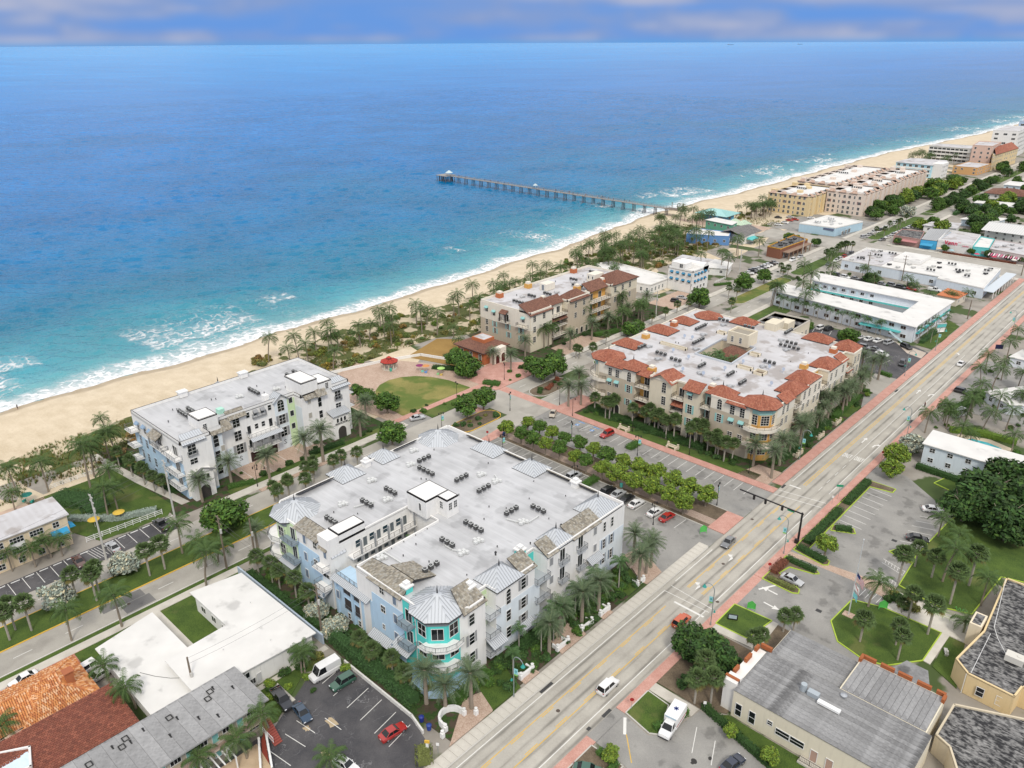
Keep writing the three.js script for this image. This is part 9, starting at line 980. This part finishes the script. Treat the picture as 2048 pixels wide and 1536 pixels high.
parasol(-192.4,-160.4,[0.22,0.03,0.12], 'magenta parasol behind the oval lawn hedge');parasol(-190.6,-161.6,[0.55,0.24,0.08], 'orange parasol behind the oval lawn', [[-0.6,1.1,[0.2,0.6,0.5], 'mint lounge chair under the orange parasol'],[0.8,0.9,[0.15,0.3,0.6], 'blue lounge chair under the orange parasol']]);parasol(-185.2,-163.6,[0.38,0.6,0.18], 'lime parasol behind the oval lawn', [[-0.4,1.1,[0.25,0.55,0.25], 'green lounge chair under the lime parasol'],[0.9,0.8,[0.6,0.45,0.12], 'yellow lounge chair under the lime parasol']]);parasol(-200,-40.6,[0.02,0.2,0.16], 'dark teal folded parasol on the cream apartments terrace', [[-0.9,0.6,[0.05,0.4,0.34], 'teal sunbed left of the folded parasol on the terrace'.replace('left of', 'beside')],[0.9,-0.6,[0.05,0.42,0.36], 'second teal sunbed by the folded parasol']]);
for (const [x,z,c,l] of [[-176.6,-47.4,[0.6,0.4,0.05], 'first yellow parasol of the patio behind the rail fence'],[-175.4,-52.6,[0.62,0.42,0.06], 'second yellow parasol of the patio behind the rail fence'],[-96,-451.6,[0.6,0.03,0.12], 'pink red parasol on the restaurant terrace'],[-88,-451,[0.5,0.02,0.08], 'crimson parasol on the restaurant terrace'],[-108,-451.6,[0.3,0.5,0.55], 'pale blue parasol on the restaurant terrace'],[-114,-451.6,[0.7,0.5,0.3], 'peach parasol on the restaurant terrace'],[-79,-450.6,[0.7,0.68,0.6], 'cream parasol on the restaurant terrace']]) parasol(x,z,c,l);
// signs, bins and small things
function post(name,label,x,z,h,plate,cat='sign'){const o=thing(name,label,cat,x,0.1,z,0.6);mesh('post', gb().cyl([0,0,0],[0,h,0],0.035,0.035,6).geo(),poleM,o);mesh('plate', plate[0],plate[1],o,0,h-0.2,0.04);return o;}
const octG=gb().cyl([0,0,0],[0,0,0.03],0.38,0.38,8).geo(),stopM=plain([0.36,0.02,0.02],0.6),bg=(w,h)=>gb().box(-w/2,w/2,-h/2,h/2,0,0.03).geo();
for (const [x,z,l] of [[-53.6,-86.4, 'red stop sign at the ambulance yard lawn'],[-53.8,-136.6, 'red stop sign by the brown red shrubs'],[-54.2,-202.7, 'red stop sign at the northern car park exit'],[-140.3,-140.2, 'red stop sign at the plaza exit to the beach road']]) post('stop_sign', l,x,z,2.4,[octG,stopM]);for (const [x,z,l] of [[-70.8,-58.4, 'small white roadside sign by the round cut hedge'],[-44.4,-94.2, 'small white sign behind the ambulance'],[-55,-172, 'small white sign at the northern crosswalk']]) post('road_sign', l,x,z,2.2,[bg(0.5,0.6),whiteM]);post('road_sign', 'green street name sign at the northern crosswalk', -54.8,-175,4,[bg(1.6,0.6),plain([0.02,0.28,0.14],0.6)]);post('road_sign', 'navy sign board beside the far roadside hut', -52,-308.8,3,[bg(2.6,1.6),plain([0.03,0.03,0.10],0.6)]);
for (const [x,z,r,l] of [[-50.8,-123,-0.1, 'lime green peaked sign board on the sign lawn'],[-31.9,-140.7,0.1, 'lime green peaked sign board on the round lawn'],[-71.4,-140,0.4, 'lime green peaked sign board in the plaza corner bed']]){const o=thing('town_sign', l, 'sign', x,0.1,z,r+0.5),m=plain([0.10,0.48,0.10],0.6);mesh('board', gb().prism([[-0.75,0],[0.75,0],[0.75,1.2],[0,1.8],[-0.75,1.2]],-0.05,0.05).geo().rotateX(-Math.PI/2).translate(0,0.5,0),m,o);mesh('post', gb().box(-0.8,-0.7,0,1.7,-0.05,0.05).box(0.7,0.8,0,1.7,-0.05,0.05).geo(),m,o);}
{const o=thing('notice_board', 'dark framed notice board on the sign lawn', 'sign', -52.1,0.12,-118,0.5);mesh('frame', gb().box(-0.95,0.95,0.1,1.3,-0.1,0.1).geo(),blackM,o);mesh('panel', gb().box(-0.75,0.75,0.4,1.2,0.1,0.13).geo(),paint([0.45,0.55,0.62]),o);const w=thing('motel_sign', 'white and teal tapered motel sign in the road end flower bed', 'sign', -74,0.1,-318.6,1.0);mesh('board', gb().prism([[-1.7,0],[1.7,0],[2.2,3.4],[-2.2,3.4]],-0.2,0.2).geo().rotateX(-Math.PI/2).translate(0,0.5,0),whiteM,w);mesh('band', gb().box(-2,2,2.4,3.6,0.2,0.25).geo(),tealM,w);const p=thing('parking_sign', 'white parking post with yellow cap in the round cut hedge', 'sign', -72.4,0.1,-57.6,0.6);mesh('post', gb().box(-0.22,0.22,0,1.7,-0.1,0.1).geo(),whiteM,p);mesh('cap', gb().box(-0.4,0.4,1.7,2.2,-0.12,0.12).geo(),yellowM,p);}
for (const [x,z,c,l] of [[-138.2,-144.8,[0.02,0.06,0.22], 'dark blue bin at the junction end of the brick footpath'],[-97.1,-144.2,[0.10,0.5,0.44], 'turquoise bin beside the brick footpath'],[-77.6,-60.9,[0.015,0.03,0.22], 'round blue bin behind the white car park wall'],[-75.4,-60.6,[0.02,0.05,0.25], 'second blue bin behind the white car park wall'],[-199.6,-153.6,[0.06,0.4,0.3], 'green bin beside the red gazebo']]){const o=thing('waste_bin', l, 'bin', x,0.1,z);mesh('body', gb().cyl([0,0,0],[0,1,0],0.36,0.44,10).geo(),plain(c,0.6),o);mesh('lid', gb().cyl([0,1,0],[0,1.16,0],0.46,0.2,10).geo(),plain(c,0.5),o);}
{const lm=plain([0.12,0.5,0.12],0.5),o=thing('bike_rack', 'green wave shaped bike rack on the palm lawn edge', 'bike rack', -20.4,0.1,-150.2),p=[];for (let i=0;i <= 24;i++) p.push([-1.1+i*0.092,0.45+0.4*Math.sin(i*0.9),0]);mesh('bar', gb().tube(p,0.045,5).geo(),lm,o);const r=thing('handrail', 'lime green ramp handrail leading to the town hall door', 'railing', -20.5,0.1,-146.4),g=gb();for (const z of [-0.8,0.8]){for (const y of [0.5,0.95]) g.bar([-3.2,y,z],[3,y,z-0.6],0.05);for (let i=0;i<6;i++) g.bar([-3.2+i*1.24,0,z-i*0.12],[-3.2+i*1.24,0.95,z-i*0.12],0.05);}mesh('rails', g.geo(),plain([0.4,0.55,0.2],0.5),r);const b=thing('memorial_bench', 'cream stone bench on the small lawn by the town hall', 'bench', -19,0.1,-136.1,0.4);mesh('seat', gb().box(-0.3,0.3,0.35,0.5,-0.9,0.9).geo(),concM,b);mesh('leg', gb().box(-0.25,0.25,0,0.35,-0.8,-0.5).box(-0.25,0.25,0,0.35,0.5,0.8).box(-0.1,0.2,0.5,1.1,0.4,0.8).geo(),concM,b);}
for (const [x,z] of [[-173,-87],[-172,-88.6],[-170.6,-100]]){const o=thing('traffic_cone', 'dark bollard cone on the brick forecourt', 'cone', x,0.06,z,0, 'cones on the brick forecourt');mesh('cone', gb().cyl([0,0,0],[0,0.8,0],0.18,0.05,7).geo(),darkM,o);mesh('foot', boxG(0.45,0.06,0.45),darkM,o);}

// pier on trestles
{const o=thing('fishing_pier', 'long wooden fishing pier on trestles with a domed shelter at its sea end', 'pier', -370,0,-440),dm=paint([0.30,0.29,0.28]),pm=paint([0.11,0.115,0.13]);for (let i=0;i<55;i++) mesh('deck_panel', boxG(3.9,0.3,3.4),dm,o,110-i*4-2,4.1,0);mesh('deck_panel', boxG(12,0.3,11),dm,o,-112,4.12,0);for (let i=0;i<26;i++){const x=96-i*8.4,g=gb();for (const z of [-1.4,0,1.4]) g.cyl([x,-3,z*1.25],[x,3.9,z],0.28,0.24,6);g.bar([x,3.9,-1.9],[x,3.9,1.9],0.4);mesh('trestle', g.geo(),pm,o,0,0,0);}{const g=gb();for (let i=0;i<5;i++) for (const z of [-5,-2,2,5]) g.cyl([-107-i*2.5,-3,z],[-107-i*2.5,4.1,z],0.28,0.26,6);mesh('trestle', g.geo(),pm,o,0,0,0);}for (const s of [-1,1]){const g=gb().bar([110,5.4,s*1.6],[-106,5.4,s*1.6],0.1).bar([110,4.9,s*1.6],[-106,4.9,s*1.6],0.08);for (let x=110;x>-106;x -= 2.2) g.box(x-0.06,x+0.06,4.3,5.4,s*1.6-0.06,s*1.6+0.06);mesh('railing', g.geo(),dm,o,0,0,0);}const dome=(x,r,h,n)=>{const g=gb().cyl([x,6.6,0],[x,6.6+h,0],r,0.3,n);for (let i=0;i<4;i++) g.box(x+r*0.6*Math.cos(i*1.57+0.78)-0.1,x+r*0.6*Math.cos(i*1.57+0.78)+0.1,4.3,6.6,r*0.6*Math.sin(i*1.57+0.78)-0.1,r*0.6*Math.sin(i*1.57+0.78)+0.1);return g.geo();};mesh('shelter', dome(-108,3,1.8,12),paint([0.55,0.66,0.68]),o,0,0,0);mesh('shelter', dome(-16,2.4,1.2,4),paint([0.5,0.58,0.6]),o,0,0,0);mesh('gate_frame', gb().box(96,110,4.3,4.5,-3.4,3.4).bar([98,4.3,-3],[98,8,-3],0.3).bar([102,4.3,-3],[102,7.4,-3],0.3).bar([106,4.3,-3],[106,7.8,-3],0.3).bar([110,4.3,3],[110,9,3],0.3).bar([106,9,3],[111,9,3],0.3).geo(),woodM,o,0,0,0);}
// people: one continuous body each, meshed from joined limbs
const bodyCache={};
function person(label,x,y,z,ry,cols,sit){
const key=JSON.stringify([cols,sit]);if (!bodyCache[key]){
const J=sit?{hip:[0,0.95,0],chest:[0,1.36,-0.22],head:[0,1.66,-0.3],k1: [-0.12,0.68,-0.34],a1: [-0.12,0.3,-0.12],k2: [0.12,0.8,-0.36],a2: [0.12,0.48,-0.2],e1: [-0.25,1.16,-0.38],w1: [-0.22,1.06,-0.6],e2: [0.25,1.16,-0.38],w2: [0.22,1.06,-0.6]}: {hip:[0,0.9,0],chest:[0,1.34,0],head:[0,1.63,-0.02],k1: [-0.1,0.48,-0.14],a1: [-0.1,0.07,0.02],k2: [0.1,0.48,0.06],a2: [0.1,0.09,0.26],e1: [-0.26,1.08,0.06],w1: [-0.27,0.86,-0.08],e2: [0.26,1.08,-0.02],w2: [0.27,0.88,-0.2]};
const B=[['hip', 'chest', 0.15,0.17],['chest', 'head', 0.07,0.09],['head', 'head', 0.115,0.115],['hip', 'k1', 0.11,0.075],['k1', 'a1', 0.07,0.05],['hip', 'k2', 0.11,0.075],['k2', 'a2', 0.07,0.05],['chest', 'e1', 0.075,0.055],['e1', 'w1', 0.05,0.04],['chest', 'e2', 0.075,0.055],['e2', 'w2', 0.05,0.04]];
const N=44,mc=new MarchingCubes(N,new THREE.MeshBasicMaterial(),false,false,60000),sd=(p)=>{let d=9;for (const [a,b,r0,r1] of B){const A=J[a],C=J[b],ab=[C[0]-A[0],C[1]-A[1],C[2]-A[2]],l=ab[0] ** 2+ab[1] ** 2+ab[2] ** 2,t=l?clamp(((p[0]-A[0])*ab[0]+(p[1]-A[1])*ab[1]+(p[2]-A[2])*ab[2])/l) : 0,e=Math.hypot(p[0]-A[0]-ab[0]*t,p[1]-A[1]-ab[1]*t,p[2]-A[2]-ab[2]*t)-lerp(r0,r1,t),h=clamp(0.5+0.5*(d-e)/0.05);d=lerp(d,e,h)-0.05*h*(1-h);}return d;};
mc.isolation=0;const half=N/2;for (let k=0;k<N;k++) for (let j=0;j<N;j++) for (let i=0;i<N;i++) mc.field[k*N*N+j*N+i]=-sd([(i-half)/half,(j-half)/half+0.93,(k-half)/half]);mc.update();const n=mc.count,g=new THREE.BufferGeometry(),P=new Float32Array(mc.positionArray.slice(0,n*3)),C=new Float32Array(n*3);for (let i=0;i<n;i++){P[i*3+1] += 0.93;const yy=P[i*3+1],c=yy>J.head[1]+0.03?[0.03,0.02,0.015] : yy>J.chest[1]+0.14?[0.42,0.26,0.18] : yy>J.hip[1]-0.02&&Math.abs(P[i*3])<0.24?cols[0] : yy>(sit?0.62 : 0.5)&&Math.abs(P[i*3])<0.24?cols[1] : [0.42,0.26,0.18];C.set(c,i*3);}g.setAttribute('position', new THREE.BufferAttribute(P,3));g.setAttribute('normal', new THREE.BufferAttribute(new Float32Array(mc.normalArray.slice(0,n*3)),3));g.setAttribute('color', new THREE.BufferAttribute(C,3));bodyCache[key]=g;
}return tag(mesh('person', bodyCache[key],vc(0.85),null,x,y,z,ry),label, 'person');
}
person('person in dark clothes walking along the wet sand', -263,-0.9,-57.6,0.2,[[0.02,0.02,0.03],[0.03,0.03,0.05]]);person('person in black walking on the brick footpath', -105.5,0.12,-145.5,1.2,[[0.02,0.02,0.022],[0.02,0.02,0.03]]);
{const x=-56.6,z=-245.2,o=thing('bicycle', 'dark bicycle ridden along the coast road edge', 'bicycle', x,0.006,z,Math.PI);const w=(zz)=>{const g=gb();for (let i=0;i<14;i++){const P=(k)=>[0,0.34+0.33*Math.sin(k*0.4488),zz+0.33*Math.cos(k*0.4488)];g.bar(P(i),P(i+1),0.04);}return g.geo();};mesh('wheel', w(-0.5),tyreM,o,0,0,0);mesh('wheel', w(0.5),tyreM,o,0,0,0);mesh('frame', gb().bar([0,0.34,0.5],[0,0.8,0.12],0.04).bar([0,0.8,0.12],[0,0.82,-0.4],0.04).bar([0,0.82,-0.4],[0,0.34,-0.5],0.04).bar([0,0.8,0.12],[0,0.3,0],0.04).bar([0,0.3,0],[0,0.78,-0.38],0.04).bar([-0.28,1.0,-0.46],[0.28,1.0,-0.46],0.04).bar([0,0.82,-0.4],[0,1,-0.46],0.04).geo(),blackM,o);mesh('saddle', gb().box(-0.08,0.08,0.86,0.92,0,0.26).geo(),blackM,o);person('cyclist in a dark red top on the coast road', x,0.06,z,Math.PI,[[0.09,0.012,0.012],[0.02,0.02,0.025]],1);}
for (let i=0;i<34;i++) person('small figure standing on the fishing pier', -300-R()*172,4.4,-440+rr(-1.2,1.2),R()*6,pick([[[0.03,0.04,0.07],[0.02,0.02,0.03]],[[0.35,0.35,0.35],[0.05,0.06,0.1]],[[0.2,0.05,0.04],[0.03,0.03,0.04]]])).userData.group='people on the pier';
for (const [x,z,L,l] of [[-9600,-17600,70, 'hazy cargo ship on the horizon'],[-8600,-19000,55, 'smaller hazy ship farther along the horizon']]){const o=thing('ship', l, 'ship', x,SEA,z,0.6);mesh('hull', gb().prism([[-L,-6],[L*0.8,-6],[L,0],[L*0.8,6],[-L,6]],0,9).geo(),plain([0.12,0.16,0.22]),o);mesh('bridge', gb().box(-L*0.9,-L*0.6,9,22,-5,5).geo(),plain([0.4,0.42,0.45]),o);}
// lettering
const font=await new FontLoader().loadAsync('fonts/droid/droid_sans_bold.typeface.json');
function letters(text,size,depth){const g=new TextGeometry(text,{font,size,depth,curveSegments:3,bevelEnabled:false});g.computeBoundingBox();g.translate(-(g.boundingBox.max.x+g.boundingBox.min.x)/2,0,0);return g;}
for (const x of [-61.8,-58.7]){const g=letters('ONLY', 1,0.004);g.scale(0.62,2.4,1);g.rotateX(-Math.PI/2);mesh('road_lettering', g,lineM,mainRoad,x,0.007,-197.6);}
{const b=signHost,o=mesh('sign_lettering', letters("Vanni's", 1.9,0.15),plain([0.62,0.02,0.09],0.6),b,-108.4-b.position.x,4.1,-455-b.position.z);o.rotation.y=-0.02;mesh('sign_lettering', letters('cafe bar', 0.6,0.1),plain([0.6,0.03,0.12],0.6),b,-102.6-b.position.x,4.2,-454.2-b.position.z);}
{const b=scene.children.find((o)=>o.userData.label&&o.userData.label.startsWith('long white four storey'));const g=letters('VILLAS BY THE SEA', 0.34,0.06),o=mesh('sign_lettering', g,darkM,b,-171.46-b.position.x,4.55,-113.4-b.position.z);o.rotation.y=Math.PI/2;}

// labels that single out one of a set: counted from a landmark
{
const tens=['first', 'second', 'third', 'fourth', 'fifth', 'sixth', 'seventh', 'eighth', 'ninth', 'tenth', 'eleventh', 'twelfth', 'thirteenth', 'fourteenth', 'fifteenth', 'sixteenth', 'seventeenth', 'eighteenth', 'nineteenth', 'twentieth'];
for (const [group,base,mark,x,z] of [['sabal palms on the south median', 'sabal palm on the south median', 'the silvery buttonwoods', -154,-60],['coconut palms on the beach road verge', 'coconut palm on the beach road verge', 'the low white motel', -131,-30],['date palms round the turquoise cornered block', 'date palm round the blue white block', 'the curved white wall', -74,-64],['sabal palms in the south hedge', 'sabal palm along the blue wall', 'the dark car park bins', -76,-60],['date palms before the white beach apartments', 'date palm before the white beach apartments', 'its southern portal', -170,-71],['coconut palms in the dune garden', 'coconut palm in the dune garden', 'the cream apartments', -178,-38],['sabal palms round the white beach apartments', 'sabal palm round the white beach apartments', 'the northern portal', -172,-113],['palms between motel and walk-up', 'young palm near the low white motel', 'the white van', -98,-56],['sabal palms on the town hall lawns', 'sabal palm on the town hall lawns', 'the flagpole', -36,-134],['coconut palms on the town hall lawn', 'coconut palm on the town hall lawn', 'the flagpole', -36,-134],['date palms round the plaza', 'date palm near the red plaza', 'the orange pavilion', -186,-184],['coconut palms at the cream beachfront block', 'coconut palm at the cream beachfront block', 'the orange pavilion', -186,-184],['sabal palms below the terracotta roofs', 'sabal palm below the terracotta roofs', 'the traffic signal mast', -54,-151],['date palms by the terracotta roofed block', 'date palm by the terracotta block', 'the traffic signal mast', -54,-151],['sabal palms on the forecourt kerb', 'small kerb sabal palm', 'the orange pavilion', -186,-184],['coconut palms across the coast road', 'coconut palm across the coast road', 'the pale blue motel wing', -46,-211],['tall coconut palms on the beach road', 'tall coconut palm', 'the beach hotel', -178,-307],['trees along the brick footpath', 'slim plaza tree along the brick footpath', 'the coast road', -66,-146],['green street trees by the beach road', 'green street tree', 'the gazebo', -202,-155],['silvery buttonwoods', 'silvery buttonwood', 'the low white motel', -118,-45],['young light green trees', 'light green young tree', 'the flagpole', -36,-134],['black lantern posts', 'black lantern post', 'the traffic signal mast', -54,-151],['slim palms along the motel wall', 'slim palm along the motel wall', 'the coast road', -66,-300],['small palms on the motel lawn', 'small palm on the motel lawn', 'the tapered motel sign', -74,-318.6],['cars beside the brick restaurant', 'car in the row by the brick restaurant', 'the beach hotel', -178,-307],['condenser units on the courtyard apartment roof', 'black condenser unit on the courtyard apartment roof', 'the turquoise corner tower', -84,-71],['condenser units on the beach apartment roof', 'black condenser unit on the beach apartment roof', 'the southern portal', -170,-71],['condenser units on the terracotta edged roof', 'black condenser unit on the terracotta edged roof', 'the ochre corner tower', -80,-183],['condenser units on the brown tiled beachfront roof', 'black condenser unit on the cream beachfront roof', 'the orange pavilion', -186,-184],['dense dark trees', 'dense dark spreading tree', 'the flagpole', -36,-134]]){
const set=scene.children.filter((o)=>o.userData.group===group).sort((a,b)=>Math.hypot(a.position.x-x,a.position.z-z)-Math.hypot(b.position.x-x,b.position.z-z));
set.forEach((o,i)=>{const ord=i<20?tens[i] : ['twenty', 'thirty', 'forty'][Math.floor((i+1)/10)-2]+((i+1) % 10?'-'+tens[i % 10] : 'th').replace('tyth', 'tieth');o.userData.label=base+', '+ord.replace('thirtyth', 'thirtieth').replace('fortyth', 'fortieth')+' from '+mark;});
}
}

for (const o of scene.children) o.traverse((c)=>{if (c.isMesh){c.castShadow=true;c.receiveShadow=true;}});
renderer.render(scene,camera);
